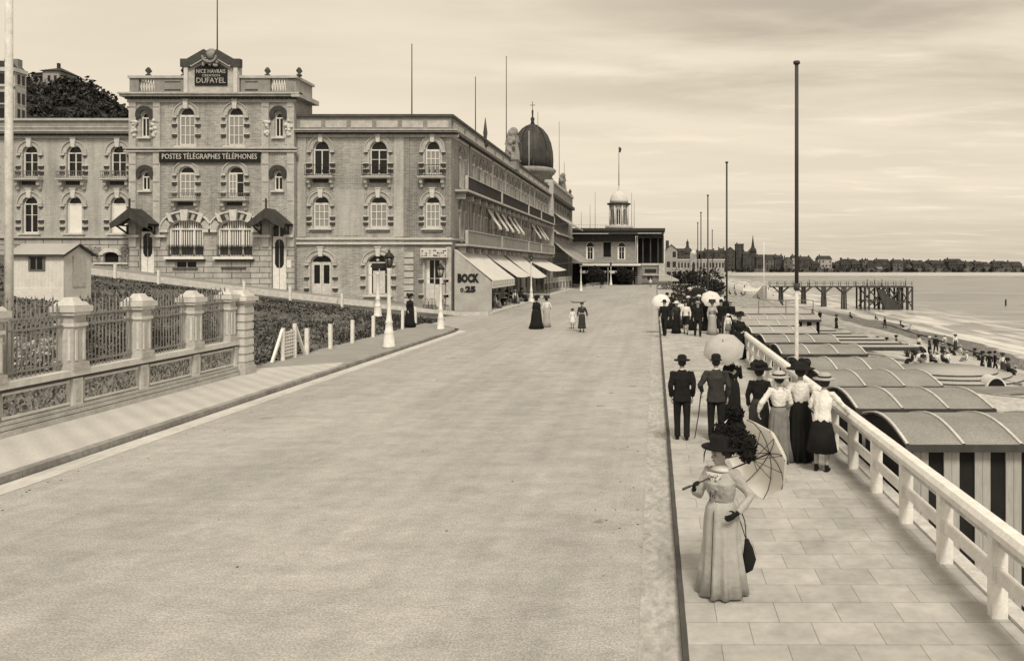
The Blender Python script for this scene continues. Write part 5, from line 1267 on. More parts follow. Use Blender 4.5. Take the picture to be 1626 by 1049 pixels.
# collar, front trimming and hanging bag
mb = MB().mat('cloth_white'); mb.T = Matrix.Scale(s, 4)
mb.loft([(0, -.02, 1.405, .125, .098), (0, -.02, 1.43, .10, .085), (0, -.02, 1.47, .062, .064)], 26); mb.prism([(-.11, 1.40), (.11, 1.40), (.0, 1.27)], -.165, -.15); mb.build('collar', root, rel=False)
mb = MB().mat('cloth_grey'); mb.T = Matrix.Scale(s, 4); random.seed(2)
for k in range(46):
    z = 1.12+random.random()*.26; x = random.uniform(-.07, .05)*(z-.98)*2.4; mb.ball((x, -.155-.012*math.sin((z-1.1)*9), z), random.uniform(.006, .013), 6, 4)
mb.build('embroidery', root, rel=False)
mb = MB().mat('cloth_black'); mb.T = Matrix.Scale(s, 4)
for k in range(3): mb.box(-.055+k*.03, -.05+k*.03, -.165, -.155, 1.12, 1.36)
mb.tube([V(.0, -.175, .98), V(.02, -.245, .5), V(.03, -.29, .06)], [.004, .004, .004], 5); mb.build('piping', root, rel=False)
hb_ = thing('handbag', 'dark soft handbag hanging on long cords beside the long pale dress', 'handbag', (fw[0]+.22, fw[1]+.02, .42))
mb = MB().mat('cloth_black'); bx, by, bz_ = fw[0]+.285, fw[1]-.02, .30
mb.tube([(bx-.02, by, bz_+.30), (bx, by, bz_+.2), (bx+.01, by, bz_+.08), (bx-.01, by, bz_-.02), (bx-.03, by, bz_-.06)], [.02, .05, .075, .06, .02], 12, flat=.45); mb.build('pouch', hb_)
mb = MB().mat('cloth_dark'); 
for q in (-.02, .03): mb.tube([(bx-.02, by, bz_+.28), (bx-.07+q, by-.02, bz_+.5), (bx-.13+q, by-.06, bz_+.66)], .006, 5)
mb.build('strap', hb_)
# parasol held in her raised right hand, resting behind the shoulder
Rz = Matrix.Rotation(yaw, 4, 'Z'); hand = Rz @ (Vector((-.13, -.385, 1.30))*s)+Vector(fw)
tipw = Vector((fw[0]+.60, fw[1]+.50, 1.40))
dv = (tipw-hand).normalized(); parasol('large white parasol seen from inside, over the shoulder of the woman in the feathered hat', tipw, dv, .455, 'parasol', (tipw-hand).length+.10, 8, .40)
# ---- two men seen from behind
BK = PI
person('man in a dark suit and soft felt hat walking away beside the promenade kerb', W(1083, 16.0), BK, 1.66, 'm', 'cloth_black', 'cloth_black', 'fedora', near=True, stride=.04, aL=((.24, .05, 1.12), (.22, -.04, .88), (0, -.2, -1)), aR=((-.24, .05, 1.12), (-.22, -.05, .88), (0, -.2, -1)), plump=1.08)
person('man in a greyish jacket and bowler hat walking away with a cane', W(1137, 15.9), BK, 1.68, 'm', 'cloth_dark', 'cloth_black', 'bowler', near=True, stride=.05, aL=((.33, .06, 1.14), (.28, -.15, .98), (.2, -.3, -1), 1.1), aR=((-.25, .05, 1.12), (-.24, -.04, .88), (0, -.2, -1)), plump=1.1)
cn = Vector(W(1137, 15.9)); mb = MB().mat('wood_dark'); mb.tube([cn+V(-.29, .22, .93), cn+V(-.34, .2, .5), cn+V(-.42, .16, .02)], [.014, .012, .009], 8); mb.tube([cn+V(-.29, .22, .93), cn+V(-.29, .16, .97), cn+V(-.28, .1, .94)], .014, 8)
tag(mb.build('walking_cane'), 'dark walking cane leaning out from the hand of the man in the bowler hat', 'cane')
person('woman in a black dress walking away under the grey parasol', W(1163, 17.6), BK, 1.55, 'f', 'cloth_black', 'cloth_black', 'wide', near=True, aR=((-.22, -.1, 1.12), (-.12, -.3, 1.22), (.1, -.3, .9), 1.4))
parasol('grey parasol with dark seams tilted over the woman beside the man in the bowler hat', (gx(1148, 17.3), 17.3, 1.86), (-.12, -.62, .72), .47, 'parasol_grey', .8, 8, .42)
# ---- group leaning at the railing
person('woman in a long dark coat and black hat beside the white blouse and grey skirt', W(1206, 15.0), BK-.3, 1.60, 'f', 'cloth_black', 'cloth_dark', 'wide', near=True, plump=1.1)
person('woman in a white blouse and grey skirt under a broad flowered hat', W(1237, 14.2), BK+.05, 1.58, 'f', 'cloth_white', 'cloth_grey', 'straw', 'straw', near=True, ribbon='cloth_black', aR=((-.22, .02, 1.14), (-.2, -.16, 1.0), (.2, -1, -.2)), aL=((.36, .06, 1.15), (.40, -.02, .95), (-.2, -.3, -1)), plump=1.06)
person('woman in a white blouse and long black skirt with a dark plumed hat', W(1271, 14.3), BK-.15, 1.70, 'f', 'cloth_white', 'cloth_black', 'wide', near=True, aL=((.3, .05, 1.12), (.17, -.15, 1.0), (-.6, -.4, -.2)), aR=((-.32, -.05, 1.14), (-.30, -.22, .98), (-.2, -.7, -.4)), plump=1.08)
person('girl in a white blouse and dark knee-length skirt leaning over the railing', W(1305, 13.55), BK-.45, 1.50, 'c', 'cloth_white', 'cloth_black', 'straw', 'canvas_grey', near=True, skirt=.36, lean=.16, aL=((.24, -.12, 1.14), (.12, -.36, 1.0), (-.3, -1, -.1)), aR=((-.34, -.22, 1.16), (-.42, -.44, .99), (-.2, -1, -.2)), plump=1.15)
# standing lady in black
person('stout woman in black with large hat standing alone at the far end of the railing', W(1174, 29.7), .25, 1.66, 'f', 'cloth_black', 'cloth_black', 'wide', near=True, plump=1.2, aL=((.28, .02, 1.14), (.12, -.16, 1.05), (-.7, -.4, -.1)))
# woman in black by the posts
person('woman in black standing on the pavement behind the last white posts', W(651, 44.6, 0), 1.2, 1.80, 'f', 'cloth_black', 'cloth_black', 'wide', near=False, plump=1.25)
# on the road
rz_ = -.12
person('stout woman in black walking in the road beside a woman in white', W(852, 45.0, rz_), 2.6, 1.80, 'f', 'cloth_black', 'cloth_black', 'wide', plump=1.55)
person('woman in a white blouse walking in the road beside the stout woman in black', W(868, 46.3, rz_), 2.9, 1.74, 'f', 'cloth_white', 'cloth_light', 'wide', 'cloth_dark', plump=1.0, aR=((-.24, -.1, 1.12), (-.1, -.3, 1.05), (0, -1, 0)))
person('small child in a white smock walking beside the woman with the tray', W(909, 45.2, rz_), .2, 1.05, 'c', 'cloth_white', 'cloth_white', 'bonnet', 'cloth_dark', skirt=.42)
person('woman in a dark dress with pale belt carrying a tray on her head', W(924, 42.8, rz_), .1, 1.62, 'f', 'cloth_dark', 'cloth_dark', None, near=True, plump=1.05, trim='cloth_white', skirt=.22, aL=((.27, .03, 1.12), (.30, -.04, .90), (0, -.15, -1)))
tp = Vector(W(918, 42.8, 1.50)); mb = MB().mat('plank_light'); mb.loft([(tp.x, tp.y, tp.z, .34, .28), (tp.x, tp.y, tp.z+.04, .42, .34), (tp.x, tp.y, tp.z+.10, .44, .36)], 20); mb.mat('iron'); mb.loft([(tp.x, tp.y, tp.z-.02, .33, .27), (tp.x, tp.y, tp.z, .33, .27)], 20)
tag(mb.build('tray'), 'wide shallow tray balanced on the head of the walking woman', 'tray')
# ---- the strolling crowd: one build of each kind, then copies
G = 'people strolling in the crowd on the promenade'
def P0(*a, **k): return person(*a, group=G, **k)[0]
c1 = P0('man in a dark suit walking along the kerb, at the edge of the crowd', W(1055, 39.4), -.3, 1.74, 'm', 'cloth_black', 'cloth_black', 'fedora', stride=.22)
c2 = P0('woman with a broad white hat and dark skirt in the front rank of the crowd', W(1074, 40.6), .35, 1.62, 'f', 'cloth_dark', 'cloth_black', 'straw', 'cloth_white', ribbon='cloth_white')
c3 = P0('youth in a white shirt and dark knee breeches striding in the crowd', W(1089, 40.2), -.1, 1.55, 'c', 'cloth_white', 'cloth_black', 'boater', 'cloth_dark', stride=.3)
c4 = P0('man in a buttoned dark suit walking at the front centre of the crowd', W(1108, 39.0), .15, 1.68, 'm', 'cloth_black', 'cloth_black', 'boater', 'straw', stride=.18)
c5 = P0('woman in a long pale dress at the crowd front under the round pale parasol', W(1131, 40.0), .1, 1.66, 'f', 'cloth_light', 'cloth_light', 'wide', 'cloth_dark', plump=1.15, aL=((.24, -.1, 1.14), (.1, -.25, 1.25), (0, -.3, 1)))
c6 = P0('man in a black frock coat beside the woman in the pale dress', W(1145, 40.4), -.4, 1.70, 'm', 'cloth_black', 'cloth_dark', 'bowler', stride=.08)
c7 = P0('small child in a white bonnet held close beside the man in the frock coat', W(1156, 39.2), 0, 1.0, 'c', 'cloth_white', 'cloth_grey', 'bonnet', 'cloth_white', skirt=.4)
c8 = P0('woman in black with a wide black hat behind the front rank, near the kerb', W(1064, 43.5), .1, 1.64, 'f', 'cloth_black', 'cloth_black', 'wide')
c9 = P0('woman in a white blouse half hidden behind the youth in the white shirt', W(1080, 44), 0, 1.62, 'f', 'cloth_white', 'cloth_dark', 'wide', 'cloth_dark')
parasol('round pale parasol tilted forward behind the woman in the pale dress', (gx(1131, 41.3), 41.3, 1.88), (.12, -.75, .6), .55, 'canvas', .8, 8, .35)
parasol('black umbrella open over the third rank of the crowd', (gx(1112, 49), 49, 2.0), (.1, -.5, .85), .5, 'cloth_black', .8, 8, .35)
parasol('white parasol held over the kerb side of the crowd', (gx(1049, 41.5)-.02, 41.5, 1.75), (-.1, -.7, .6), .50, 'cloth_white', .8, 8, .35)
extra = [(c8, 1098, 43.2, 'woman in black just behind the man in the buttoned suit'), (c8, 1120, 42.8, 'woman in black between the buttoned suit and the pale dress'), (c1, 1075, 46, 'man in dark suit in the second rank, above the broad white hat'), (c6, 1088, 46.5, 'man in bowler hat in the second rank above the white-shirted youth'),
 (c8, 1103, 47, 'woman in black in the second rank, middle of the crowd'), (c4, 1114, 46, 'man in straw boater in the second rank of the crowd'), (c9, 1124, 47.5, 'woman in white blouse in the third rank, beside the pale parasol'), (c1, 1068, 50, 'man in dark suit in the third rank on the kerb side'),
 (c8, 1082, 51, 'woman in black in the third rank over the bowler hat'), (c2, 1092, 50, 'woman in white hat in the third rank, centre of the crowd'), (c6, 1104, 51, 'man in bowler hat in the third rank, centre of the crowd'), (c8, 1115, 52, 'woman in black in the third rank on the seaward side'),
 (c1, 1072, 56, 'man in dark suit in the fourth rank on the kerb side'), (c9, 1078, 58, 'woman in white blouse in the fourth rank, kerb side'), (c8, 1088, 57, 'woman in black in the fourth rank, centre'), (c4, 1096, 58, 'man in straw boater in the fourth rank, centre'), (c8, 1103, 59, 'woman in black in the fourth rank, seaward side'),
 (c6, 1110, 60, 'man in bowler hat in the fourth rank, seaward side'), (c1, 1080, 66, 'man in dark suit near the tail of the crowd, kerb side'), (c9, 1086, 68, 'woman in white blouse at the tail of the crowd'), (c8, 1093, 67, 'woman in black at the tail of the crowd'), (c6, 1099, 70, 'man in bowler hat at the tail of the crowd, seaward side'), (c8, 1077, 74, 'last woman in black at the tail of the crowd'),

 (c6, 1061, 47.5, 'man in bowler hat walking behind the white parasol by the kerb'), (c2, 1109, 49, 'woman in white hat in the third rank, seaward of the centre'), (c8, 1096, 54, 'woman in black between the third and fourth ranks'), (c1, 1085, 54, 'man in dark suit between the third and fourth ranks'), (c4, 1118, 55, 'man in straw boater between third and fourth ranks, seaward side'), (c8, 1127, 52, 'woman in black beside the round parasol, third rank'), (c8, 1070, 61, 'woman in black on the kerb behind the fourth rank'), (c2, 1094, 62.5, 'woman in white hat behind the fourth rank'), (c1, 1105, 64, 'man in dark suit behind the fourth rank, seaward side'), (c6, 1150, 47, 'man in bowler hat behind the frock coat, second rank'), (c9, 1145, 53, 'woman in white blouse by the second mast'), (c8, 1116, 68, 'woman in black strolling on the seaward edge of the tail'), (c1, 1089, 80, 'man in dark suit far behind the crowd tail'), (c8, 1083, 84, 'woman in black far behind the crowd tail'),
 (c8, 1138, 44, 'woman in black just behind the man in the frock coat'), (c4, 1160, 43, 'man in straw boater on the seaward edge of the crowd')]
for k, (p, u, Y, l) in enumerate(extra): dup(p, W(u+random.uniform(-2, 2), Y+random.uniform(-.8, .8), 0), random.uniform(-.7, .7), l, G, random.uniform(.92, 1.05))
mb = None
dup(c7, W(1033, 128, -.12), 0, 'tiny figure in white walking in the road before the pavilion', 'solitary small figures', 1.3)
# people on the beach, the decks and the pier
GB = 'people on the beach'
fs = person('person sitting on the sand', (0, 0, 0), 0, 1.6, 'f', 'cloth_dark', 'cloth_black', 'wide', sit=True)[0]
fs2 = person('person in a white blouse sitting', (0, 0, 0), 0, 1.6, 'f', 'cloth_white', 'cloth_grey', 'straw', 'straw', sit=True)[0]
ms = person('man sitting', (0, 0, 0), 0, 1.7, 'm', 'cloth_dark', 'cloth_black', 'boater', 'straw', sit=True, aL=((.26, -.1, 1.12), (.14, -.35, 1.12), (-.2, -1, 0)), aR=((-.26, -.1, 1.12), (-.14, -.35, 1.1), (.2, -1, 0)))[0]
def ground_at(u, v, z0=-2.2):
    z = z0
    for _ in range(12):
        Y = (HC-z)*F/(v-420); z = bz(gx(u, Y), Y)
    return (gx(u, Y), Y, z)
BP = [(c1, 1405, 522, 'dark'), (c9, 1459, 560, 'w'), (c2, 1476, 562, 'x'), (c1, 1486, 562, 'x'), (c9, 1517, 556, 'x'), (c8, 1571, 592, 'x'), (c1, 1580, 592, 'x'), (c9, 1592, 594, 'x'), (c8, 1560, 592, 'x'), (c8, 1290, 510, 'x'), (c4, 1302, 511, 'x'), (c8, 1328, 521, 'x'), (c8, 1166, 459, 'x'), (c1, 1182, 459, 'x'), (c8, 1211, 462, 'x'), (c6, 1220, 463, 'x')]
BL = ['woman in black standing alone at the edge of the shingle', 'woman in white standing beside the dark seated heap on the beach', 'woman in white hat standing on the sand near the round terrace', 'man in dark suit standing on the sand beyond the round terrace', 'woman in white blouse standing between the terrace and the surf', 'woman in black in the knot of people at the picture edge of the beach', 'man in dark suit in the knot of people by the shingle', 'woman in white at the end of the knot of people by the shingle', 'woman in black starting the knot of people by the shingle', 'woman in black at the end of the raised timber deck', 'man in boater at the end of the raised timber deck', 'small woman in black on the sand behind the boardwalk planks', 'tiny woman in black on the far beach behind the crowd', 'tiny man in dark suit on the far beach', 'tiny woman in black near the start of the landing stage', 'tiny man in bowler near the start of the landing stage']
for k, (p, u, v, _) in enumerate(BP): dup(p, ground_at(u, v), random.uniform(-3, 3), BL[k], GB, .8)
SP = [(fs, 1449, 578), (fs2, 1458, 577), (fs, 1466, 577), (ms, 1478, 578), (fs2, 1487, 578), (fs, 1496, 577), (fs2, 1505, 576), (fs, 1440, 566), (fs, 1448, 567), (ms, 1497, 563), (fs, 1508, 563), (fs2, 1525, 564), (fs, 1393, 553), (fs, 1408, 554), (fs, 1423, 549), (fs, 1158, 467), (fs, 1167, 468), (ms, 1177, 469), (fs, 1183, 469), (fs, 1203, 475)]
SP += [(fs, 1430, 520), (fs2, 1446, 526), (ms, 1390, 508), (fs, 1350, 505), (fs2, 1535, 575), (fs, 1548, 571), (ms, 1612, 604), (fs, 1240, 483), (fs2, 1228, 470), (fs, 1262, 470), (fs, 1600, 612), (fs2, 1500, 545)]
SL = ['first seated figure in black on the round terrace steps', 'figure in a white blouse seated second on the round terrace', 'figure in black seated third on the round terrace', 'man seated in the middle of the round terrace', 'white-bloused figure seated beside the man on the round terrace', 'figure in black next to last on the round terrace', 'white-bloused figure at the far end of the round terrace', 'figure in black sitting in a dark heap behind the round terrace', 'second figure of the dark heap behind the round terrace', 'man sitting on the sand behind the round terrace', 'woman in black sitting on the sand behind the terrace, beside a man', 'woman in white sitting on the sand nearest the surf', 'figure in black crouching by the end of the boardwalk', 'second crouching figure in black by the end of the boardwalk', 'third crouching figure, between the boardwalk and the round terrace', 'seated figure on the far beach just beside the second mast', 'second seated figure on the far beach past the second mast', 'man seated on the far beach past the second mast', 'seated figure next to the man on the far beach', 'seated figure by the slanting slide on the far beach', 'lone seated figure by the dark cable', 'white-bloused figure sitting by the dark cable', 'man sitting alone on the open sand', 'seated figure near the foot of the last trestle', 'white-bloused figure sitting between the terrace and the knot of people', 'seated figure just short of the knot of people', 'man sitting behind the knot of people by the shingle', 'seated figure in front of the low boardwalk', 'white-bloused figure at the foot of the first trestle', 'seated figure in black between the first two trestles', 'seated figure beyond the low beach rail', 'white-bloused figure sitting by the shingle behind the standing pair']
for k, (p, u, v) in enumerate(SP):
    q = ground_at(u, v); q = (q[0], q[1], q[2]+(.62 if math.hypot(q[0]-16, q[1]-43.2) < 4.5 else 0)); dup(p, (q[0], q[1], q[2]-.16), random.uniform(-3, 3), SL[k], GB, .8)
# seated cafe guests
CG = [(ms, 61.5, -13.9), (fs2, 63.4, -12.9), (ms, 66.0, -13.3), (fs, 68.5, -12.9), (fs2, 71.5, -12.7), (ms, 73.2, -13.4), (fs, 75.0, -12.7), (ms, 77.5, -13.2)]
CL = ['man seated nearest the lettered curtain in its shade', 'guest in white seated under the valance of the first awning', 'man seated in the middle under the first awning', 'guest in black seated by the outer post of the first awning', 'guest in white seated just beyond the first awning', 'man seated under the second awning, near the wall', 'guest in black seated under the edge of the second awning', 'last man seated under the second awning']
for (p, y, x), l in zip(CG, CL): dup(p, (x, y, .02), random.uniform(-1, 2.5), l, 'guests seated at the cafe')
for p in (fs, fs2, ms):
    for ch_ in list(p.children): bpy.data.objects.remove(ch_)
    bpy.data.objects.remove(p)
# ================= CAFE CHAIRS AND TABLES =================
def chair(loc, rz, label, g):
    t = thing('bentwood_chair', label, 'chair', loc, rz, g)
    mb = MB().mat('wood_dark'); mb.lathe([(.20, .44), (.21, .455), (.20, .475)], (0, 0, 0), 14); mb.build('seat', t, rel=False)
    for sx in (-1, 1):
        mb = MB().mat('wood_dark'); mb.tube([(sx*.15, -.15, .45), (sx*.19, -.2, .0)], [.018, .014], 6); mb.build('leg', t, rel=False)
        mb = MB().mat('wood_dark'); mb.tube([(sx*.15, .16, .45), (sx*.18, .22, .0)], [.018, .014], 6); mb.build('leg', t, rel=False)
    mb = MB().mat('wood_dark'); mb.tube([(-.17, .17, .45), (-.18, .2, .7), (-.12, .23, .90), (0, .235, .95), (.12, .23, .90), (.18, .2, .7), (.17, .17, .45)], .017, 6); mb.tube([(-.09, .17, .46), (-.1, .2, .68), (0, .22, .82), (.1, .2, .68), (.09, .17, .46)], .011, 6); mb.build('backrest', t, rel=False)
    return t
g = 'bentwood cafe chairs'
ch0 = chair((gx(676, 58.6), 58.6, .06), .3, 'first of the chairs drawn up before the corner door', g)
for u, y, r, l in ((682, 58.8, -.2, 'second of the chairs drawn up before the corner door'), (689, 58.5, .5, 'third chair drawn up before the corner door, next to the lamp post'), (708, 58.6, 2.2, 'chair standing alone between the corner door and the lettered curtain')): dup(ch0, (gx(u, y), y, .06), r, l, g)
for k, (y, x, r) in enumerate(((61.5, -13.9, .4), (63.4, -12.9, 1.9), (66, -13.3, .2), (68.5, -12.9, 2.5), (71.5, -12.7, 1), (73.2, -13.4, 0), (75, -12.7, 2), (77.5, -13.2, .6))):
    dup(ch0, (x, y, .02), r, 'chair under the cafe awnings carrying '+('the man nearest the curtain', 'the guest in white by the valance', 'the man in the middle of the first awning', 'the guest in black by the outer post', 'the guest in white past the first awning', 'the man by the wall', 'the guest in black of the second awning', 'the last seated man')[k], g)
def table(x, y, l, first=None):
    t = thing('cafe_table', l, 'table', (x, y, .02), 0, 'round cafe tables')
    mb = MB().mat('worn_white'); mb.lathe([(.38, .70), (.39, .72), (.38, .735)], (0, 0, 0), 18); mb.build('tabletop', t, rel=False)
    mb = MB().mat('iron'); mb.tube([(0, 0, .03), (0, 0, .70)], .025, 8)
    for k in range(3): a = k*2.1; mb.tube([(0, 0, .12), (.24*math.cos(a), .24*math.sin(a), .0)], .018, 6)
    mb.build('pedestal', t, rel=False); return t
for x, y, l in ((-13.3, 62.3, 'round table just inside the lettered curtain'), (-13.0, 67.2, 'round table under the far half of the first awning'), (-13.0, 72.3, 'round table just past the first awning'), (-12.9, 76.2, 'round table under the far half of the second awning')): table(x, y, l)
# ================= FAR PAVILION =================
YP = 145.0; K = YP/F
def PX(u): return (u-1040)*K
def PZ(v): return HC+(420-v)*K
TP = Matrix(((1,0,0,0),(0,-1,0,YP),(0,0,1,0),(0,0,0,1)))
pv = thing('pavilion', 'flat-roofed seaside pavilion with a pale domed cupola at the end of the road', 'pavilion', (PX(980), YP, -.15))
pw = [(PX(937), 1.5, PZ(412), PZ(392), PZ(384)), (PX(987), 1.5, PZ(412), PZ(392), PZ(384))]; pd_ = [(PX(964), 1.4, PZ(408), PZ(384), PZ(383.9))]
mb = MB(); mb.T = TP; mb.mat('stone_grey'); wall(mb, PX(880), PX(1009), PZ(418), PZ(370), pw+pd_, rev=.4); mb.mat('wood_dark'); mb.box(PX(880), PX(1009), .01, .06, PZ(384), PZ(370)); mb.mat('void'); mb.box(PX(957), PX(971), -.45, -.4, PZ(408), PZ(384));  # dark band below the eaves is roof shade put into the colour
mb.mat('void'); mb.box(PX(880), PX(1012), -3, -2.8, -.3, PZ(418)); mb.mat('stone_grey'); mb.box(PX(880), PX(1009), 0, .25, PZ(418), PZ(412))  # black back wall paints in the shade under the terrace slab
mb.mat('town_grey'); mb.box(PX(1009), PX(1054), -6, -5.8, PZ(418), PZ(366))
mb.build('wall', pv)
for o in pw:
    window(TP, o[0], o[1], o[2], o[3], o[4], 'curt', sur=None, frame='white_paint', parent=pv)
mb = MB(); mb.T = TP; mb.mat('slate'); mb.box(PX(880), PX(1056), -9, 2.2, PZ(367), PZ(363)); mb.mat('stone_dark_and_shade'); mb.box(PX(880), PX(1054), -9, 1.9, PZ(372), PZ(367)); mb.mat('worn_white'); mb.box(PX(905), PX(967), 1.9, 1.94, PZ(372), PZ(371)); mb.box(PX(1013), PX(1050), 1.9, 1.94, PZ(371.5), PZ(370.5)); mb.build('roof', pv)
for u in (1012, 1021, 1033, 1045, 1053):
    mb = MB(); mb.T = TP; mb.mat('wood_dark' if u != 1012 else 'worn_white'); mb.box(PX(u)-.12, PX(u)+.12, .3, .55, PZ(418), PZ(374)); mb.build('column', pv)
mb = MB(); mb.T = TP; mb.mat('void'); mb.box(PX(1009)+.01, PX(1053), -2.2, -2.0, PZ(418), PZ(376)); mb.mat('slate'); mb.prism([(PX(1012), PZ(378)), (PX(1054), PZ(378)), (PX(1054), PZ(374)), (PX(1012), PZ(374))], .4, .5); mb.build('loggia_shade', pv)  # lintel, and a black sheet painted as shade inside the open loggia
mb = MB(); mb.T = TP; mb.mat('white_paint'); mb.box(PX(923), PX(1018), -2, 3.2, PZ(421.8), PZ(418.6)); mb.mat('stone_dark_and_shade'); mb.box(PX(923), PX(1018), -2, 3.0, PZ(424), PZ(421.6)); mb.build('terrace_slab', pv)
for u in (925, 945, 967, 988, 1006):
    mb = MB(); mb.T = TP; mb.mat('wood_grey'); mb.box(PX(u)-.1, PX(u)+.1, 2.8, 3.0, -.2, PZ(424)); mb.build('post', pv)
for a, b in ((923, 937), (950, 964), (969, 981), (995, 1006)):
    mb = MB(); mb.T = TP; mb.mat('canvas'); n = 6; pts = [(PX(a), PZ(429.5))]+[(PX(a)+(PX(b)-PX(a))*i/n, PZ(432+1.8*math.sin(PI*i/n))) for i in range(n+1)]+[(PX(b), PZ(429.5))]; mb.prism(pts, 2.9, 3.0); mb.build('awning', pv)
mb = MB(); mb.T = TP; mb.mat('stone_grey'); mb.box(PX(1020), PX(1055), -3, 1, PZ(444), PZ(420)); mb.mat('stone'); mb.box(PX(1019), PX(1056), -3, 1.2, PZ(421.5), PZ(419)); mb.box(PX(1046), PX(1056), 1, 1.6, PZ(446), PZ(418)); mb.box(PX(1021), PX(1048), 1, 1.5, PZ(437), PZ(435)); mb.mat('town_window'); mb.box(PX(1024), PX(1042), 1.0, 1.05, PZ(433), PZ(427)); mb.box(PX(1028), PX(1036), 1.0, 1.05, PZ(444), PZ(439))
mb.mat('stone'); mb.prism([(PX(1056), PZ(446)), (PX(1078), PZ(446)), (PX(1078), PZ(444)), (PX(1056), PZ(434))], -.5, .6); mb.build('stairway', pv)
for k in range(9):
    mb = MB(); mb.T = TP; mb.mat('wood_grey'); mb.box(PX(1009), PX(1019), 2.2-.25*k, 2.45-.25*k, .1+.38*k, .25+.38*k); mb.build('step', pv)
cu = thing('cupola', 'pale octagonal cupola with ribbed dome standing on the pavilion roof', 'cupola', (PX(981.5), YP+3, PZ(363)))
C = (PX(981.5), YP+3, 0)
mb = MB().mat('stone'); mb.lathe([(2.6, PZ(363)), (2.6, PZ(357)), (1.75, PZ(357)), (1.75, PZ(324)), (1.8, PZ(323))], C, 8, True); 
for i in range(8):
    a = i*PI/4+PI/8; q = 1.78; mb.mat('stone_pale'); mb.tube([(C[0]+q*math.cos(a), C[1]+q*math.sin(a), PZ(357)), (C[0]+q*math.cos(a), C[1]+q*math.sin(a), PZ(323))], .16, 6)
mb.build('drum', cu)
for i in range(8):
    a = i*PI/4; Tm = Matrix.Translation(C) @ Matrix.Rotation(a+PI/2, 4, 'Z'); mb = MB().mat('glass'); mb.T = Tm; mb.prism([(-.32, PZ(355)), (.32, PZ(355)), (.32, PZ(334)), (.2, PZ(331)), (0, PZ(330)), (-.2, PZ(331)), (-.32, PZ(334))], -1.72, -1.60); mb.build('window', cu)
mb = MB().mat('stone_dark_and_shade'); mb.lathe([(1.9, PZ(324)), (2.2, PZ(323)), (2.25, PZ(321)), (1.8, PZ(320.5))], C, 24); mb.build('cornice', cu)
mb = MB().mat('stone_pale'); mb.lathe([(1.75, PZ(320.5)), (1.72, PZ(316)), (1.5, PZ(310)), (1.1, PZ(305)), (.6, PZ(302)), (.25, PZ(301)), (.3, PZ(299)), (.12, PZ(297)), (.22, PZ(295)), (.05, PZ(292))], C, 16); mb.build('dome', cu)
mb = MB().mat('iron_grey'); mb.tube([(C[0], C[1], PZ(294)), (C[0], C[1], PZ(229))], [.09, .05], 6); mb.mat('cloth_dark'); mb.prism([(C[0], PZ(229)), (C[0]+.5, PZ(232)), (C[0]+.35, PZ(238)), (C[0]+.05, PZ(239))], C[1]-.02, C[1]+.02); mb.build('flagstaff', cu)
mb = MB(); mb.T = TP; mb.mat('worn_white'); 
x = PX(906)
while x < PX(965): mb.box(x, x+.05, .7, .75, PZ(363), PZ(357)); x += .5
mb.box(PX(906), PX(965), .7, .75, PZ(357.6), PZ(357)); 
mb.build('roof_railing', pv)
# dark clipped trees in front and hedge
def tree(loc, h, r, label, n=900, size=.16, mats=('leaf_dark', 'leaf'), sq=(1,1,1.1), g=None, name='tree', trunk_r=.14, lobes=6):
    t = thing(name, label, 'tree', loc, 0, g)
    mb = MB().mat('bark'); tp_ = h-r*1.1
    mb.tube([(0, 0, -.3), (.05, 0, tp_*.5), (0, .05, tp_), (0, 0, h-r*.5)], [trunk_r, trunk_r*.8, trunk_r*.6, trunk_r*.2], 7)
    for k in range(5): a = k*1.257; mb.tube([(0, 0, tp_*.8), (r*.3*math.cos(a), r*.3*math.sin(a), tp_+r*.2), (r*.6*math.cos(a), r*.6*math.sin(a), h-r*.7)], [trunk_r*.5, trunk_r*.3, trunk_r*.1], 5)
    mb.build('trunk', t, rel=False)
    mb = MB()
    for k in range(lobes):
        a = random.random()*6.3; q = r*random.uniform(.15, .55); leaves(mb, (q*math.cos(a), q*math.sin(a), h-r+random.uniform(-.35, .45)*r), r*random.uniform(.45, .72), n//lobes, size, mats, sq=sq)
    mb.build('crown', t, rel=False); return t
random.seed(21)
GT = 'dark clipped trees before the pavilion'
t0 = tree((gx(941, 133), 133, -.15), 3.9, 1.7, 'dark tree beside the last lamp post of the cafe terrace', 1500, .16, ('leaf_dark', 'hedge'), g=GT)
dup(t0, (gx(953, 124), 124, -.15), 2, 'dark tree behind the short picket fence at the road bend', GT, .85)
dup(t0, (gx(987, 141), 141, -.15), 4, 'dark tree in front of the pavilion just past the lamp post', GT, .95)
dup(t0, (gx(1001, 141), 141, -.15), 1, 'dark tree standing at the foot of the pavilion stairs', GT, .8)
dup(t0, (gx(955, 141), 141, -.15), 1, 'dark tree deep in the shade under the pavilion terrace', GT, .8)
mb = MB().mat('worn_white'); 
for k in range(15): q = k/14; x = gx(932+32*q, 117+10*q); y = 117+10*q; mb.bar((x, y, -.15), (x, y, .75), .08)
mb.mat('iron'); mb.bar((gx(932, 117), 117, .6), (gx(964, 127), 127, .6), .07)
tag(mb.build('picket_fence'), 'short picket fence curving round the dark trees at the road bend', 'fence')
mb = MB()
for k in range(40): leaves(mb, (random.uniform(.6, 7.5), random.uniform(112.5, 117), random.uniform(.0, .35)), .6, 40, .09, ('leaf_dark', 'hedge', 'leaf_dark'))
o = mb.build('hedge'); tag(o, 'low dark hedge closing the end of the promenade before the pavilion', 'hedge')
mb = MB().mat('worn_white'); mb.box(.3, 7.6, 118.2, 118.5, -.15, .35); tag(mb.build('kerb_wall'), 'low white wall behind the dark hedge at the end of the promenade', 'wall')
mb = MB()
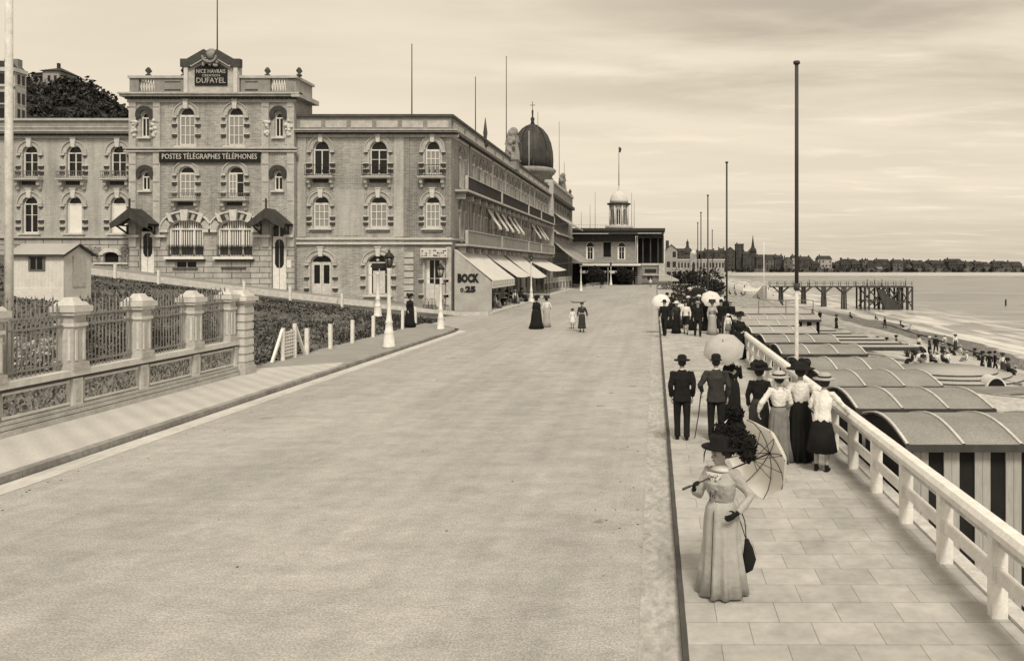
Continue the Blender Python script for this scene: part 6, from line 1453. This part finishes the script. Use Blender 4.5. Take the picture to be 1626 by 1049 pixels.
for k in range(60): x = random.uniform(3, 13); leaves(mb, (x, random.uniform(150, 156), random.uniform(0, 1)*(4.2-.38*x)-.5), 1.3, 40, .25, ('leaf_dark', 'hedge'))
tag(mb.build('shrubbery'), 'dark shrubs massed on the slope beside the pavilion', 'shrubs', kind='stuff')
# ================= LANDING STAGE =================
YL = 157.0; kl = YL/F
pr = thing('landing_stage', 'long timber landing stage on trestles ending in a braced pierhead in the sea', 'pier', (gx(1300, YL), YL, -5))
zd = HC+(420-454)*kl; x0, x1, x2 = gx(1222, YL), gx(1365, YL), gx(1441, YL)
mb = MB().mat('wood_dark'); mb.box(x0, x1, YL-.9, YL+.9, zd-.22, zd); mb.box(x1, x2, YL-3.5, YL+3.5, zd-.25, zd); mb.build('deck', pr)
for u in (1240, 1276, 1308, 1340):
    x = gx(u, YL); zb_ = min(bz(x, YL), -5)-.8; mb = MB().mat('wood_dark')
    for dy in (-.7, .7): mb.bar((x-.35, YL+dy, zb_), (x-.22, YL+dy, zd-1.4), .24); mb.bar((x+.35, YL+dy, zb_), (x+.22, YL+dy, zd-1.4), .24); mb.bar((x-.22, YL+dy, zd-1.6), (x-.22, YL+dy, zd-.2), .22); mb.bar((x+.22, YL+dy, zd-1.6), (x+.22, YL+dy, zd-.2), .22); mb.bar((x-.2, YL+dy, zd-1.35), (x-1.5, YL+dy, zd-.2), .16); mb.bar((x+.2, YL+dy, zd-1.35), (x+1.5, YL+dy, zd-.2), .16)
    mb.bar((x, YL-.7, zd-1.5), (x, YL+.7, zd-1.5), .2); mb.build('trestle', pr)
for u in (1367, 1373, 1396, 1402, 1420, 1433, 1440):
    x = gx(u, YL); mb = MB().mat('wood_dark')
    for dy in (-3.3, 0, 3.3): mb.bar((x, YL+dy, -7), (x, YL+dy, zd+.0), .3)
    mb.build('pile', pr)
us = [1370, 1398, 1420, 1440]
for a, b in zip(us, us[1:]):
    mb = MB().mat('wood_dark')
    for dy in (-3.4, 3.4): mb.bar((gx(a, YL), YL+dy, -4.9), (gx(b, YL), YL+dy, zd-.3), .2); mb.bar((gx(b, YL), YL+dy, -4.9), (gx(a, YL), YL+dy, zd-.3), .2); mb.bar((gx(a, YL), YL+dy, -3.7), (gx(b, YL), YL+dy, -3.7), .2)
    mb.build('brace', pr)
mb = MB().mat('wood_dark'); mb.add([(gx(1385, YL), YL-3.6, zd-.6), (gx(1392, YL), YL-3.6, zd-.5), (gx(1425, YL), YL-3.6, -5.2), (gx(1398, YL), YL-3.6, -5.2), (gx(1385, YL), YL-2.6, zd-.6), (gx(1392, YL), YL-2.6, zd-.5), (gx(1425, YL), YL-2.6, -5.2), (gx(1398, YL), YL-2.6, -5.2)], [(0,1,2,3),(4,5,6,7),(0,1,5,4),(1,2,6,5),(2,3,7,6),(3,0,4,7)]); mb.build('steps', pr)
mb = MB().mat('wood_dark')
for (a, b, yy) in ((x0, x1, -.85), (x0, x1, .85), (x1, x2, -3.4), (x1, x2, 3.4)):
    x = a
    while x <= b: mb.bar((x, YL+yy, zd), (x, YL+yy, zd+.95), .09); x += 1.55
    mb.bar((a, YL+yy, zd+.5), (b, YL+yy, zd+.5), .05); mb.mat('wood_grey'); mb.bar((a, YL+yy, zd+.95), (b, YL+yy, zd+.95), .06); mb.mat('wood_dark')
mb.build('railing', pr)
for (p, u, yy, l) in ((c1, 1285, 0, 'man in dark suit walking on the landing stage between the trestles'), (c8, 1397, -1.5, 'woman in black at the middle of the pierhead'), (c1, 1391, 1, 'man in dark suit at the middle of the pierhead'), (c6, 1438, 0, 'man in bowler hat at the outer end of the pierhead'), (c8, 1377, 0, 'woman in black where the walkway meets the pierhead')): dup(p, (gx(u, YL), YL+yy, zd), 1.2, l, 'people on the landing stage', .72)
mb = MB().mat('wood_dark'); x = gx(1597, 170); mb.tube([(x, 170, -7), (x, 170, -4.3), (x, 170, HC-(475-420)*170/F)], [.2, .2, .16], 8); tag(mb.build('mooring_post'), 'lone dark post standing out of the sea beyond the pierhead', 'post')
# ================= BEACH FITTINGS =================
mb = MB().mat('plank_light'); dk = thing('timber_deck', 'raised pale timber deck on short stilts beyond the last bathing cabins', 'deck', (9, 60, -2))
mb.box(4.0, 11.6, 57.6, 64.5, -.28, -.02); mb.mat('wood_dark'); mb.box(4.0, 11.7, 57.5, 57.6, -.42, -.05); mb.build('platform', dk)
for k in range(11): x = 4.4+k*.69; mb = MB().mat('worn_white' if k % 2 else 'wood_dark'); mb.box(x-.11, x+.11, 57.7, 57.95, -2.4, -.28); mb.build('stilt', dk)
mb = MB().mat('iron_grey'); 
for x in (7.6, 9.6, 11.6): mb.bar((x, 57.7, -.02), (x, 57.7, .95), .06)
mb.bar((7.6, 57.7, .93), (11.6, 57.7, .93), .05); mb.bar((7.6, 57.7, .45), (11.6, 57.7, .45), .04); mb.build('railing', dk)
dk2 = thing('timber_stair', 'broad flight of pale boardwalk steps going down to the sand beyond the cabins', 'steps', (12, 55, -2))
for k in range(6):
    mb = MB().mat('plank_light'); xa, xb, y = 8.6+k*.55, 14.0+k*.62-.02*k*k, 61.5-k*2.3; mb.box(xa, xb, y-.62, y+.62, -1.62-.02*k, -1.50-.02*k); mb.mat('wood_dark'); mb.box(xa, xb, y-.68, y-.62, -1.75-.02*k, -1.52-.02*k)
    mb.build('plank', dk2)
mb = MB().mat('wood_dark'); mb.bar((13.9, 62.4, -1.7), (16.9, 49.6, -1.75), .14); mb.build('rail', dk2)
rd = thing('round_terrace', 'round pale timber terrace with concentric steps on the sand', 'terrace', (16, 43, -2.6))
cx, cy, cz = 16.0, 43.2, bz(16, 43)
for k, (r, z) in enumerate(((4.6, .12), (3.9, .26), (3.3, .40), (2.6, .52))):
    mb = MB().mat('plank_light'); mb.lathe([(r, -.2), (r, z)], (cx, cy, cz), 40); mb.mat('wood_dark'); mb.lathe([(r+.02, z-.08), (r+.02, z-.02)], (cx, cy, cz), 40, False); mb.build('step', rd)
mb = MB().mat('wood_grey'); mb.box(cx-2.8, cx+2.9, cy-5.3, cy-5.15, cz+.0, cz+.35); tag(mb.build('bench'), 'long low plank bench in front of the round terrace', 'bench')
def tent(loc, r, h, label, rz=0):
    t = thing('beach_shelter', label, 'beach shelter', loc, rz)
    mb = MB().mat('cloth_black'); mb.prism([(r*math.cos(a*PI/12), h*math.sin(a*PI/12)) for a in range(13)], -.5, .5); mb.build('hood', t, rel=False)
    mb = MB().mat('canvas'); mb.arch(0, r, h, 0, .08, -.54, .5, 14); mb.box(-r-.1, r+.1, -.6, -.5, -.05, .08); mb.build('rim', t, rel=False)
q = ground_at(1575, 622); tent(q, .5, .75, 'small hooded beach shelter in front of the round terrace')
q = ground_at(1452, 561); tent(q, .7, .6, 'low dark beach shelter beside the woman in white', .4)
mb = MB().mat('wood_grey'); a = Vector(ground_at(1548, 608)); b = Vector(ground_at(1622, 626)); mb.bar(a+V(0, 0, .5), b+V(0, 0, .5), .1)
for k in range(4): r_ = a.lerp(b, k/3); mb.bar(r_, r_+V(0, 0, .55), .1)
tag(mb.build('beach_rail'), 'low wooden rail running off across the sand beside the hooded shelter', 'rail')
a = Vector(ground_at(1400, 514)); b = Vector(ground_at(1600, 575)); mb = MB().mat('iron'); n = 24
for k in range(n): p = a.lerp(b, k/n); q = a.lerp(b, (k+1)/n); mb.bar((p.x, p.y, bz(p.x, p.y)+.05), (q.x, q.y, bz(q.x, q.y)+.05), .10)
tag(mb.build('tide_cable'), 'long dark cable lying along the top of the shingle bank', 'cable')
def pickets(a, b, h, label):
    a, b = Vector(a), Vector(b); L_ = (b-a).length; n = int(L_/.35); mb = MB().mat('white_paint')
    for k in range(n+1): p = a.lerp(b, k/n); mb.bar(p, p+V(0, 0, h), .08)
    mb.bar(a+V(0, 0, h*.8), b+V(0, 0, h*.8), .07); tag(mb.build('picket_fence'), label, 'fence')
pickets(ground_at(1110, 456), ground_at(1142, 458), 1.2, 'white picket fence on the beach right behind the crowd')
pickets(ground_at(1180, 462), ground_at(1222, 462), .9, 'white picket fence leading to the start of the landing stage')
mb = MB().mat('wood_grey'); a = ground_at(1205, 474); mb.prism([(a[0]-1.5, a[2]), (a[0]+1.5, a[2]), (a[0]+1.5, a[2]+2.6), (a[0]+1.1, a[2]+2.7), (a[0]-.9, a[2]+.6)], a[1]-.8, a[1]+.8); tag(mb.build('slipway'), 'slanting plank slipway beside the start of the landing stage', 'slipway')
mb = MB().mat('plank_light'); a = ground_at(1250, 478); mb.box(a[0]-3.5, a[0]+3.2, a[1]-1, a[1]+1, a[2], a[2]+.35); tag(mb.build('boardwalk'), 'low pale boardwalk lying on the sand near the first trestle', 'boardwalk')
# ================= FAR TOWN =================
def house(x, y, z, w, d, h, roof, m, seed, label, g=None, rh=None, ch=1):
    rs = random.Random(seed); t = thing('house', label, 'house', (x, y, z), 0, g)
    mb = MB().mat(m); mb.box(-w/2, w/2, 0, d, -3, h)
    rh = rh or w*.28
    if roof == 'gable': mb.prism([(-w/2, h), (w/2, h), (0, h+rh)], .02, d-.02)
    mb.build('wall', t, rel=False)
    nf = max(1, int(h/3)); nw = max(2, int(w/2.6)); mb = MB().mat('town_window')
    for i in range(nf):
        for j in range(nw):
            if rs.random() < .12: continue
            xx = -w/2+w*(j+.5)/nw; zz = .7+i*h/nf; mb.box(xx-.5, xx+.5, -.06, -.02, zz, zz+1.7)
    mb.build('window', t, rel=False)['kind'] = 'stuff'
    mb = MB().mat('town_roof'); e = .4
    if roof == 'gable': mb.add([(-w/2-e,-e,h-.3),(0,-e,h+rh),(0,d,h+rh),(-w/2-e,d,h-.3),(w/2+e,-e,h-.3),(w/2+e,d,h-.3)], [(0,1,2,3),(1,4,5,2)])
    elif roof == 'hip': mb.add([(-w/2-e,-e,h),(w/2+e,-e,h),(w/2+e,d+e,h),(-w/2-e,d+e,h),(-w*.22,d/2,h+rh),(w*.22,d/2,h+rh)], [(0,1,5,4),(1,2,5),(2,3,4,5),(3,0,4)])
    elif roof == 'mansard': mb.add([(-w/2-e,-e,h),(w/2+e,-e,h),(w/2+e,d,h),(-w/2-e,d,h),(-w*.40,d*.2,h+rh),(w*.40,d*.2,h+rh),(w*.40,d*.8,h+rh),(-w*.40,d*.8,h+rh)], [(0,1,5,4),(1,2,6,5),(2,3,7,6),(3,0,4,7),(4,5,6,7)])
    elif roof == 'flat': mb.box(-w/2-.3, w/2+.3, -.3, d+.3, h, h+.5)
    elif roof == 'side': mb.add([(-w/2-e,-e,h),(w/2+e,-e,h),(w/2,d/2,h+rh),(-w/2,d/2,h+rh),(-w/2-e,d+e,h),(w/2+e,d+e,h)], [(0,1,2,3),(3,2,5,4),(0,3,4),(1,5,2)])
    mb.build('roof', t, rel=False)
    for k in range(ch):
        xx = (-.33, .33, .05)[k % 3]*w; mb = MB().mat('town_grey'); mb.box(xx-.5, xx+.5, d*.35, d*.35+.9, h, h+rh+1.2); mb.build('chimney', t, rel=False)
    return t
random.seed(33)
YT = 668.0; kt = YT/F
front = [(1146, 12, 394, 'hip', 'town_grey'), (1160, 14, 392, 'gable', 'town_grey'), (1175, 12, 387, 'flat', 'town_grey'), (1186, 12, 399, 'hip', 'town_grey'), (1208, 14, 405, 'side', 'town_grey'), (1222, 14, 406, 'mansard', 'town_mid'), (1237, 14, 405, 'side', 'town_grey'), (1252, 14, 408, 'gable', 'town_mid'), (1263, 10, 405, 'side', 'town_light'), (1279, 20, 407, 'mansard', 'town_grey'), (1296, 13, 414, 'hip', 'town_grey'), (1310, 22, 406, 'mansard', 'town_light'), (1333, 12, 417, 'hip', 'town_grey'), (1343, 15, 411, 'gable', 'town_grey'), (1361, 16, 415, 'hip', 'town_grey'), (1374, 8, 412, 'flat', 'town_mid'), (1384, 13, 413, 'gable', 'town_grey'), (1396, 10, 419, 'side', 'town_light'), (1408, 13, 416, 'hip', 'town_grey'), (1426, 15, 412, 'mansard', 'town_mid'), (1444, 12, 418, 'gable', 'town_mid'), (1458, 16, 415, 'side', 'town_grey'), (1474, 13, 418, 'hip', 'town_mid'), (1487, 14, 415, 'side', 'town_grey'), (1500, 12, 418, 'gable', 'town_grey'), (1513, 12, 415, 'flat', 'town_grey'), (1527, 14, 414, 'mansard', 'town_grey'), (1541, 12, 417, 'side', 'town_mid'), (1555, 14, 415, 'side', 'town_grey'), (1570, 14, 418, 'side', 'town_mid'), (1585, 13, 419, 'hip', 'town_grey'), (1600, 14, 419, 'side', 'town_mid'), (1616, 15, 418, 'side', 'town_grey')]
kinds_ = {'hip': 'hipped roof', 'gable': 'gabled front', 'flat': 'flat roof', 'side': 'long slate roof', 'mansard': 'mansard roof'}
tones = {'town_grey': 'dark', 'town_mid': 'greyish', 'town_light': 'pale-fronted'}
order = ['first', 'second', 'third', 'fourth', 'fifth', 'sixth', 'seventh', 'eighth', 'ninth', 'tenth', 'eleventh', 'twelfth', 'thirteenth', 'fourteenth', 'fifteenth', 'sixteenth', 'seventeenth', 'eighteenth', 'nineteenth', 'twentieth', 'twenty-first', 'twenty-second', 'twenty-third', 'twenty-fourth', 'twenty-fifth', 'twenty-sixth', 'twenty-seventh', 'twenty-eighth', 'twenty-ninth', 'thirtieth']
for k, (u, w, v, rf, m_) in enumerate(front):
    y = YT-4+random.uniform(-3, 6); zt_ = HC+(420-v)*y/F; zb_ = -2.6; ww = w*kt; rh = {'flat': .5, 'hip': 2.6, 'gable': 3.2, 'side': 2.2, 'mansard': 3.0}[rf]
    where = f'{order[3-k]} before the church spire' if k < 4 else f'{order[k-4]} past the church spire'
    house(gx(u, y), y, zb_, ww, 12, zt_-zb_-rh, rf, m_, k, f'{tones[m_]} far-shore house with {kinds_[rf]}, {where}', 'houses of the far seafront', rh, 1+(k % 3 == 0))
for k in range(34):
    u = 1142+k*14.3+random.uniform(-3, 3); y = 705+random.uniform(-5, 10); v = 409+random.uniform(-3, 4)+(0 if u < 1260 else 4.5)+(2 if u > 1560 else 0); zt_ = HC+(420-v)*y/F
    rf = random.choice(('hip', 'side', 'mansard', 'side')); m_ = random.choice(('town_grey', 'town_mid', 'town_grey'))
    nm = front[min(range(len(front)), key=lambda i: abs(front[i][0]-u))]; i_ = front.index(nm)
    where = f'{order[3-i_]} front house before the spire' if i_ < 4 else f'{order[i_-4]} front house past the spire'
    house(gx(u, y), y, -1.5, random.uniform(9, 14), 10, zt_+1.5-2.4, rf, m_, 100+k, f'{tones[m_]} house with {kinds_[rf]} showing '+('over' if u >= nm[0] else 'just before')+f' the {where}', 'houses of the second row on the far shore', 2.4, 1)
# church with spire
y = 700; sx_ = gx(1196, y); k7 = y/F; z7 = lambda v: HC+(420-v)*k7
t = thing('church', 'dark church with a tall pointed spire rising over the far town', 'church', (sx_, y, -2))
mb = MB().mat('town_grey'); mb.box(sx_-2.4, sx_+2.4, y, y+5, -2, z7(401)); mb.mat('town_grey'); 
for ox in (-2.4, 2.4):
    for oy in (0, 5): mb.lathe([(.6, z7(403)), (.6, z7(399)), (.05, z7(393))], (sx_+ox, y+oy, 0), 6)
mb.build('tower', t)
mb = MB().mat('town_roof'); mb.lathe([(2.9, z7(401)), (2.2, z7(397)), (1.2, z7(389)), (.5, z7(379)), (.06, z7(372.5))], (sx_, y+2.5, 0), 8); mb.build('spire', t)
mb = MB().mat('town_grey'); mb.prism([(sx_+2, -2), (sx_+22, -2), (sx_+22, z7(409)), (sx_+2, z7(409))], y+1, y+12); mb.mat('town_roof'); mb.add([(sx_+2,y+.5,z7(409)),(sx_+22,y+.5,z7(409)),(sx_+22,y+6,z7(404)),(sx_+2,y+6,z7(404)),(sx_+2,y+12,z7(409)),(sx_+22,y+12,z7(409))], [(0,1,2,3),(3,2,5,4)]); mb.build('nave', t)
# long white building and domed building
y = 430; k4 = y/F; z4 = lambda v: HC+(420-v)*k4
t = thing('seafront_casino', 'long white seafront building with an ornate central gateway below the dark dome', 'building', (gx(1110, y), y, -3))
mb = MB().mat('town_light'); mb.box(gx(1070, y), gx(1150, y), y, y+8, -4, z4(413)); mb.box(gx(1096, y), gx(1106, y), y-1, y+5, -4, z4(401)); mb.mat('stone_pale'); mb.box(gx(1069, y), gx(1151, y), y-.3, y+8, z4(413), z4(411.5)); mb.ball((gx(1101, y), y, z4(402)), 1.6, 10, 8); mb.build('wall', t)
for k in range(16):
    u = 1073+k*5; 
    if 1095 < u < 1107: continue
    mb = MB().mat('town_window'); mb.box(gx(u, y)-.45, gx(u, y)+.45, y-.08, y-.02, z4(425), z4(417)); mb.build('window', t)
mb = MB().mat('town_window'); mb.prism([(gx(1099, y), z4(428)), (gx(1103.5, y), z4(428)), (gx(1103.5, y), z4(419)), (gx(1101.2, y), z4(415)), (gx(1099, y), z4(419))], y-1.1, y-1.05); mb.build('gateway', t)
y = 560; k5 = y/F; z5 = lambda v: HC+(420-v)*k5; cx = gx(1092, y)
t = thing('domed_building', 'building with a dark swelling dome and lantern above the long white seafront building', 'building', (cx, y, -2))
mb = MB().mat('town_grey'); mb.box(cx-6, cx+10, y, y+10, -3, z5(404)); mb.build('wall', t)
mb = MB().mat('town_roof'); mb.lathe([(3.7, z5(404)), (3.9, z5(401)), (3.4, z5(397)), (2.0, z5(393.5)), (1.0, z5(392)), (1.3, z5(390.5)), (.9, z5(389)), (.9, z5(386)), (1.2, z5(385)), (.3, z5(382)), (.05, z5(378.5))], (cx, y+4, 0), 14); mb.build('dome', t)
y = 240
tt_ = house(gx(1066, y), y, -1, 3.6, 6, HC+(420-396)*y/F+1, 'gable', 'town_light', 77, 'pale gabled villa just past the pavilion loggia', None, 1.6, 1)
tt_ = house(gx(1077, 520), 520, -2, 8, 8, HC+(420-399)*520/F+2, 'side', 'town_grey', 78, 'dark roofed house between the pale villa and the dark dome', None, 2, 1)
for k, (u, v, w) in enumerate(((1112, 398, 12), (1125, 396, 14), (1138, 397, 12))): house(gx(u, 560), 560, -2, w*.5, 8, HC+(420-v)*560/F+2-2, ('side', 'mansard', 'hip')[k], 'town_grey', 80+k, ('dark house just past the dark dome', 'mansard-roofed dark house behind the twin masts', 'hip-roofed dark house between the twin masts and the second mast')[k], None, 2, 1)
random.seed(8)
mb = MB()
for k in range(150): u = random.uniform(1056, 1626); y = 655 if u > 1150 else random.choice((300, 390, 640)); leaves(mb, (gx(u, y), y-4, random.uniform(-2.2, .5)), random.uniform(1.2, 2.6), 14, .9, ('leaf_dark', 'hedge'))
tag(mb.build('shrubbery'), 'dark ragged shrubs and garden trees along the far seafront', 'shrubs', kind='stuff')
# ================= HILL, VILLA AND TALL BUILDING =================
random.seed(17)
GTt = 'trees on the hill behind the hotel'
protos = [tree((0, 0, 0), 9, 3.4, 'x', 900, .42, ('leaf_dark', 'hedge', 'leaf'), lobes=8, g=GTt, trunk_r=.3) for _ in range(3)]
cc_ = 0
def hill_v(u): 
    pts = [(30, 110), (45, 118), (95, 122), (125, 122), (150, 138), (180, 155), (215, 172), (260, 190)]
    for (a, va), (b, vb) in zip(pts, pts[1:]):
        if a <= u <= b: return va+(vb-va)*(u-a)/(b-a)
    return 120
names_ = ['top', 'second tier', 'third tier', 'lowest tier']
for row in range(4):
    for k in range(14):
        u = 42+k*14+random.uniform(-5, 5)+row*4; Y = 150-row*12; v = hill_v(min(u, 255))+row*17+random.uniform(-3, 4)
        if v > 205 or (row == 0 and 48 < u < 96): continue
        p = at(u, v, Y); s_ = random.uniform(.65, .95); q = protos[cc_ % 3]
        lab = f'dark hillside tree, {order[k]} along in the {names_[row]} behind the hotel roof'
        if cc_ < 3: q.location = (p.x, Y, p.z-9*s_); q.scale = (s_,)*3; q['label'] = lab
        else: dup(q, (p.x, Y, p.z-9*s_), random.random()*6, lab, GTt, s_)
        cc_ += 1
mb = MB().mat('hedge'); vs = []; 
for i in range(24):
    u = -60+i*16
    for (Y, dv) in ((190, 8), (152, 16), (128, 42), (104, 80), (96, 140)):
        p = at(u, hill_v(max(30, min(u, 255)))+dv+(0 if u < 255 else (u-255)*.5), Y); vs.append(p)
mb.add(vs, [(i*5+j, i*5+j+1, (i+1)*5+j+1, (i+1)*5+j) for i in range(23) for j in range(4)], True); struct(mb.build('hill'))
y = 152; p = at(76, 124, y)
vl = thing('villa', 'small dark-roofed villa with a chimney on the crest of the wooded hill', 'villa', (p.x, y, p.z-2))
ky = y/F
mb = MB().mat('town_light'); mb.box(p.x-1.0, p.x+2.2, y, y+5, p.z-4, p.z+1.4); mb.box(p.x-3.6, p.x-1.0, y+.5, y+5, p.z-4, p.z+.9); mb.build('wall', vl)
for ox in (-2.9, -1.9, .0, 1.2): mb = MB().mat('town_window'); mb.box(p.x+ox, p.x+ox+.5, y-.05+(.5 if ox < -1 else 0), y+(.5 if ox < -1 else 0), p.z-.6, p.z+.5); mb.build('window', vl)
mb = MB().mat('town_roof'); mb.add([(p.x-1.4,y-.4,p.z+1.4),(p.x+2.6,y-.4,p.z+1.4),(p.x+2.6,y+5.4,p.z+1.4),(p.x-1.4,y+5.4,p.z+1.4),(p.x+.6,y+2.5,p.z+2.6)], [(0,1,4),(1,2,4),(2,3,4),(3,0,4)]); mb.add([(p.x-4,y,p.z+.9),(p.x-1,y,p.z+.9),(p.x-1,y+5,p.z+.9),(p.x-4,y+5,p.z+.9),(p.x-2.4,y+2.5,p.z+1.8)], [(0,1,4),(1,2,4),(2,3,4),(3,0,4)]); mb.box(p.x+.2, p.x+.6, y+2, y+2.5, p.z+2, p.z+3.4); mb.build('roof', vl)
y = 96; ka = y/F
tb = thing('apartment_house', 'tall pale house with balconies standing behind the far end of the hotel', 'house', (gx(20, y), y, 5))
zz = lambda v: HC+(420-v)*ka
mb = MB().mat('stone'); mb.box(gx(-60, y), gx(24, y), y, y+1.7, 4, zz(112)); mb.mat('stone_pale'); mb.box(gx(-60, y), gx(26, y), y-.4, y+1.8, zz(114), zz(108)); mb.box(gx(-60, y), gx(25, y), y-.25, y, zz(138), zz(135)); mb.build('wall', tb)
for u in (4, 16):
    for (a, b) in ((133, 117), (164, 146), (192, 172)): mb = MB().mat('glass'); mb.box(gx(u, y)-.32, gx(u, y)+.32, y-.05, y, zz(a), zz(b)); mb.mat('worn_white'); mb.box(gx(u, y)-.45, gx(u, y)-.34, y-.06, y, zz(a), zz(b)); mb.box(gx(u, y)+.34, gx(u, y)+.45, y-.06, y, zz(a), zz(b)); mb.build('window', tb)
mb = MB().mat('slate'); mb.prism([(gx(-60, y), zz(108)), (gx(24, y), zz(108)), (gx(14, y), zz(97)), (gx(-60, y), zz(94))], y, y+1.6); mb.build('roof', tb)
for (a, b) in ((133, 117), (164, 146), (190, 172)):
    for yy in (.35, 1.05): mb = MB().mat('glass'); xs = gx(24, y); mb.box(xs-.01, xs+.03, y+yy, y+yy+.4, zz(a), zz(b)); mb.mat('worn_white'); mb.box(xs, xs+.05, y+yy-.06, y+yy+.46, zz(a+1), zz(a)); mb.build('window', tb)
for u in (6, 18): mb = MB().mat('brick_dark_and_shade'); mb.box(gx(u, y)-.4, gx(u, y)+.4, y+.5, y+1.2, zz(110), zz(92)); mb.build('chimney', tb)
for (a, b) in ((166, 150), ): mb = MB().mat('iron'); mb.box(gx(-60, y), gx(22, y), y-.9, y-.85, zz(166), zz(158)); mb.mat('stone'); mb.box(gx(-60, y), gx(22, y), y-.9, y, zz(168), zz(166)); mb.build('balcony', tb)
# ================= LIGHT =================
w = bpy.data.worlds.new('World'); S.world = w; w.use_nodes = True; nt = w.node_tree; N = nt.nodes; L = nt.links
bg = N['Background']
AZ, EL = math.radians(163), math.radians(50)   # sun from the sea side, a little behind the camera
sd = Vector((math.sin(AZ)*math.cos(EL), math.cos(AZ)*math.cos(EL), math.sin(EL)))
sky = N.new('ShaderNodeTexSky'); sky.sky_type = 'NISHITA'; sky.sun_disc = False; sky.sun_elevation = EL; sky.sun_rotation = AZ; sky.dust_density = 3; sky.air_density = 1.2
bw = N.new('ShaderNodeRGBToBW'); L.new(sky.outputs[0], bw.inputs[0])
base = math_n(N, L, 'ADD', math_n(N, L, 'MULTIPLY', bw.outputs[0], .18), 4.85)
tc = N.new('ShaderNodeTexCoord'); sp = N.new('ShaderNodeSeparateXYZ'); L.new(tc.outputs['Generated'], sp.inputs[0])
zc = math_n(N, L, 'ADD', math_n(N, L, 'MAXIMUM', sp.outputs[2], 0), .07)
cb = N.new('ShaderNodeCombineXYZ'); L.new(math_n(N, L, 'DIVIDE', sp.outputs[0], zc), cb.inputs[0]); L.new(math_n(N, L, 'DIVIDE', sp.outputs[1], zc), cb.inputs[1])
def cloud(sx, sy, off, det, a, b):
    mp = N.new('ShaderNodeMapping'); mp.inputs['Scale'].default_value = (sx, sy, 1); mp.inputs['Location'].default_value = off; L.new(cb.outputs[0], mp.inputs[0])
    t = N.new('ShaderNodeTexNoise'); t.inputs['Scale'].default_value = 1; t.inputs['Detail'].default_value = det; t.inputs['Roughness'].default_value = .55; t.inputs['Distortion'].default_value = .3; L.new(mp.outputs[0], t.inputs['Vector'])
    return rng(N, L, t.outputs['Fac'], a, b, 0, 1, True)
side = rng(N, L, sp.outputs[0], -.35, .22, .22, 1, True)
c1_ = cloud(.55, 1.15, (3.1, 5.2, 0), 7, .36, .62)
c2_ = cloud(1.1, 2.6, (7.7, 1.4, 0), 6, .52, .72)
hi = rng(N, L, sp.outputs[2], .13, .26, .22, 1, True)
dark = math_n(N, L, 'MULTIPLY', math_n(N, L, 'MULTIPLY', c1_, side), hi)
fac = math_n(N, L, 'SUBTRACT', 1.0, math_n(N, L, 'MULTIPLY', dark, .38))
fac = math_n(N, L, 'ADD', fac, math_n(N, L, 'MULTIPLY', math_n(N, L, 'MULTIPLY', c2_, side), .14))
low = rng(N, L, sp.outputs[2], .0, .10, .88, 1, True)
fac = math_n(N, L, 'MULTIPLY', fac, low)
val = math_n(N, L, 'MULTIPLY', base, fac)
cc = N.new('ShaderNodeCombineColor')
for k, q in enumerate((1.0, .875, .69)): L.new(math_n(N, L, 'MULTIPLY', val, q), cc.inputs[k])
L.new(cc.outputs[0], bg.inputs['Color']); bg.inputs['Strength'].default_value = .10
sl = bpy.data.lights.new('sun', 'SUN'); sl.energy = 1.95; sl.angle = math.radians(17); sl.color = (1, .91, .76)
so = bpy.data.objects.new('sun', sl); COL.objects.link(so); so.rotation_euler = sd.to_track_quat('Z', 'Y').to_euler(); so.location = (20, -20, 40)
S.view_settings.view_transform = 'Standard'; S.view_settings.look = 'None'; S.view_settings.gamma = 1; S.view_settings.exposure = .66
S.cycles.max_bounces = 6; S.cycles.diffuse_bounces = 3; S.cycles.use_denoising = True
